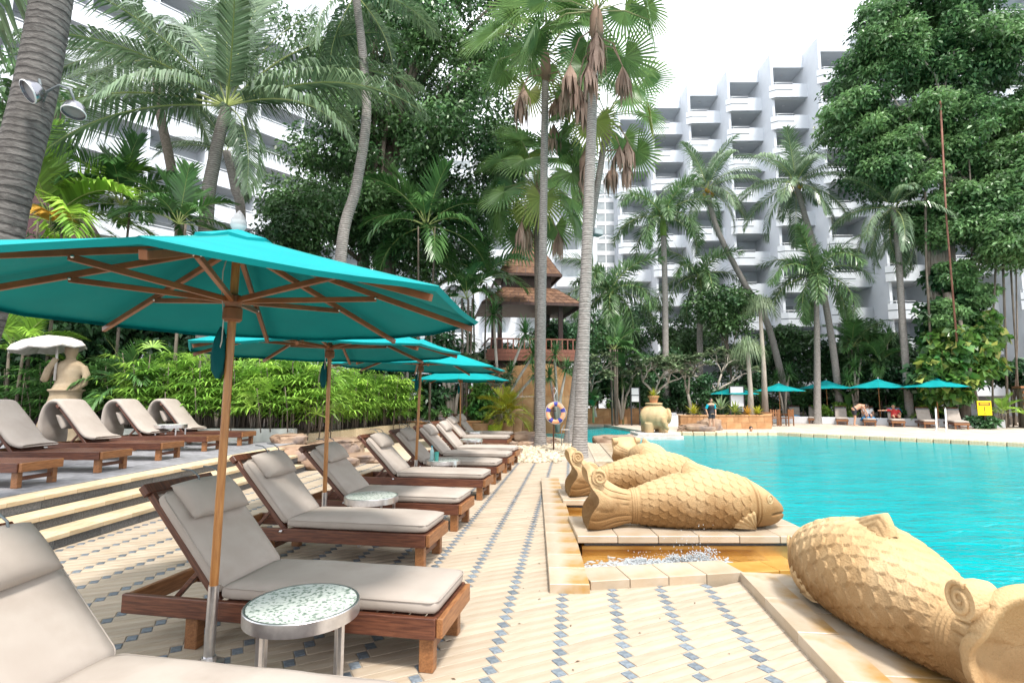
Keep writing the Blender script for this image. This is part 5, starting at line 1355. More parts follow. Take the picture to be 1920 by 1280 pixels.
# ================================================================== PLANTS
rnd = random.Random(11)
def strip_leaf(V, F, p0, d0, d1, nrm, L, w0, w1, bend=0.5):
    """one narrow leaf: base, middle, tip"""
    p1 = p0 + d0 * (L * bend); p2 = p1 + d1 * (L * (1 - bend)); s = d0.cross(nrm)
    if s.length < 1e-5: s = d0.cross(Vector((1, 0, 0.1)))
    s.normalize(); b = len(V)
    V.extend([tuple(p0 - s * w0), tuple(p0 + s * w0), tuple(p1 + s * w1), tuple(p1 - s * w1), tuple(p2)])
    F.extend([(b, b + 1, b + 2, b + 3), (b + 3, b + 2, b + 4)])
def frond_mesh(name, L, e0, droop, n, ll, lw, ldroop, mats, a0=68, a1=28, vee=0.25, plum=False, rr=0.028, bare=0.12, seed=0, twist=0.0):
    r = random.Random(seed); NS = 26; P = [Vector((0, 0, 0))]; T = []
    for i in range(NS):
        s = i / (NS - 1); e = e0 - droop * s ** 1.25; t = Vector((math.cos(e), 0.0, math.sin(e))); T.append(t)
        if i < NS - 1: P.append(P[-1] + t * (L / (NS - 1)))
    mb = MB(); mb.tube(P[::2] + [P[-1]], [rr * (1 - .85 * k / 13) for k in range(len(P[::2]) + 1)], 5, 0)
    V, F = [], []
    for i in range(n):
        s = bare + (1 - bare) * (i + .5) / n; f = s * (NS - 1); k = min(int(f), NS - 2); p = P[k].lerp(P[k + 1], f - k); t = T[k].lerp(T[k + 1], f - k).normalized()
        up = Vector((0, 1, 0)).cross(t) * -1; up.normalize()
        if up.z < 0 and not plum: up = -up if abs(t.z) < .98 else up
        prof = (0.55 + 1.6 * s * (1 - s) + .15) * (1 if s < .85 else (1 - s) / .15 * .55 + .45)
        for sg in (-1, 1):
            a = R(a0 + (a1 - a0) * s + r.uniform(-5, 5)); side = Vector((0, sg, 0))
            if plum:
                th = r.uniform(0, 2 * PI); side = Vector((0, 1, 0)) * math.cos(th) + up * math.sin(th)
            d0 = (t * math.cos(a) + side * math.sin(a) + up * (vee + r.uniform(-.1, .1)) * (0 if plum else 1)).normalized()
            d1 = (d0 + Vector((0, 0, -1)) * (ldroop * r.uniform(.6, 1.3))).normalized()
            strip_leaf(V, F, p, d0, d1, up + side * .2, ll * prof * r.uniform(.88, 1.08), lw * .5, lw, .42)
    mb.add(V, F, 1)
    return mb.mesh(name, mats)
M['rachis'] = pm('frond_midrib', (0.28, 0.34, 0.10), (0.36, 0.40, 0.16), 3, .5)
M['rachispale'] = pm('petiole', (0.20, 0.23, 0.10), (0.30, 0.30, 0.15), 3, .5)
ELEV = [80, 60, 40, 20, 0, -25]
def frond_set(tag_, L, droop, n, ll, lw, ldroop, mat, **kw):
    return [[frond_mesh(tag_, L * (1.0 if e < 75 else .9), R(e), R(droop * (.45 if e > 70 else .8 if e > 50 else 1)), n, ll, lw, ldroop * (.35 if e > 70 else .7 if e > 50 else 1), [M['rachis'], M[mat]], seed=ei * 7 + v, **kw) for v in range(2)] for ei, e in enumerate(ELEV)]
FR = {}
FR['coco'] = frond_set('coconut_frond', 5.2, 62, 84, 1.12, .030, 1.3, 'leaf_coconut_pale')
FR['cocofar'] = frond_set('coconut_frond', 4.6, 70, 52, 1.05, .036, 1.5, 'leaf_coconut_pale')
FR['fox'] = frond_set('foxtail_frond', 3.0, 105, 95, .62, .026, .5, 'leaf_coconut', plum=True, a0=60, a1=40, bare=.05)
FR['areca'] = frond_set('areca_frond', 2.3, 75, 34, .75, .034, .7, 'leaf_rhapis', a0=55, a1=25, vee=.5, bare=.22, rr=.018)
FR['arecadark'] = frond_set('palm_frond', 2.4, 80, 30, .80, .040, .8, 'leaf_strap', a0=55, a1=25, vee=.4, bare=.22, rr=.018)
FR['gold'] = frond_set('golden_frond', 1.35, 80, 26, .48, .022, .5, 'leaf_yellow', a0=55, a1=25, vee=.5, bare=.22, rr=.012)
def trunk_mesh(pts, r0, r1, name, mat, rings=60, amp=.05, n=14, flare=1.35):
    """ringed palm trunk along a smooth path"""
    c = [Vector(p) for p in pts]; P = []
    K = max(2, rings // (len(c) - 1))
    for i in range(len(c) - 1):
        a = c[max(i - 1, 0)]; b = c[i]; d = c[i + 1]; e = c[min(i + 2, len(c) - 1)]
        for k in range(K):
            s = k / K; P.append(.5 * ((2 * b) + (d - a) * s + (2 * a - 5 * b + 4 * d - e) * s * s + (3 * b - a - 3 * d + e) * s ** 3))
    P.append(c[-1]); Q, rad = [], []; N = len(P)
    for i, p in enumerate(P):
        u = i / (N - 1); r = r0 + (r1 - r0) * u + r0 * (flare - 1) * math.exp(-u * 14)
        Q.append(p); rad.append(r * (1 + amp + rnd.uniform(-.012, .012)))
        if i < N - 1: Q.append(p.lerp(P[i + 1], .72)); rad.append(r * (1 - amp * .3)); Q.append(p.lerp(P[i + 1], .92)); rad.append(r * (1 - amp))
    return MB().tube(Q, rad, n).mesh(name, mat, True, angle=R(50))
def crown(t, hub, fset, n, emax, emin, sc=1.0, az0=0.0, power=1.0, skip=None, tint=None, names='frond', roll=8):
    for i in range(n):
        u = i / max(1, n - 1); e = emax + (emin - emax) * u ** power + rnd.uniform(-6, 6); az = az0 + i * 2.39996 + rnd.uniform(-.2, .2)
        if skip and skip(az % (2 * PI), e): continue
        k = min(range(len(ELEV)), key=lambda q: abs(ELEV[q] - e)); d = R(ELEV[k] - e)
        o = put(names, fset[k][i % 2], t); s = sc * rnd.uniform(.9, 1.08)
        o.matrix_local = Matrix.Translation(hub) @ Matrix.Rotation(az, 4, 'Z') @ Matrix.Rotation(d, 4, 'Y') @ Matrix.Rotation(R(rnd.uniform(-roll, roll)), 4, 'X') @ Matrix.Diagonal((s, s, s, 1))
        if tint and rnd.random() < tint[0]:
            pass
    return t
def palm(label, base, pts, r0, r1, fset, n, emax, emin, sc=1.0, mat='trunk', az0=0.0, shaft=0.0, nuts=False, skip=None, group='palms', power=1.0, explicit=None, rings=70, name='palm_tree', amp=.014):
    b = Vector(base); t = thing(name, label, 'palm tree', tuple(b), 0, group)
    L = [Vector(p) - b for p in pts]
    put('trunk', trunk_mesh(L, r0, r1, 'trunk', M[mat], rings, amp), t)
    hub = L[-1]
    if shaft:
        put('crownshaft', MB().tube([hub - Vector((0, 0, .1)), hub + Vector((0, 0, shaft * .4)), hub + Vector((0, 0, shaft))], [r1 * 1.25, r1 * 1.35, r1 * .5], 12).mesh('shaft', M['leaf_new'], True), t); hub = hub + Vector((0, 0, shaft * .8))
    if explicit:
        for i, (az, e, s) in enumerate(explicit):
            k = min(range(len(ELEV)), key=lambda q: abs(ELEV[q] - e)); o = put('frond', fset[k][i % 2], t); s *= sc
            o.matrix_local = Matrix.Translation(hub) @ Matrix.Rotation(R(az), 4, 'Z') @ Matrix.Rotation(R(ELEV[k] - e), 4, 'Y') @ Matrix.Rotation(R(rnd.uniform(-8, 8)), 4, 'X') @ Matrix.Diagonal((s, s, s, 1))
    else: crown(t, hub, fset, n, emax, emin, sc, az0, power, skip)
    if nuts:
        mb = MB()
        for k in range(9):
            a = rnd.uniform(0, 6.28); ball(mb, (hub.x + .32 * math.cos(a), hub.y + .32 * math.sin(a), hub.z - .15 - rnd.uniform(0, .35)), .12, .12, .15, 10, 6)
        put('coconuts', mb.mesh('nuts', M['leaf_orange'], True), t)
    return t
gz = .32
# left foreground trunk
palm('thick leaning palm trunk at the left edge carrying two spotlights', (-6.15, 5.6, tz), [(-6.15, 5.6, tz), W(-28, 560, 5.6), W(12, 380, 5.6), W(62, 190, 5.6), W(97, 0, 5.6), W(125, -190, 5.6)], .215, .18, FR['coco'], 9, 45, -5, .85, az0=2.2, mat='trunknear', rings=40, skip=lambda a, e: (a < 2.5 or a > 4.0), amp=.012)
palm('big coconut palm with a full silvery crown above the nearest umbrella', (-9.3, 16.3, gz), [(-9.3, 16.3, gz), W(386, 430, 16.3), W(402, 300, 16.3), W(425, 200, 16.3)], .24, .16, FR['coco'], 21, 84, -32, 1.27, explicit=[(-8, 20, 1.05), (14, 40, 1), (-62, 32, .85), (-97, 0, .75), (-42, -28, .7), (192, 10, 1.1), (176, 27, 1.1), (163, 45, 1.05), (148, 66, 1), (95, 80, 1), (35, 72, .95), (-80, 78, .9), (22, 56, 1), (118, 42, .9), (62, 46, .9), (-128, 22, .8), (205, -8, .95), (-20, 2, .9), (230, 40, .9)])
palm('coconut palm whose brown trunk leans just left of the big silvery one', (-12.8, 20, gz), [(-12.8, 20, gz), W(338, 430, 20), W(322, 320, 20), W(300, 210, 20), W(292, 130, 20)], .20, .15, FR['coco'], 10, 75, 0, .9, az0=1.3, mat='trunkdark')
palm('short coconut palm behind the finial of the nearest umbrella', (-11.6, 22.5, gz), [(-11.6, 22.5, gz), W(452, 430, 22.5), W(440, 350, 22.5), W(425, 285, 22.5)], .22, .16, FR['coco'], 8, 50, -10, .6, az0=2.1)
palm('slender bent palm trunk in front of the dark fig tree', (-5.6, 16.8, gz), [(-5.6, 16.8, gz), W(640, 470, 16.8), W(668, 350, 16.8), W(687, 220, 16.8), W(680, 100, 16.8), W(667, -10, 16.8)], .19, .13, FR['coco'], 9, 60, -60, .7, az0=2.4, rings=110)
#palm('coconut palm with its crown only at the top left corner', (-16, 19, gz), [(-16, 19, gz), W(262, 300, 19), W(255, 60, 19), W(258, -20, 19)], .2, .15, FR['coco'], 13, 60, -45, .9, az0=.9)
palm('coconut palm leaning left in front of the hotel, right of the fan palms', (W(1480, 700, 36).x, 36, 0), [(W(1480, 700, 36).x, 36, 0), W(1440, 610, 36), W(1395, 530, 36), W(1345, 430, 36), W(1326, 355, 36)], .22, .16, FR['cocofar'], 19, 84, -35, .88, az0=.4, nuts=True)
palm('coconut palm with orange nuts in front of the hotel, second from the big right tree', (W(1572, 700, 34).x, 34, 0), [(W(1572, 700, 34).x, 34, 0), W(1560, 640, 34), W(1530, 480, 34), W(1508, 400, 34), W(1492, 345, 34)], .21, .15, FR['cocofar'], 21, 82, -35, .95, az0=1.7, nuts=True)
palm('coconut palm with hanging fronds tucked under the big right tree', (W(1700, 700, 31).x, 31, 0), [(W(1700, 700, 31).x, 31, 0), W(1692, 600, 31), W(1684, 470, 31), W(1674, 390, 31)], .20, .15, FR['cocofar'], 17, 55, -60, .85, az0=.9)
palm('tall foxtail palm with a dense green crown left of the leaning coconut', (W(1246, 700, 34).x, 34, 0), [(W(1246, 700, 34).x, 34, 0), W(1247, 560, 34), W(1245, 470, 34), W(1244, 440, 34)], .20, .16, FR['fox'], 15, 75, -20, 1.37, shaft=1.5, az0=.2)
palm('low bushy foxtail palm between the fan palm trunk and the tall foxtail', (W(1150, 700, 33).x, 33, 0), [(W(1150, 700, 33).x, 33, 0), W(1148, 620, 33), W(1145, 570, 33)], .22, .16, FR['fox'], 17, 70, -40, 1.46, shaft=1.0, az0=1.0)
palm('low dark foxtail palm right of the tall foxtail trunk', (W(1310, 700, 37).x, 37, 0), [(W(1310, 700, 37).x, 37, 0), W(1312, 600, 37), W(1312, 540, 37)], .22, .16, FR['fox'], 14, 70, -40, 1.40, shaft=1.0, az0=.6)
palm('foxtail palm with a thin grey trunk standing in front of the right hotel block', (W(1531, 770, 33).x, 33, 0), [(W(1531, 770, 33).x, 33, 0), W(1532, 650, 33), W(1531, 560, 33)], .21, .14, FR['fox'], 15, 75, -25, 1.37, shaft=1.9, az0=1.5)
palm('straight grey palm trunk rising behind the rightmost far umbrellas', (W(1689, 760, 35).x, 35, 0), [(W(1689, 760, 35).x, 35, 0), W(1690, 600, 35), W(1684, 440, 35)], .17, .15, FR['cocofar'], 9, 40, -50, .7, az0=.3)
# understory feather palms
def clump(label, loc, fset, n, sc, emax=78, emin=10, name='areca_palm', group='feather palms', stems=5, h=1.0, cat='palm'):
    t = thing(name, label, cat, loc, 0, group)
    mb = MB()
    for k in range(stems):
        a = 2 * PI * k / stems; q = .18 * sc
        mb.tube([(q * math.cos(a), q * math.sin(a), 0), (q * 1.2 * math.cos(a), q * 1.2 * math.sin(a), h * .6), (q * 1.5 * math.cos(a), q * 1.5 * math.sin(a), h)], [.05, .045, .03], 7)
    put('stems', mb.mesh('stems', M['bark'], True), t)
    crown(t, Vector((0, 0, h)), fset, n, emax, emin, sc, rnd.uniform(0, 6))
    return t
def cl(label, px, py, Y, fset, n, sc, gzz=gz, **kw):
    p = W(px, py, Y); return clump(label, (p.x, Y, gzz), fset, n, sc, h=max(.4, p.z - gzz), **kw)
pc = cl('bright green feather palm with a withered orange frond beside the left palm trunk', 95, 415, 15.6, FR['areca'], 16, 1.4, gz, stems=2)
o = put('withered_frond', frond_mesh('old', 2.3, R(8), R(35), 38, .95, .042, .7, [M['rachis'], M['leaf_orange']], seed=4), pc, (0, 0, W(95, 415, 15.6).z - gz - .1), (0, 0, R(-50))); o['label'] = 'withered orange palm frond'
cl('upright green palm left of the coconut trunks', 228, 385, 16.8, FR['arecadark'], 15, 1.05, gz, stems=1)
cl('small dark palm between the two coconut trunks', 335, 420, 15.0, FR['arecadark'], 13, .75, stems=1)
cl('fern-like green palm low beside the stone figure', 235, 725, 14.8, FR['arecadark'], 14, .62, .7, emin=-5)
cl('feathery palm behind the terrace loungers left of the stone figure', 30, 660, 14.8, FR['areca'], 15, .75, .7, stems=2)
cl('dark understory palm below the fig tree', 800, 425, 21, FR['arecadark'], 16, 1.25, emin=-15, stems=2)
cl('dark feather palm left of the pavilion roof', 900, 530, 25, FR['arecadark'], 14, 1.2, stems=2)
cl('green palm tucked behind the third umbrella', 875, 560, 22.5, FR['arecadark'], 12, .9)
cl('young palm with broad leaves by the frangipani', 1150, 655, 31, FR['arecadark'], 10, .9, 0)
cl('potted golden palm in the lime green pot', 952, 778, 21.4, FR['gold'], 22, .95, .45, stems=6, emin=-5)
cl('low palm under the straight grey trunk across the pool', 1650, 680, 34, FR['arecadark'], 13, 1.0, 0)
cl('dark palm clump in front of the hotel ground floor', 1600, 650, 36, FR['arecadark'], 13, 1.2, 0)
cl('low fan of palm leaves beside the yellow sign', 1880, 775, 28.6, FR['areca'], 10, .55, 0)
cl('spiky cycad between the last two far umbrellas', 1748, 775, 30.6, FR['areca'], 12, .55, .3, name='cycad', emin=20)
# ---- fan palms
def fan_mesh(name, Rb, pet, nseg, span, split, droop, mats, seed=0, cup=.25, fold=0.0, petbend=.25, hang=.9):
    r = random.Random(seed); mb = MB(); pts = [Vector((0, 0, 0)), Vector((pet * .5, 0, pet * petbend * .4)), Vector((pet, 0, 0))]
    mb.tube(pts, [.022, .017, .012], 5, 0)
    V, F = [], []; hub = pts[-1]
    for i in range(nseg):
        a = -span / 2 + span * (i + .5) / nseg; da = span / nseg / 2 * 1.04
        L = Rb * (1 - .22 * (abs(a) / (span / 2)) ** 2) * r.uniform(.93, 1.05)
        def pt(ang, rad, drop):
            x = rad * math.cos(ang); y = rad * math.sin(ang) * (1 - fold); return hub + Vector((x * math.cos(hang), y, -x * math.sin(hang) - drop * .6 + cup * rad * (abs(math.sin(ang)) ** 1.5) * (1 - fold * .5)))
        r1 = L * split; b = len(V); zz = .018 * Rb
        V.extend([tuple(hub + Vector((.01, 0, 0))), tuple(pt(a - da, r1, .04 * droop) + Vector((0, 0, -zz))), tuple(pt(a, r1, .04 * droop) + Vector((0, 0, zz))), tuple(pt(a + da, r1, .04 * droop) + Vector((0, 0, -zz))),
                  tuple(pt(a - da * .45, L * .8, droop * .22)), tuple(pt(a + da * .45, L * .8, droop * .22)), tuple(pt(a + r.uniform(-.02, .02), L, droop * r.uniform(.38, .62)))])
        F.extend([(b, b + 1, b + 2), (b, b + 2, b + 3), (b + 1, b + 4, b + 5, b + 2), (b + 2, b + 5, b + 3), (b + 4, b + 6, b + 5)])
    mb.add(V, F, 1); return mb.mesh(name, mats)
fans = [fan_mesh('fan_leaf', 1.0, 1.55, 34, R(290), .42, d, [M['rachispale'], M[m]], seed=i, cup=c, hang=hg) for i, (d, m, c, hg) in enumerate(((.5, 'leaf_fan', .1, .55), (.6, 'leaf_fan', .05, 1.0), (.7, 'leaf_fan', .15, .8), (.6, 'leaf_fanyellow', .1, 1.15)))]
def dead_fan(seed):
    r = random.Random(seed); mb = MB(); e = Vector((.65, 0, -.55)); mb.tube([(0, 0, 0), (.42, 0, -.08), e], [.02, .016, .012], 5, 0); V, F = [], []
    for i in range(22):
        a = 2 * PI * i / 22 + r.uniform(-.1, .1); q = r.uniform(.06, .26); L = r.uniform(.60, .95)
        d0 = Vector((math.cos(a) * q * 1.6, math.sin(a) * q * 1.6, -.75)).normalized(); d1 = Vector((math.cos(a) * q * .3, math.sin(a) * q * .3, -1)).normalized()
        strip_leaf(V, F, e, d0, d1, Vector((math.cos(a), math.sin(a), 0)), L, .012, .05, .5)
    mb.add(V, F, 1); return mb.mesh('dead_leaf', [M['leaf_dead'], M['leaf_dead']])
deads = [dead_fan(k) for k in range(4)]
def fan_palm(label, base, pts, r0, r1, n, nd, emax, emin, sc=1.0, mat='trunk', az0=0, rings=110, dead_e=(-20, -60)):
    b = Vector(base); t = thing('fan_palm', label, 'palm tree', tuple(b), 0, 'fan palms by the pebble bed')
    L = [Vector(p) - b for p in pts]; put('trunk', trunk_mesh(L, r0, r1, 'trunk', M[mat], rings, .016), t); hub = L[-1]
    put('leaf_bases', MB().tube([hub - Vector((0, 0, .9)), hub - Vector((0, 0, .5)), hub, hub + Vector((0, 0, .4))], [r1 * 1.1, r1 * 1.7, r1 * 1.5, .04], 12).mesh('bases', M['leaf_dead'], True), t)
    for i in range(n):
        e = emax + (emin - emax) * (i / (n - 1)) + rnd.uniform(-8, 8); az = az0 + i * 2.39996 + rnd.uniform(-.15, .15); s = sc * rnd.uniform(.85, 1.1)
        o = put('fan_leaf', fans[rnd.choice((0, 0, 1, 1, 2, 2, 3))], t)
        o.matrix_local = Matrix.Translation(hub + Vector((0, 0, .15))) @ Matrix.Rotation(az, 4, 'Z') @ Matrix.Rotation(-R(e), 4, 'Y') @ Matrix.Rotation(R(rnd.uniform(-25, 25)), 4, 'X') @ Matrix.Diagonal((s, s, s, 1))
    for i in range(nd):
        az = az0 + 1 + i * 2.1 + rnd.uniform(-.3, .3); s = sc * rnd.uniform(.9, 1.2)
        o = put('dead_leaf', deads[i % 4], t); o.matrix_local = Matrix.Translation(hub + Vector((0, 0, -.35 - .28 * (i % 4)))) @ Matrix.Rotation(az, 4, 'Z') @ Matrix.Diagonal((s * 1.1, s * 1.1, s * 1.15, 1))
    return t
b = GR(1013, 836); fan_palm('left of the two tall fan palms, its straight trunk beside the lifebuoy', b, [b, W(1014, 700, b.y), W(1018, 450, b.y), W(1021, 250, b.y), W(1023, 110, b.y)], .165, .115, 22, 6, 66, -32, 1.24, az0=.3)
b = GR(1086, 856); fan_palm('tallest fan palm with a pale ringed trunk, right of the lifebuoy', b, [b, W(1092, 700, b.y), W(1100, 480, b.y), W(1110, 220, b.y), W(1118, 30, b.y)], .19, .125, 17, 8, 60, -30, 1.12, az0=1.2)
b = GR(1066, 832); fan_palm('fan palm leaning behind the tallest trunk, with many brown leaves', b, [b, W(1088, 640, b.y), W(1108, 430, b.y), W(1128, 300, b.y), W(1137, 225, b.y)], .15, .10, 17, 8, 55, -38, 1.08, az0=2.2)
b = (W(1008, 700, 20.5).x, 20.5, 0); fan_palm('shorter fan palm with a dark shaggy trunk behind the left tall one', b, [b, W(1009, 600, 20.5), W(1008, 470, 20.5), W(1006, 360, 20.5)], .14, .13, 25, 3, 75, -48, 1.28, 'trunkdark', .9)
# ---- leaf clouds
def cloud(name, clusters, n, size, mat, seed=0, up=.55, aspect=.46, droop=.35):
    rg = np.random.default_rng(seed); c = np.array([q[0] for q in clusters], float); r = np.array([q[1] if hasattr(q[1], '__len__') else (q[1],) * 3 for q in clusters], float)
    w = r[:, 0] * r[:, 1]; w = w / w.sum(); k = rg.choice(len(c), n, p=w)
    d = rg.normal(size=(n, 3)); d /= np.linalg.norm(d, axis=1, keepdims=True); d[:, 2] = np.where(rg.random(n) < .35, np.abs(d[:, 2]), d[:, 2])
    rad = rg.random(n) ** .42; P = c[k] + d * r[k] * rad[:, None]
    N = rg.normal(size=(n, 3)) * .55 + d * .5 + np.array([0, 0, up]); N /= np.linalg.norm(N, axis=1, keepdims=True)
    A = rg.normal(size=(n, 3)) + d * .6 + np.array([0, 0, -droop]); A -= N * (A * N).sum(1, keepdims=True) * .8; A /= np.linalg.norm(A, axis=1, keepdims=True)
    Sd = np.cross(A, N); Sd /= np.linalg.norm(Sd, axis=1, keepdims=True) + 1e-9
    L = size * rg.uniform(.65, 1.3, n)[:, None]; Wd = L * aspect * .5
    V = np.stack([P, P + A * L * .45 + Sd * Wd + N * Wd * .35, P + A * L + np.array([0, 0, -.12]) * L, P + A * L * .45 - Sd * Wd + N * Wd * .35], 1).reshape(-1, 3)
    return np_mesh(name, V, np.arange(4 * n).reshape(-1, 4), M[mat])
def blobs(center, rad, n, r0, r1, seed, shell=.55, zcut=None):
    rg = random.Random(seed); out = []
    while len(out) < n:
        d = Vector((rg.gauss(0, 1), rg.gauss(0, 1), rg.gauss(0, 1))).normalized(); u = shell + (1 - shell) * rg.random()
        p = Vector((center[0] + d.x * rad[0] * u, center[1] + d.y * rad[1] * u, center[2] + d.z * rad[2] * u))
        if zcut and p.z < zcut: continue
        s = rg.uniform(r0, r1); out.append((tuple(p), (s * 1.25, s * 1.25, s * .75)))
    return out
def limbs(base, top, clusters, r0, seed, n=14, mat='bark'):
    rg = random.Random(seed); mb = MB(); base = Vector(base); top = Vector(top)
    mid = base.lerp(top, .5) + Vector((rg.uniform(-.2, .2), rg.uniform(-.2, .2), 0))
    mb.tube([base, base.lerp(mid, .15), mid, top], [r0 * 1.4, r0 * 1.05, r0 * .8, r0 * .5], 12)
    for (c, r) in rg.sample(clusters, min(n, len(clusters))):
        c = Vector(c); s = base.lerp(top, rg.uniform(.55, 1)); m_ = s.lerp(c, .5) + Vector((rg.uniform(-.4, .4), rg.uniform(-.4, .4), rg.uniform(.1, .6)))
        mb.tube([s, m_, c], [r0 * .32, r0 * .2, r0 * .06], 7)
    return mb.mesh('trunk', M[mat], True)
# dark weeping fig, centre left
fc = []
for (px, py, Y, rx, rz, nb_) in ((640, 40, 24, 4.6, 3.6, 34), (820, 120, 23, 3.4, 4.2, 36), (880, 300, 22.5, 2.4, 3.6, 30), (740, 330, 23.5, 3.2, 3.6, 32), (620, 270, 24, 1.9, 2.4, 18), (640, 400, 23, 2.6, 1.6, 16), (920, 60, 25, 2.4, 3.4, 18), (760, -120, 24, 5.5, 3.0, 30), (575, 385, 23, 1.5, 1.2, 10), (800, 470, 24, 2.6, 1.4, 14)):
    p = W(px, py, Y); fc += blobs(p, (rx, 2.4, rz), nb_, .55, 1.15, px)
b = Vector((W(720, 700, 24).x, 24, .3))
t = thing('fig_tree', 'huge dark weeping fig tree filling the centre left background', 'tree', tuple(b), 0)
put('trunk', limbs((0, 0, 0), W(740, 150, 24) - b, [(tuple(Vector(c) - b), r) for c, r in fc], .55, 3, 26), t)
put('trunk', limbs((-1.2, -.3, 0), W(690, 260, 24) - b, [(tuple(Vector(c) - b), r) for c, r in fc], .36, 5, 10), t)
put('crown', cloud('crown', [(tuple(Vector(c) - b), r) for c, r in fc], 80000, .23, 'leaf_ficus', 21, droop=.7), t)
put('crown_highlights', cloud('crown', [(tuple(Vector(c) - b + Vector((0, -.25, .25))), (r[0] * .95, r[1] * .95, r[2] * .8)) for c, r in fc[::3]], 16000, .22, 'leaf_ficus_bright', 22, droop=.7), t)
put('vine', cloud('vine', [(tuple(W(690, 440, 22.8) - b), (.5, .5, 1.6)), (tuple(W(735, 430, 22.8) - b), (.5, .5, 1.8))], 1600, .22, 'leaf_dark', 8), t)
# big bright tree on the right with hanging roots
rc = []
for (px, py, Y, rx, rz, nb_) in ((1640, 110, 31, 2.4, 3.2, 26), (1605, 220, 31, 1.7, 1.6, 14), (1700, 60, 30.5, 3.0, 3.4, 34), (1820, 60, 30, 3.4, 3.4, 36), (1700, 260, 30.5, 3.0, 2.4, 30), (1810, 240, 30.5, 2.6, 2.8, 30), (1740, 370, 30.5, 2.2, 1.5, 18), (1650, 330, 31, 1.5, 1.3, 12), (1910, 130, 30, 2.6, 3.5, 26), (1900, 330, 29, 1.5, 1.5, 16), (1760, -90, 31, 5, 2.2, 26), (1880, 410, 28.5, 1.7, 1.3, 16), (1950, 260, 29, 2.5, 3, 16), (1835, 400, 30, 1.7, 1.6, 16), (1890, 470, 28.6, 1.5, .9, 12), (1755, 440, 30.6, 1.5, .8, 10)):
    p = W(px, py, Y); rc += blobs(p, (rx, 2.2, rz), nb_, .5, 1.0, px + 1)
b = Vector((W(1778, 700, 31).x, 31, 0))
t = thing('fig_tree', 'large bright green fig tree with hanging roots at the upper right', 'tree', tuple(b), 0)
rel = [(tuple(Vector(c) - b), r) for c, r in rc]
put('trunk', limbs((0, 0, 0), W(1775, 230, 31) - b, rel, .36, 9, 12, 'barkpale'), t)
mb = MB()
for k in range(9):
    a = k * .7; x = W(1758 + 5 * k, 700, 30.6).x - b.x
    mb.tube([(x - .1, -.4 - .05 * k, 2.0), (x + .1 * math.sin(k), -.35, 7.0), (x + .1, -.35, W(1770, 400, 31).z)], [.09, .10, .13], 7)
put('root_bundle', mb.mesh('roots', M['barkpale'], True), t)
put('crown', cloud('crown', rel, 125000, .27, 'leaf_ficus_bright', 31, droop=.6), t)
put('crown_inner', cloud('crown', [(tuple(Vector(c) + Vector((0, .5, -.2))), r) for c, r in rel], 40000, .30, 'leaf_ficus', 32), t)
M['rootred'] = pm('red_brown_root', (0.15, 0.065, 0.045), (0.24, 0.11, 0.08), 4, .85)
def root(px0, py0, px1, py1, Y, r, mat='bark'):
    a = W(px0, py0, Y) - b; c = W(px1, py1, Y) - b; m_ = a.lerp(c, .5) + Vector((rnd.uniform(-.15, .15), 0, 0))
    put('hanging_root', MB().tube([a, m_, c], [r, r * .9, r], 7).mesh('root', M[mat], True), t)
root(1763, 190, 1794, 640, 28.6, .05, 'rootred'); root(1742, 400, 1746, 700, 30.2, .10); root(1880, 480, 1890, 800, 29, .06); root(1893, 470, 1912, 800, 29, .05); root(1868, 480, 1862, 800, 29, .05); root(1905, 500, 1900, 800, 29.3, .04); root(1817, 300, 1822, 480, 29.5, .04); root(1800, 600, 1842, 796, 28.9, .09); root(1735, 360, 1745, 640, 29.6, .06, 'bark')
# climber on the right trunk
vc = [(W(px, py, Y), (rx, .5, rz)) for px, py, Y, rx, rz in ((1790, 520, 29.8, 1.5, .8), (1770, 590, 29.6, 1.4, 1.0), (1830, 560, 29.6, 1.0, 1.0), (1800, 650, 29.4, 1.3, 1.2), (1840, 690, 29.2, 1.0, 1.3), (1800, 730, 29.2, .9, .8), (1760, 640, 29.8, .7, .8), (1745, 710, 29.6, .9, 1.0), (1845, 620, 29.4, .9, 1.0), (1770, 690, 29.3, 1.0, 1.0))]
b2 = Vector((W(1805, 700, 29.6).x, 29.7, 0)); t = thing('climbing_vine', 'broad leaved climber with yellow splashed leaves covering the right trunk', 'vine', tuple(b2))
rl = [(tuple(c - b2), r) for c, r in vc]
rlb = []
for q, (c, r) in enumerate(rl): rlb.append(blobs(c, (r[0] * 1.05, .6, r[2] * 1.15), 9, .22, .5, q + 300, .3))
rl_lo = sum(rlb[3:], []); rl_hi = sum(rlb[:4] + rlb[7:9], [])
put('stem', MB().tube([(0, 0, 0), (.1, 0, 2), (-.2, 0, 4.5), (-.3, .1, 7.5)], [.28, .25, .22, .18], 9).mesh('stem', M['bark'], True), t)
put('leaves', cloud('leaves', rl_lo, 3600, .46, 'leaf_vine', 41, up=.2, aspect=.8, droop=.9), t)
put('fine_leaves', cloud('leaves', rl_hi, 13000, .24, 'leaf_ficus_bright', 44, up=.3, droop=.7), t)
put('yellow_leaves', cloud('leaves', rl_lo, 330, .50, 'leaf_vineyellow', 42, up=.2, aspect=.8, droop=.9), t)
put('dark_leaves', cloud('leaves', [(tuple(Vector(c) + Vector((0, .5, 0))), r) for c, r in rl], 3000, .4, 'leaf_dark', 43, aspect=.8), t)
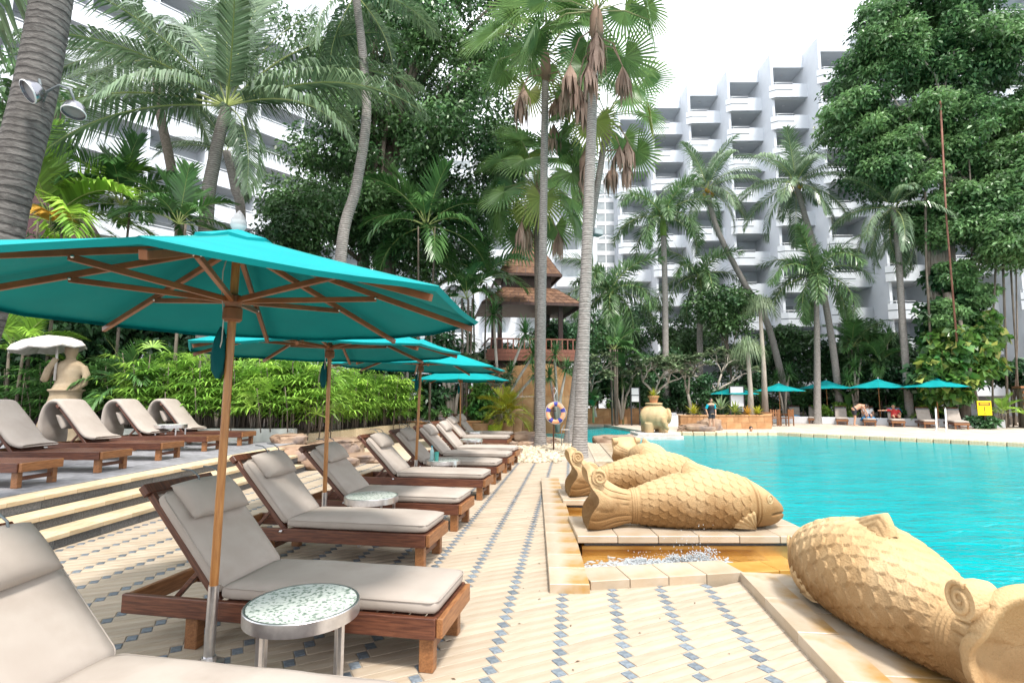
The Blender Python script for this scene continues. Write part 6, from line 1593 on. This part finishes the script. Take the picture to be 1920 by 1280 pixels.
# ---- shrubs and bushes
def bush(label, px, py, Y, rx, rz, n, size, mat, seed, name='shrub', ry=None, gb=0.0, cat='shrub', group='garden shrubs', up=.5, aspect=.46, stem=True):
    p = W(px, py, Y); t = thing(name, label, cat, (p.x, Y, gb), 0, group); c = (0, 0, max(rz * .6, p.z - gb))
    bl_ = blobs(c, (rx, ry or rx * .7, rz), max(10, int(n / 260)), min(.6, rz * .35), min(.9, rz * .55), seed, .35, -.05)
    if stem: put('trunk', limbs((0, 0, -.05), (0, 0, c[2] * .8), bl_, .07 + .02 * rz, seed, 9), t)
    put('crown', cloud('crown', bl_, n, size, mat, seed, up, aspect), t); return t
bush('dark shrub mass under the two fan palms, behind the orange wall', 1060, 640, 31, 2.0, 1.6, 6000, .22, 'leaf_dark', 61)
bush('round dark green tree in front of the hotel, left of the ponytail palm', 1360, 585, 35, 2.2, 1.7, 7000, .26, 'leaf_ficus', 62, gb=0)
bush('dark hedge behind the small notice board', 1165, 735, 33.5, 2.4, 1.2, 5000, .24, 'leaf_dark', 63, gb=.3)
bush('dark hedge behind the elephant planter', 1260, 740, 34.2, 2.4, 1.3, 5000, .24, 'leaf_dark', 64, gb=.3)
bush('dark hedge behind the large notice board', 1345, 740, 33.5, 2.2, 1.2, 5000, .24, 'leaf_dark', 65, gb=.3)
bush('dark hedge behind the wooden chairs', 1450, 735, 37, 2.6, 1.5, 6000, .24, 'leaf_dark', 66)
bush('broad leaved dark shrub behind the middle far umbrella', 1530, 745, 36.5, 2.0, 1.1, 2600, .42, 'leaf_dark', 67, aspect=.6)
bush('dark shrub right of the middle far umbrella', 1605, 735, 35, 2.0, 1.4, 5000, .26, 'leaf_dark', 68)
bush('light green low shrub behind the empty far loungers', 1575, 768, 34, 1.8, .5, 2200, .26, 'leaf_rhapis', 69, stem=False)
bush('dark tall shrub behind the bending man', 1680, 720, 34, 2.1, 1.6, 6000, .28, 'leaf_dark', 70)
bush('dark shrub under the rightmost far umbrella', 1730, 765, 31.5, 1.7, .9, 3500, .26, 'leaf_strap', 71)
bush('fern-like dark shrub below the yellow sign', 1840, 790, 27.9, .9, .35, 1500, .24, 'leaf_dark', 72, stem=False)
bush('dark shrub over the brick hut', 1895, 700, 31, 1.8, .8, 3600, .26, 'leaf_dark', 73)
bush('leafy creeper bush by the farthest deck loungers', 900, 755, 22.6, .55, .85, 1600, .2, 'leaf_vine', 74, gb=.1, aspect=.6)
bush('dark shrub behind the brown planter wall', 820, 745, 23.5, 1.5, .9, 3800, .24, 'leaf_dark', 75, gb=.3)
bush('low ground cover on the brown planter wall', 815, 772, 22.2, 1.3, .28, 1600, .17, 'leaf_strap', 76, gb=.45, stem=False)
bush('dark bush under the nearest umbrella, behind the hedge', 420, 650, 19, 2.6, 1.4, 6000, .24, 'leaf_dark', 77, gb=gz)
bush('dark bush left of the stone figure', 30, 700, 17, 2.6, 1.6, 6000, .24, 'leaf_dark', 78, gb=gz)
bush('dark bush right of the stone figure', 250, 640, 19, 2.6, 1.6, 6000, .24, 'leaf_dark', 79, gb=gz)
bush('dark bush behind the right end of the bright hedge', 740, 660, 23, 2.6, 1.5, 6000, .24, 'leaf_dark', 80, gb=gz)
bush('leafy branch tips at the left photo edge beside the trunk', 5, 200, 9, .7, .9, 900, .16, 'leaf_ficus', 81, gb=tz, name='small_tree', cat='tree')
bush('glossy dark tree below the fig, in front of the hotel', 560, 420, 21, 1.9, 1.5, 6000, .20, 'leaf_ficus', 82, gb=gz, name='small_tree', cat='tree')
bush('dark bush below the pavilion floor', 930, 690, 28, 2.2, 1.2, 4500, .24, 'leaf_dark', 83)
bush('dark bush filling the gap under the slender palm', 600, 600, 24, 3.2, 2.0, 7000, .26, 'leaf_dark', 84, gb=gz)
#bush('dark bush behind the left areca palm', 150, 480, 19, 3.2, 1.8, 6500, .26, 'leaf_dark', 85, gb=gz)
# ---- frangipani
def frangi(label, px, Y, spread, h, seed, gb=.5):
    p = W(px, 700, Y); t = thing('frangipani_tree', label, 'tree', (p.x, Y, gb), 0, 'frangipani trees along the channel'); rg = random.Random(seed); mb = MB(); tips = []
    def grow(a, d, L, r, k):
        e = a + d * L; mb.tube([a, a.lerp(e, .5) + Vector((rg.uniform(-.05, .05), rg.uniform(-.05, .05), .04)), e], [r, r * .85, r * .72], 7)
        if k == 0: tips.append(e); return
        for q in range(3 if rg.random() < .6 else 2):
            nd = (d + Vector((rg.gauss(0, .6) * spread, rg.gauss(0, .5), rg.gauss(.12, .3)))).normalized(); grow(e, nd, L * rg.uniform(.62, .82), r * .68, k - 1)
    grow(Vector((0, 0, 0)), Vector((rg.uniform(-.3, .3), 0, 1)).normalized(), h * .34, .11, 4)
    put('branches', mb.mesh('branches', M['barkpale'], True), t)
    V, F = [], []
    for e in tips:
        for k in range(17):
            a = k * 2.4 + rg.random(); el = rg.uniform(-.1, .8); d0 = Vector((math.cos(a) * math.cos(el), math.sin(a) * math.cos(el), math.sin(el))); d1 = (d0 + Vector((0, 0, -.5))).normalized()
            strip_leaf(V, F, e, d0, d1, Vector((0, 0, 1)), rg.uniform(.30, .50), .024, .068, .55)
    put('leaves', MB().add(V, F).mesh('leaves', M['leaf_frangi']), t)
frangi('pale leaved frangipani behind the tall fan palm trunk', 1115, 30.5, 1.2, 3.6, 1)
frangi('spreading frangipani above the elephant planter', 1215, 31.2, 1.4, 4.0, 2)
frangi('frangipani right of the elephant planter', 1295, 31.8, 1.3, 3.9, 3)
frangi('frangipani with bare forked stems behind the leftmost far umbrella', 1350, 33.2, 1.3, 4.4, 4)
frangi('low frangipani between the fan palms and the channel', 1175, 33.0, 1.3, 3.3, 5)
frangi('grey stemmed frangipani by the fourth umbrella', 862, 22.8, .9, 3.4, 6, .2)
# ---- strap leaved rosettes
def rosette(n, L, w, droop, mats, seed, emin=-50, emax=85):
    r = random.Random(seed); V, F = [], []
    for i in range(n):
        e = R(emax + (emin - emax) * (i / n) ** .9 + r.uniform(-6, 6)); a = i * 2.39996; d0 = Vector((math.cos(a) * math.cos(e), math.sin(a) * math.cos(e), math.sin(e)))
        d1 = (d0 + Vector((0, 0, -droop))).normalized(); strip_leaf(V, F, Vector((0, 0, 0)), d0, d1, Vector((0, 0, 1)) + d0 * .1, L * r.uniform(.8, 1.1), w * .7, w, .5)
    return MB().add(V, F).mesh('rosette', mats)
ros = [rosette(95, .95, .024, .55, M['leaf_strap'], k) for k in range(3)]
rosd = [rosette(75, .7, .028, .45, M['leaf_rhapis_dark'], k + 5) for k in range(2)]
def dracaena(label, base, heads, Y, gb, sc=1.0, seed=0):
    b = W(base[0], base[1], Y); t = thing('dracaena', label, 'dracaena', (b.x, Y, gb), 0, 'strap leaved dracaenas'); o_ = Vector((b.x, Y, gb)); rg = random.Random(seed)
    for i, (px, py, dy, s) in enumerate(heads):
        p = W(px, py, Y + dy) - o_; m_ = Vector((p.x * .35, p.y * .4, p.z * .55))
        put('stem', MB().tube([(0, 0, 0), m_, p], [.10, .07, .05], 8).mesh('stem', M['barkpale'], True), t)
        put('leaf_head', ros[i % 3], t, tuple(p), (rg.uniform(-.2, .2), rg.uniform(-.2, .2), rg.uniform(0, 6)), s * sc)
dracaena('tall dracaena with big strap leaved heads in front of the pavilion', (935, 780), [(925, 590, 0, 1.1), (985, 625, .3, 1.1), (1000, 665, .8, 1.0), (880, 640, .6, .9), (955, 700, -.3, .85), (1005, 700, -.5, .85)], 23.5, .0, 1.0, 1)
dracaena('dracaena right of the left fan palm trunk', (1045, 770), [(1040, 665, 0, .9), (1062, 690, .3, .8), (1030, 705, -.3, .8)], 25, .0, 1.0, 2)
dracaena('grey stemmed dracaena behind the fourth umbrella', (850, 780), [(815, 560, 0, 1.0), (850, 590, .4, 1.0), (870, 690, -.3, .7), (835, 650, .3, .9), (790, 610, 0, .9)], 22.5, .1, 1.0, 3)
dracaena('dracaena behind the bright hedge at the slender palm', (760, 720), [(745, 590, 0, .9), (770, 620, .5, .9)], 22.5, .3, 1.0, 4)
dracaena('green dracaena pair by the small notice board', (1165, 760), [(1170, 715, 0, .8), (1190, 708, .3, .8), (1150, 725, 0, .7)], 32, .3, 1.0, 5)
dracaena('dark dracaena between the far umbrellas on the left', (1470, 760), [(1480, 700, 0, .9), (1455, 710, .4, .8)], 35, .0, 1.1, 6)
dracaena('leafy dracaena behind the middle far umbrellas', (1605, 760), [(1602, 690, 0, 1.0), (1615, 665, .4, .9), (1590, 715, -.3, .9)], 33.5, .0, 1.1, 7)
dracaena('leafy dracaena in front of the hotel piers', (1655, 745), [(1655, 665, 0, 1.0), (1665, 630, .3, 1.0), (1645, 700, 0, 1.0)], 34.5, .0, 1.1, 8)
# bromeliads in the planters
def brom(label, px, py, Y, mat, sc, k): 
    p = W(px, py, Y); t = thing('bromeliad', label, 'plant', (p.x, Y, p.z), 0, 'bromeliads in the stone planters')
    put('leaves', rosette(34, .55, .035, .35, M[mat], k + 20, 5, 85), t, (0, 0, 0), (0, 0, k), sc); put('heart', rosette(10, .3, .03, .1, M['leaf_new'], k + 40, 50, 88), t, (0, 0, .01), (0, 0, 0), sc)
for k, (px, py, Y, m_, sc, lb) in enumerate(((1112, 768, 32.8, 'leaf_yellow', 1.2, 'yellow green bromeliad at the left end of the channel planter'), (1140, 766, 32.9, 'leaf_rhapis', 1.2, 'green bromeliad second from the left in the channel planter'), (1168, 764, 32.9, 'leaf_frangi', 1.6, 'silvery spiky bromeliad in the channel planter'), (1198, 767, 32.9, 'leaf_strap', 1.2, 'dark green bromeliad right of the small notice board'),
     (1300, 776, 27.5, 'leaf_yellow', 1.1, 'yellow bromeliad at the left end of the swimmer\'s planter'), (1352, 768, 27.8, 'leaf_frangi', 1.5, 'tall silvery bromeliad behind the standing swimmer'), (1378, 774, 27.7, 'leaf_fanyellow', 1.3, 'yellow green bromeliad below the large notice board'), (1402, 777, 27.8, 'leaf_orange', 1.0, 'orange tinted bromeliad right of the large notice board'), (1420, 776, 27.9, 'leaf_yellow', 1.0, 'yellow bromeliad at the right end of the swimmer\'s planter'))):
    brom(lb, px, py, Y, m_, sc, k)
p = elephant.location; t = thing('potted_plant', 'spiky yellow green plant in the clay pot on the elephant', 'plant', (p.x, p.y, 1.64)); put('leaves', rosette(60, .40, .016, .5, M['leaf_yellow'], 90, 0, 88), t); put('heart', rosette(12, .25, .016, .2, M['leaf_new'], 91, 50, 88), t)
# ponytail palms
def ponytail(label, px, py, Y, sc):
    p = W(px, py, Y); t = thing('ponytail_palm', label, 'palm', (p.x, Y, 0), 0, 'ponytail palms'); put('trunk', MB().tube([(0, 0, 0), (.05, 0, p.z * .5), (0, 0, p.z)], [.22, .13, .10], 10).mesh('tr', M['barkpale'], True), t)
    put('leaf_tuft', rosette(230, 1.9, .016, 2.6, M['leaf_frangi'], int(px), -10, 88), t, (0, 0, p.z), (0, 0, 0), sc)
ponytail('ponytail palm with a pale hanging tuft beside the leaning coconut trunk', 1425, 580, 32, .95)
ponytail('lower ponytail palm right of the large notice board', 1402, 660, 30, .95)
# ---- lady palm hedge
def rhapis(seed, mat):
    r = random.Random(seed); mb = MB(); V, F = [], []
    for c in range(11):
        x, y = r.gauss(0, .36), r.gauss(0, .26); h = r.uniform(1.0, 1.9); top = Vector((x * 1.3 + r.uniform(-.1, .1), y * 1.3, h)); mb.tube([(x, y, 0), (x * 1.1, y * 1.1, h * .5), top], [.014, .012, .010], 5)
        for k in range(8):
            az = k * 2.4 + r.random(); zz = h * (1 - .085 * k) + r.uniform(-.05, .05); st = Vector((x * 1.15, y * 1.15, zz)); el = R(r.uniform(-15, 55)); pd = Vector((math.cos(az) * math.cos(el), math.sin(az) * math.cos(el), math.sin(el))); hub = st + pd * r.uniform(.16, .34)
            n = r.randint(8, 11); side = pd.cross(Vector((0, 0, 1))).normalized(); upv = side.cross(pd)
            for q in range(n):
                a = R(-115 + 230 * q / (n - 1)); d0 = (pd * math.cos(a) + side * math.sin(a) + upv * .08).normalized(); d1 = (d0 + Vector((0, 0, -.75))).normalized()
                strip_leaf(V, F, hub, d0, d1, upv, r.uniform(.34, .50), .010, .023, .5)
    return mb.mesh('canes', M['bark'], True), MB().add(V, F).mesh('foliage', M[mat])
rh = [rhapis(k, 'leaf_rhapis') for k in range(4)]; rhd = [rhapis(k + 9, 'leaf_rhapis_dark') for k in range(2)]
def lady(label, x, y, z, sc, k, group, dark=False):
    t = thing('lady_palm', label, 'shrub', (x, y, z), rnd.uniform(0, 6.28), group, sc); a = (rhd if dark else rh)[k % (2 if dark else 4)]
    put('canes', a[0], t); put('foliage', a[1], t)
k = 0
for i in range(11):
    for j in range(2):
        lady('bright lady palm of the hedge behind the terrace loungers', -10.2 + .45 * i + rnd.uniform(-.1, .1), 14.75 + .75 * j, .70, rnd.uniform(.95, 1.12), k, 'bright lady palms in the pale planter'); k += 1
for i in range(9):
    u = i / 8
    for j in range(2): lady('bright lady palm above the slanting sandstone planter', -5.5 + 1.75 * u - .5 - .7 * j, 15.0 + 5.9 * u + .3 * j, .45, rnd.uniform(.98, 1.18), k, 'bright lady palms over the sandstone planter'); k += 1
for i in range(8): lady('dark lady palm left of the stone figure', -16.2 + .55 * i, 15.2 + .5 * (i % 2), .6, rnd.uniform(.95, 1.2), i, 'dark lady palms by the stone figure', True)
for i in range(5): lady('dark lady palm behind the stone figure', -12.3 + .55 * i, 16.3, .6, rnd.uniform(1.0, 1.25), i, 'dark lady palms behind the figure', True)
# ---- broad banana-like leaves near the far row
def big_leaf(L, w, seed):
    r = random.Random(seed); V, F = [], []; n = 8
    for i in range(n + 1):
        u = i / n; x = L * u; z = L * (.55 * u - .75 * u * u); ww = w * math.sin(PI * min(1, u * .92 + .08)) ** .7
        V.extend([(x, -ww, z + .10 * ww), (x, 0, z - .02), (x, ww, z + .10 * ww)])
    for i in range(n):
        for j in range(2): F.append((i * 3 + j, i * 3 + j + 1, (i + 1) * 3 + j + 1, (i + 1) * 3 + j))
    return MB().add(V, F).mesh('big_leaf', M['leaf_strap'], True)
bl3 = [big_leaf(1.3, .20, k) for k in range(2)]
def ginger(label, px, py, Y, n, sc, gb):
    p = W(px, py, Y); t = thing('broadleaf_plant', label, 'plant', (p.x, Y, gb), 0, 'broad leaved plants across the pool'); h = max(.3, p.z - gb)
    put('stems', MB().tube([(0, 0, 0), (0, 0, h)], [.06, .04], 7).mesh('st', M['rachispale'], True), t)
    for i in range(n):
        a = i * 2.4; o = put('leaf', bl3[i % 2], t); o.matrix_local = Matrix.Translation((0, 0, h * (1 - .05 * i))) @ Matrix.Rotation(a, 4, 'Z') @ Matrix.Rotation(-R(rnd.uniform(10, 65)), 4, 'Y') @ Matrix.Diagonal((sc, sc, sc, 1))
ginger('broad leaved plant behind the leftmost far umbrellas', 1430, 745, 35, 10, 1.1, 0); ginger('broad leaved plant between the second and third far umbrella', 1505, 752, 35.5, 10, 1.1, 0)
ginger('broad leaved plant left of the bending man', 1590, 752, 33.6, 9, 1.0, .3); ginger('broad leaved plant with big pale leaf behind the frangipani', 1165, 640, 32, 9, 1.6, 0)
ginger('broad leaved plant by the curved wall end', 1112, 745, 30, 9, .9, .2)

for k, (px, py, Y, rx, rz, lb) in enumerate(((1085, 640, 40, 3.0, 2.4, 'dark tree behind the tallest fan palm trunk'), (1165, 620, 41, 3.2, 3.0, 'dark tree behind the low bushy foxtail palm'), (1285, 640, 41, 3.0, 2.6, 'dark tree behind the tall foxtail trunk'), (1400, 690, 39, 2.6, 1.8, 'dark tree behind the ponytail palms'), (1120, 715, 34, 2.2, 1.4, 'dark hedge at the end of the curved wall'), (1225, 700, 36, 2.6, 1.6, 'dark hedge behind the spreading frangipani'))):
    bush(lb, px, py, Y, rx, rz, 7000, .28, 'leaf_dark' if k % 2 else 'leaf_ficus', 200 + k, name='small_tree', cat='tree')
for k, (px, py, Y, rx, rz, lb) in enumerate(((60, 560, 18.5, 2.8, 2.2, 'dark bush under the left part of the nearest umbrella'), (330, 560, 20, 3.0, 1.6, 'dark bush in the shade behind the nearest pole'), (470, 540, 22, 3.0, 1.6, 'dark bush left of the slender palm'))):
    bush(lb, px, py, Y, rx, rz, 6500, .26, 'leaf_dark', 220 + k, gb=gz)

for k, (px, py, Y, rx, rz, lb) in enumerate(((1465, 660, 38.5, 2.2, 2.0, 'dark leafy tree right of the upper ponytail palm'), (1560, 690, 38, 2.2, 1.6, 'dark leafy tree behind the thin foxtail trunk'), (1640, 640, 37, 2.4, 1.6, 'dark leafy tree left of the straight grey palm trunk'), (1710, 680, 35.5, 2.2, 1.8, 'dark leafy tree between the straight palm trunk and the climber'))):
    bush(lb, px, py, Y, rx, rz, 6000, .28, 'leaf_dark' if k % 2 else 'leaf_ficus', 240 + k, name='small_tree', cat='tree')
# ================================================================== PEOPLE
M['skin'] = pm('skin', (0.45, 0.25, 0.16), (0.52, 0.30, 0.20), 6, .55)
M['hair'] = pm('black_hair', (0.012, 0.010, 0.009), (0.03, 0.024, 0.02), 20, .45)
M['blackcloth'] = pm('black_swimwear', (0.012, 0.013, 0.018), (0.022, 0.023, 0.03), 8, .7)
M['tealshirt'] = pm('teal_sleeve', (0.0, 0.32, 0.42), (0.0, 0.38, 0.48), 8, .7)
M['whitecloth'] = pm('white_cloth', (0.72, 0.72, 0.72), (0.8, 0.8, 0.8), 8, .8)
def hand(mb, wrist, d, up, s=1.0):
    d = Vector(d).normalized(); up = Vector(up).normalized(); sd_ = d.cross(up).normalized(); w = Vector(wrist)
    mb.tube([w, w + d * .04 * s, w + d * .085 * s], [.024 * s, .034 * s, .032 * s], 10)
    for i, L in enumerate((.065, .078, .072, .055)):
        b = w + d * .08 * s + sd_ * ((i - 1.5) * .0185 * s); mb.tube([b, b + d * L * .55 * s - up * .006, b + d * L * s - up * .022 * s], [.0095 * s, .009 * s, .0075 * s], 7)
    b = w + d * .03 * s + sd_ * .03 * s; mb.tube([b, b + d * .03 * s + sd_ * .022 * s, b + d * .06 * s + sd_ * .028 * s - up * .008], [.012 * s, .011 * s, .009 * s], 7)
def person(label, loc, rz, J, h=1.0, clothes=(), group=None, water=False):
    """J: joint positions in metres for a figure looking towards -y"""
    t = thing('person', label, 'person', loc, rz, group, h); V = {k: Vector(v) for k, v in J.items()}; mb = MB()
    mb.tube([V['pelvis'] - (V['chest'] - V['pelvis']) * .18, V['pelvis'], V['pelvis'].lerp(V['chest'], .45), V['chest'], V['neck']], [.13, .155, .125, .15, .06], 14)
    mb.tube([V['shl'], V['chest'].lerp(V['neck'], .45), V['shr']], [.065, .10, .065], 12)
    hd = (V['head'] - V['neck']).normalized(); mb.tube([V['neck'] - hd * .04, V['neck'].lerp(V['head'], .7)], [.058, .052], 10)
    f = Vector(J.get('face', (0, -1, 0))).normalized()
    ball(mb, tuple(V['head']), .076, .092, .108, 14, 10); ball(mb, tuple(V['head'] + f * .045 - hd * .055), .05, .05, .055, 10, 8)
    mb.tube([V['head'] + f * .085 + hd * .01, V['head'] + f * .108 - hd * .022], [.010, .015], 6)
    sx = f.cross(hd).normalized()
    for s in (-1, 1): ball(mb, tuple(V['head'] + sx * (.078 * s)), .014, .018, .028, 8, 6)
    for a, b, c in (('shl', 'ell', 'wrl'), ('shr', 'elr', 'wrr')):
        mb.tube([V[a], V[a].lerp(V[b], .5), V[b], V[b].lerp(V[c], .35), V[c]], [.056, .050, .038, .040, .024], 10)
        hand(mb, V[c], V[c] - V[b], (0, -1, .2))
    for a, b, c, e in (('hpl', 'knl', 'anl', 'tol'), ('hpr', 'knr', 'anr', 'tor')):
        mb.tube([V[a], V[a].lerp(V[b], .4), V[b], V[b].lerp(V[c], .35), V[c]], [.095, .085, .055, .056, .036], 12)
        if not water: mb.tube([V[c] - Vector((0, 0, .0)) + (V[c] - V[e]) * .2, V[c].lerp(V[e], .5) - Vector((0, 0, .02)), V[e]], [.035, .036, .022], 8)
    put('body', fuse(mb, 'body', M['skin'], .014, 3), t)
    hb = MB(); c = V['head'] + hd * .022 - f * .018; ball(hb, tuple(c), .088, .098, .104, 14, 10)
    hm = fuse(hb, 'hair', M['hair'], .014, 1); put('hair', hm, t)
    for s in (-1, 1):
        e = MB(); ball(e, tuple(V['head'] + f * .083 + sx * (.03 * s) + hd * .012), .011, .011, .009, 8, 6); put('eye', e.mesh('eye', M['hair'], True), t)
    for (nm, segs, mat) in clothes:
        cb = MB()
        for pts, rad in segs: cb.tube([V[p] if isinstance(p, str) else V[p[0]].lerp(V[p[1]], p[2]) for p in pts], rad, 12)
        put(nm, fuse(cb, nm, M[mat], .016, 3), t)
    return t
stand = dict(pelvis=(0, 0, .92), chest=(0, .01, 1.26), neck=(0, 0, 1.46), head=(0, -.02, 1.60), shl=(.17, 0, 1.38), shr=(-.17, 0, 1.38), ell=(.27, .05, 1.12), elr=(-.27, .05, 1.12), wrl=(.22, -.06, .90), wrr=(-.24, -.04, .88),
             hpl=(.09, 0, .88), hpr=(-.09, 0, .88), knl=(.10, -.03, .48), knr=(-.11, -.02, .48), anl=(.10, .02, .07), anr=(-.12, .02, .07), tol=(.12, -.15, .03), tor=(-.15, -.15, .03))
b = GR(1335, 809)
person('person standing at the far pool edge in a black and teal swimsuit', (b.x, b.y, 0.03), R(10), stand, .90,
       (('swimsuit', [(['pelvis', ('pelvis', 'chest', .5), 'chest', ('chest', 'neck', .6)], [.172, .142, .168, .10]), (['hpl', ('hpl', 'knl', .55)], [.112, .096]), (['hpr', ('hpr', 'knr', .55)], [.112, .096])], 'blackcloth'),
        ('sleeve', [(['shl', ('shl', 'ell', .85)], [.078, .062])], 'tealshirt'), ('sleeve', [(['shr', ('shr', 'elr', .85)], [.078, .062])], 'tealshirt')))
bend = dict(pelvis=(0, .12, .92), chest=(0, -.20, 1.12), neck=(0, -.38, 1.16), head=(0, -.50, 1.12), face=(0, -.5, -.85), shl=(.18, -.30, 1.12), shr=(-.18, -.30, 1.12), ell=(.20, -.38, .86), elr=(-.20, -.40, .86), wrl=(.16, -.52, .64), wrr=(-.15, -.52, .62),
            hpl=(.09, .12, .88), hpr=(-.09, .12, .88), knl=(.10, .05, .48), knr=(-.10, .10, .48), anl=(.10, .10, .07), anr=(-.11, .18, .07), tol=(.11, -.08, .03), tor=(-.12, 0, .03))
p = W(1606, 780, 30.7)
person('bare-chested man in black shorts bending over a far lounger', (p.x, 30.7, 0), R(75), bend, 1.0,
       (('shorts', [(['pelvis', ('pelvis', 'chest', .25)], [.172, .155]), (['hpl', ('hpl', 'knl', .7)], [.115, .10]), (['hpr', ('hpr', 'knr', .7)], [.115, .10])], 'blackcloth'),))
# lying figures share the lounger's own axes: head end at x = 0, foot end at x = 2.15
def lying(root, label, cl, arms):
    a = R(55); hx = HX
    up_ = lambda s, o=0.16: (hx - math.cos(a) * s + math.sin(a) * o, 0, .32 + math.sin(a) * s + math.cos(a) * o)
    J = dict(pelvis=(hx + .16, 0, .56), chest=up_(.42, .20), neck=up_(.64, .19), head=up_(.78, .21), face=(.8, 0, .5), hpl=(hx + .22, .09, .54), hpr=(hx + .22, -.09, .54), knl=(hx + .62, .12, .62), knr=(hx + .62, -.12, .58), anl=(hx + 1.02, .12, .49), anr=(hx + 1.02, -.12, .49), tol=(hx + 1.10, .14, .60), tor=(hx + 1.10, -.14, .60))
    c = Vector(up_(.56, .18)); J['shl'] = (c.x, .18, c.z); J['shr'] = (c.x, -.18, c.z)
    J.update(arms(c)); return person(label, tuple(root.location), root.rotation_euler[2], J, 1.0, cl)
lying(far_l[3], 'person in a white top lying on the lounger under the bending man', (('shirt', [(['pelvis', 'chest', ('chest', 'neck', .7)], [.172, .172, .10]), (['shl', ('shl', 'ell', .6)], [.08, .066]), (['shr', ('shr', 'elr', .6)], [.08, .066])], 'whitecloth'), ('shorts', [(['hpl', ('hpl', 'knl', .6)], [.112, .098]), (['hpr', ('hpr', 'knr', .6)], [.112, .098])], 'bluetowel')),
      lambda c: dict(ell=(c.x + .2, .30, c.z - .18), wrl=(c.x + .42, .24, c.z - .24), elr=(c.x + .2, -.30, c.z - .18), wrr=(c.x + .42, -.22, c.z - .24)))
lying(far_l[4], 'person in a red shirt reclining on a far lounger with an arm stretched out', (('shirt', [(['pelvis', 'chest', ('chest', 'neck', .7)], [.172, .172, .10]), (['shl', ('shl', 'ell', .7)], [.08, .066]), (['shr', ('shr', 'elr', .7)], [.08, .066])], 'redcloth'), ('shorts', [(['hpl', ('hpl', 'knl', .7)], [.112, .098]), (['hpr', ('hpr', 'knr', .7)], [.112, .098])], 'redcloth')),
      lambda c: dict(ell=(c.x + .16, .30, c.z - .2), wrl=(c.x + .36, .26, c.z - .28), elr=(c.x + .18, -.42, c.z - .02), wrr=(c.x + .30, -.68, c.z - .02)))
towel(far_l[4], .15, .55, .95, 'blue towel over the backrest beside the person in red', M['bluetowel'])
swim = dict(pelvis=(0, .05, .35), chest=(0, .0, .70), neck=(0, -.02, .90), head=(0, -.05, 1.04), shl=(.17, 0, .82), shr=(-.17, 0, .82), ell=(.36, -.1, .66), elr=(-.36, -.1, .66), wrl=(.45, -.32, .72), wrr=(-.45, -.32, .72), hpl=(.09, .05, .3), hpr=(-.09, .05, .3), knl=(.1, .1, -.1), knr=(-.1, .1, -.1), anl=(.1, .2, -.4), anr=(-.1, .2, -.4), tol=(.1, .2, -.5), tor=(-.1, .2, -.5))
b = GR(1408, 814, -.15)
person('dark-haired swimmer with head and shoulders above the water', (b.x, b.y, -.92), R(-5), swim, 1.0, (('swim_shirt', [(['pelvis', 'chest', ('chest', 'neck', .7)], [.172, .172, .10]), (['shl', ('shl', 'ell', .7)], [.08, .066]), (['shr', ('shr', 'elr', .7)], [.08, .066])], 'blackcloth'),), None, True)
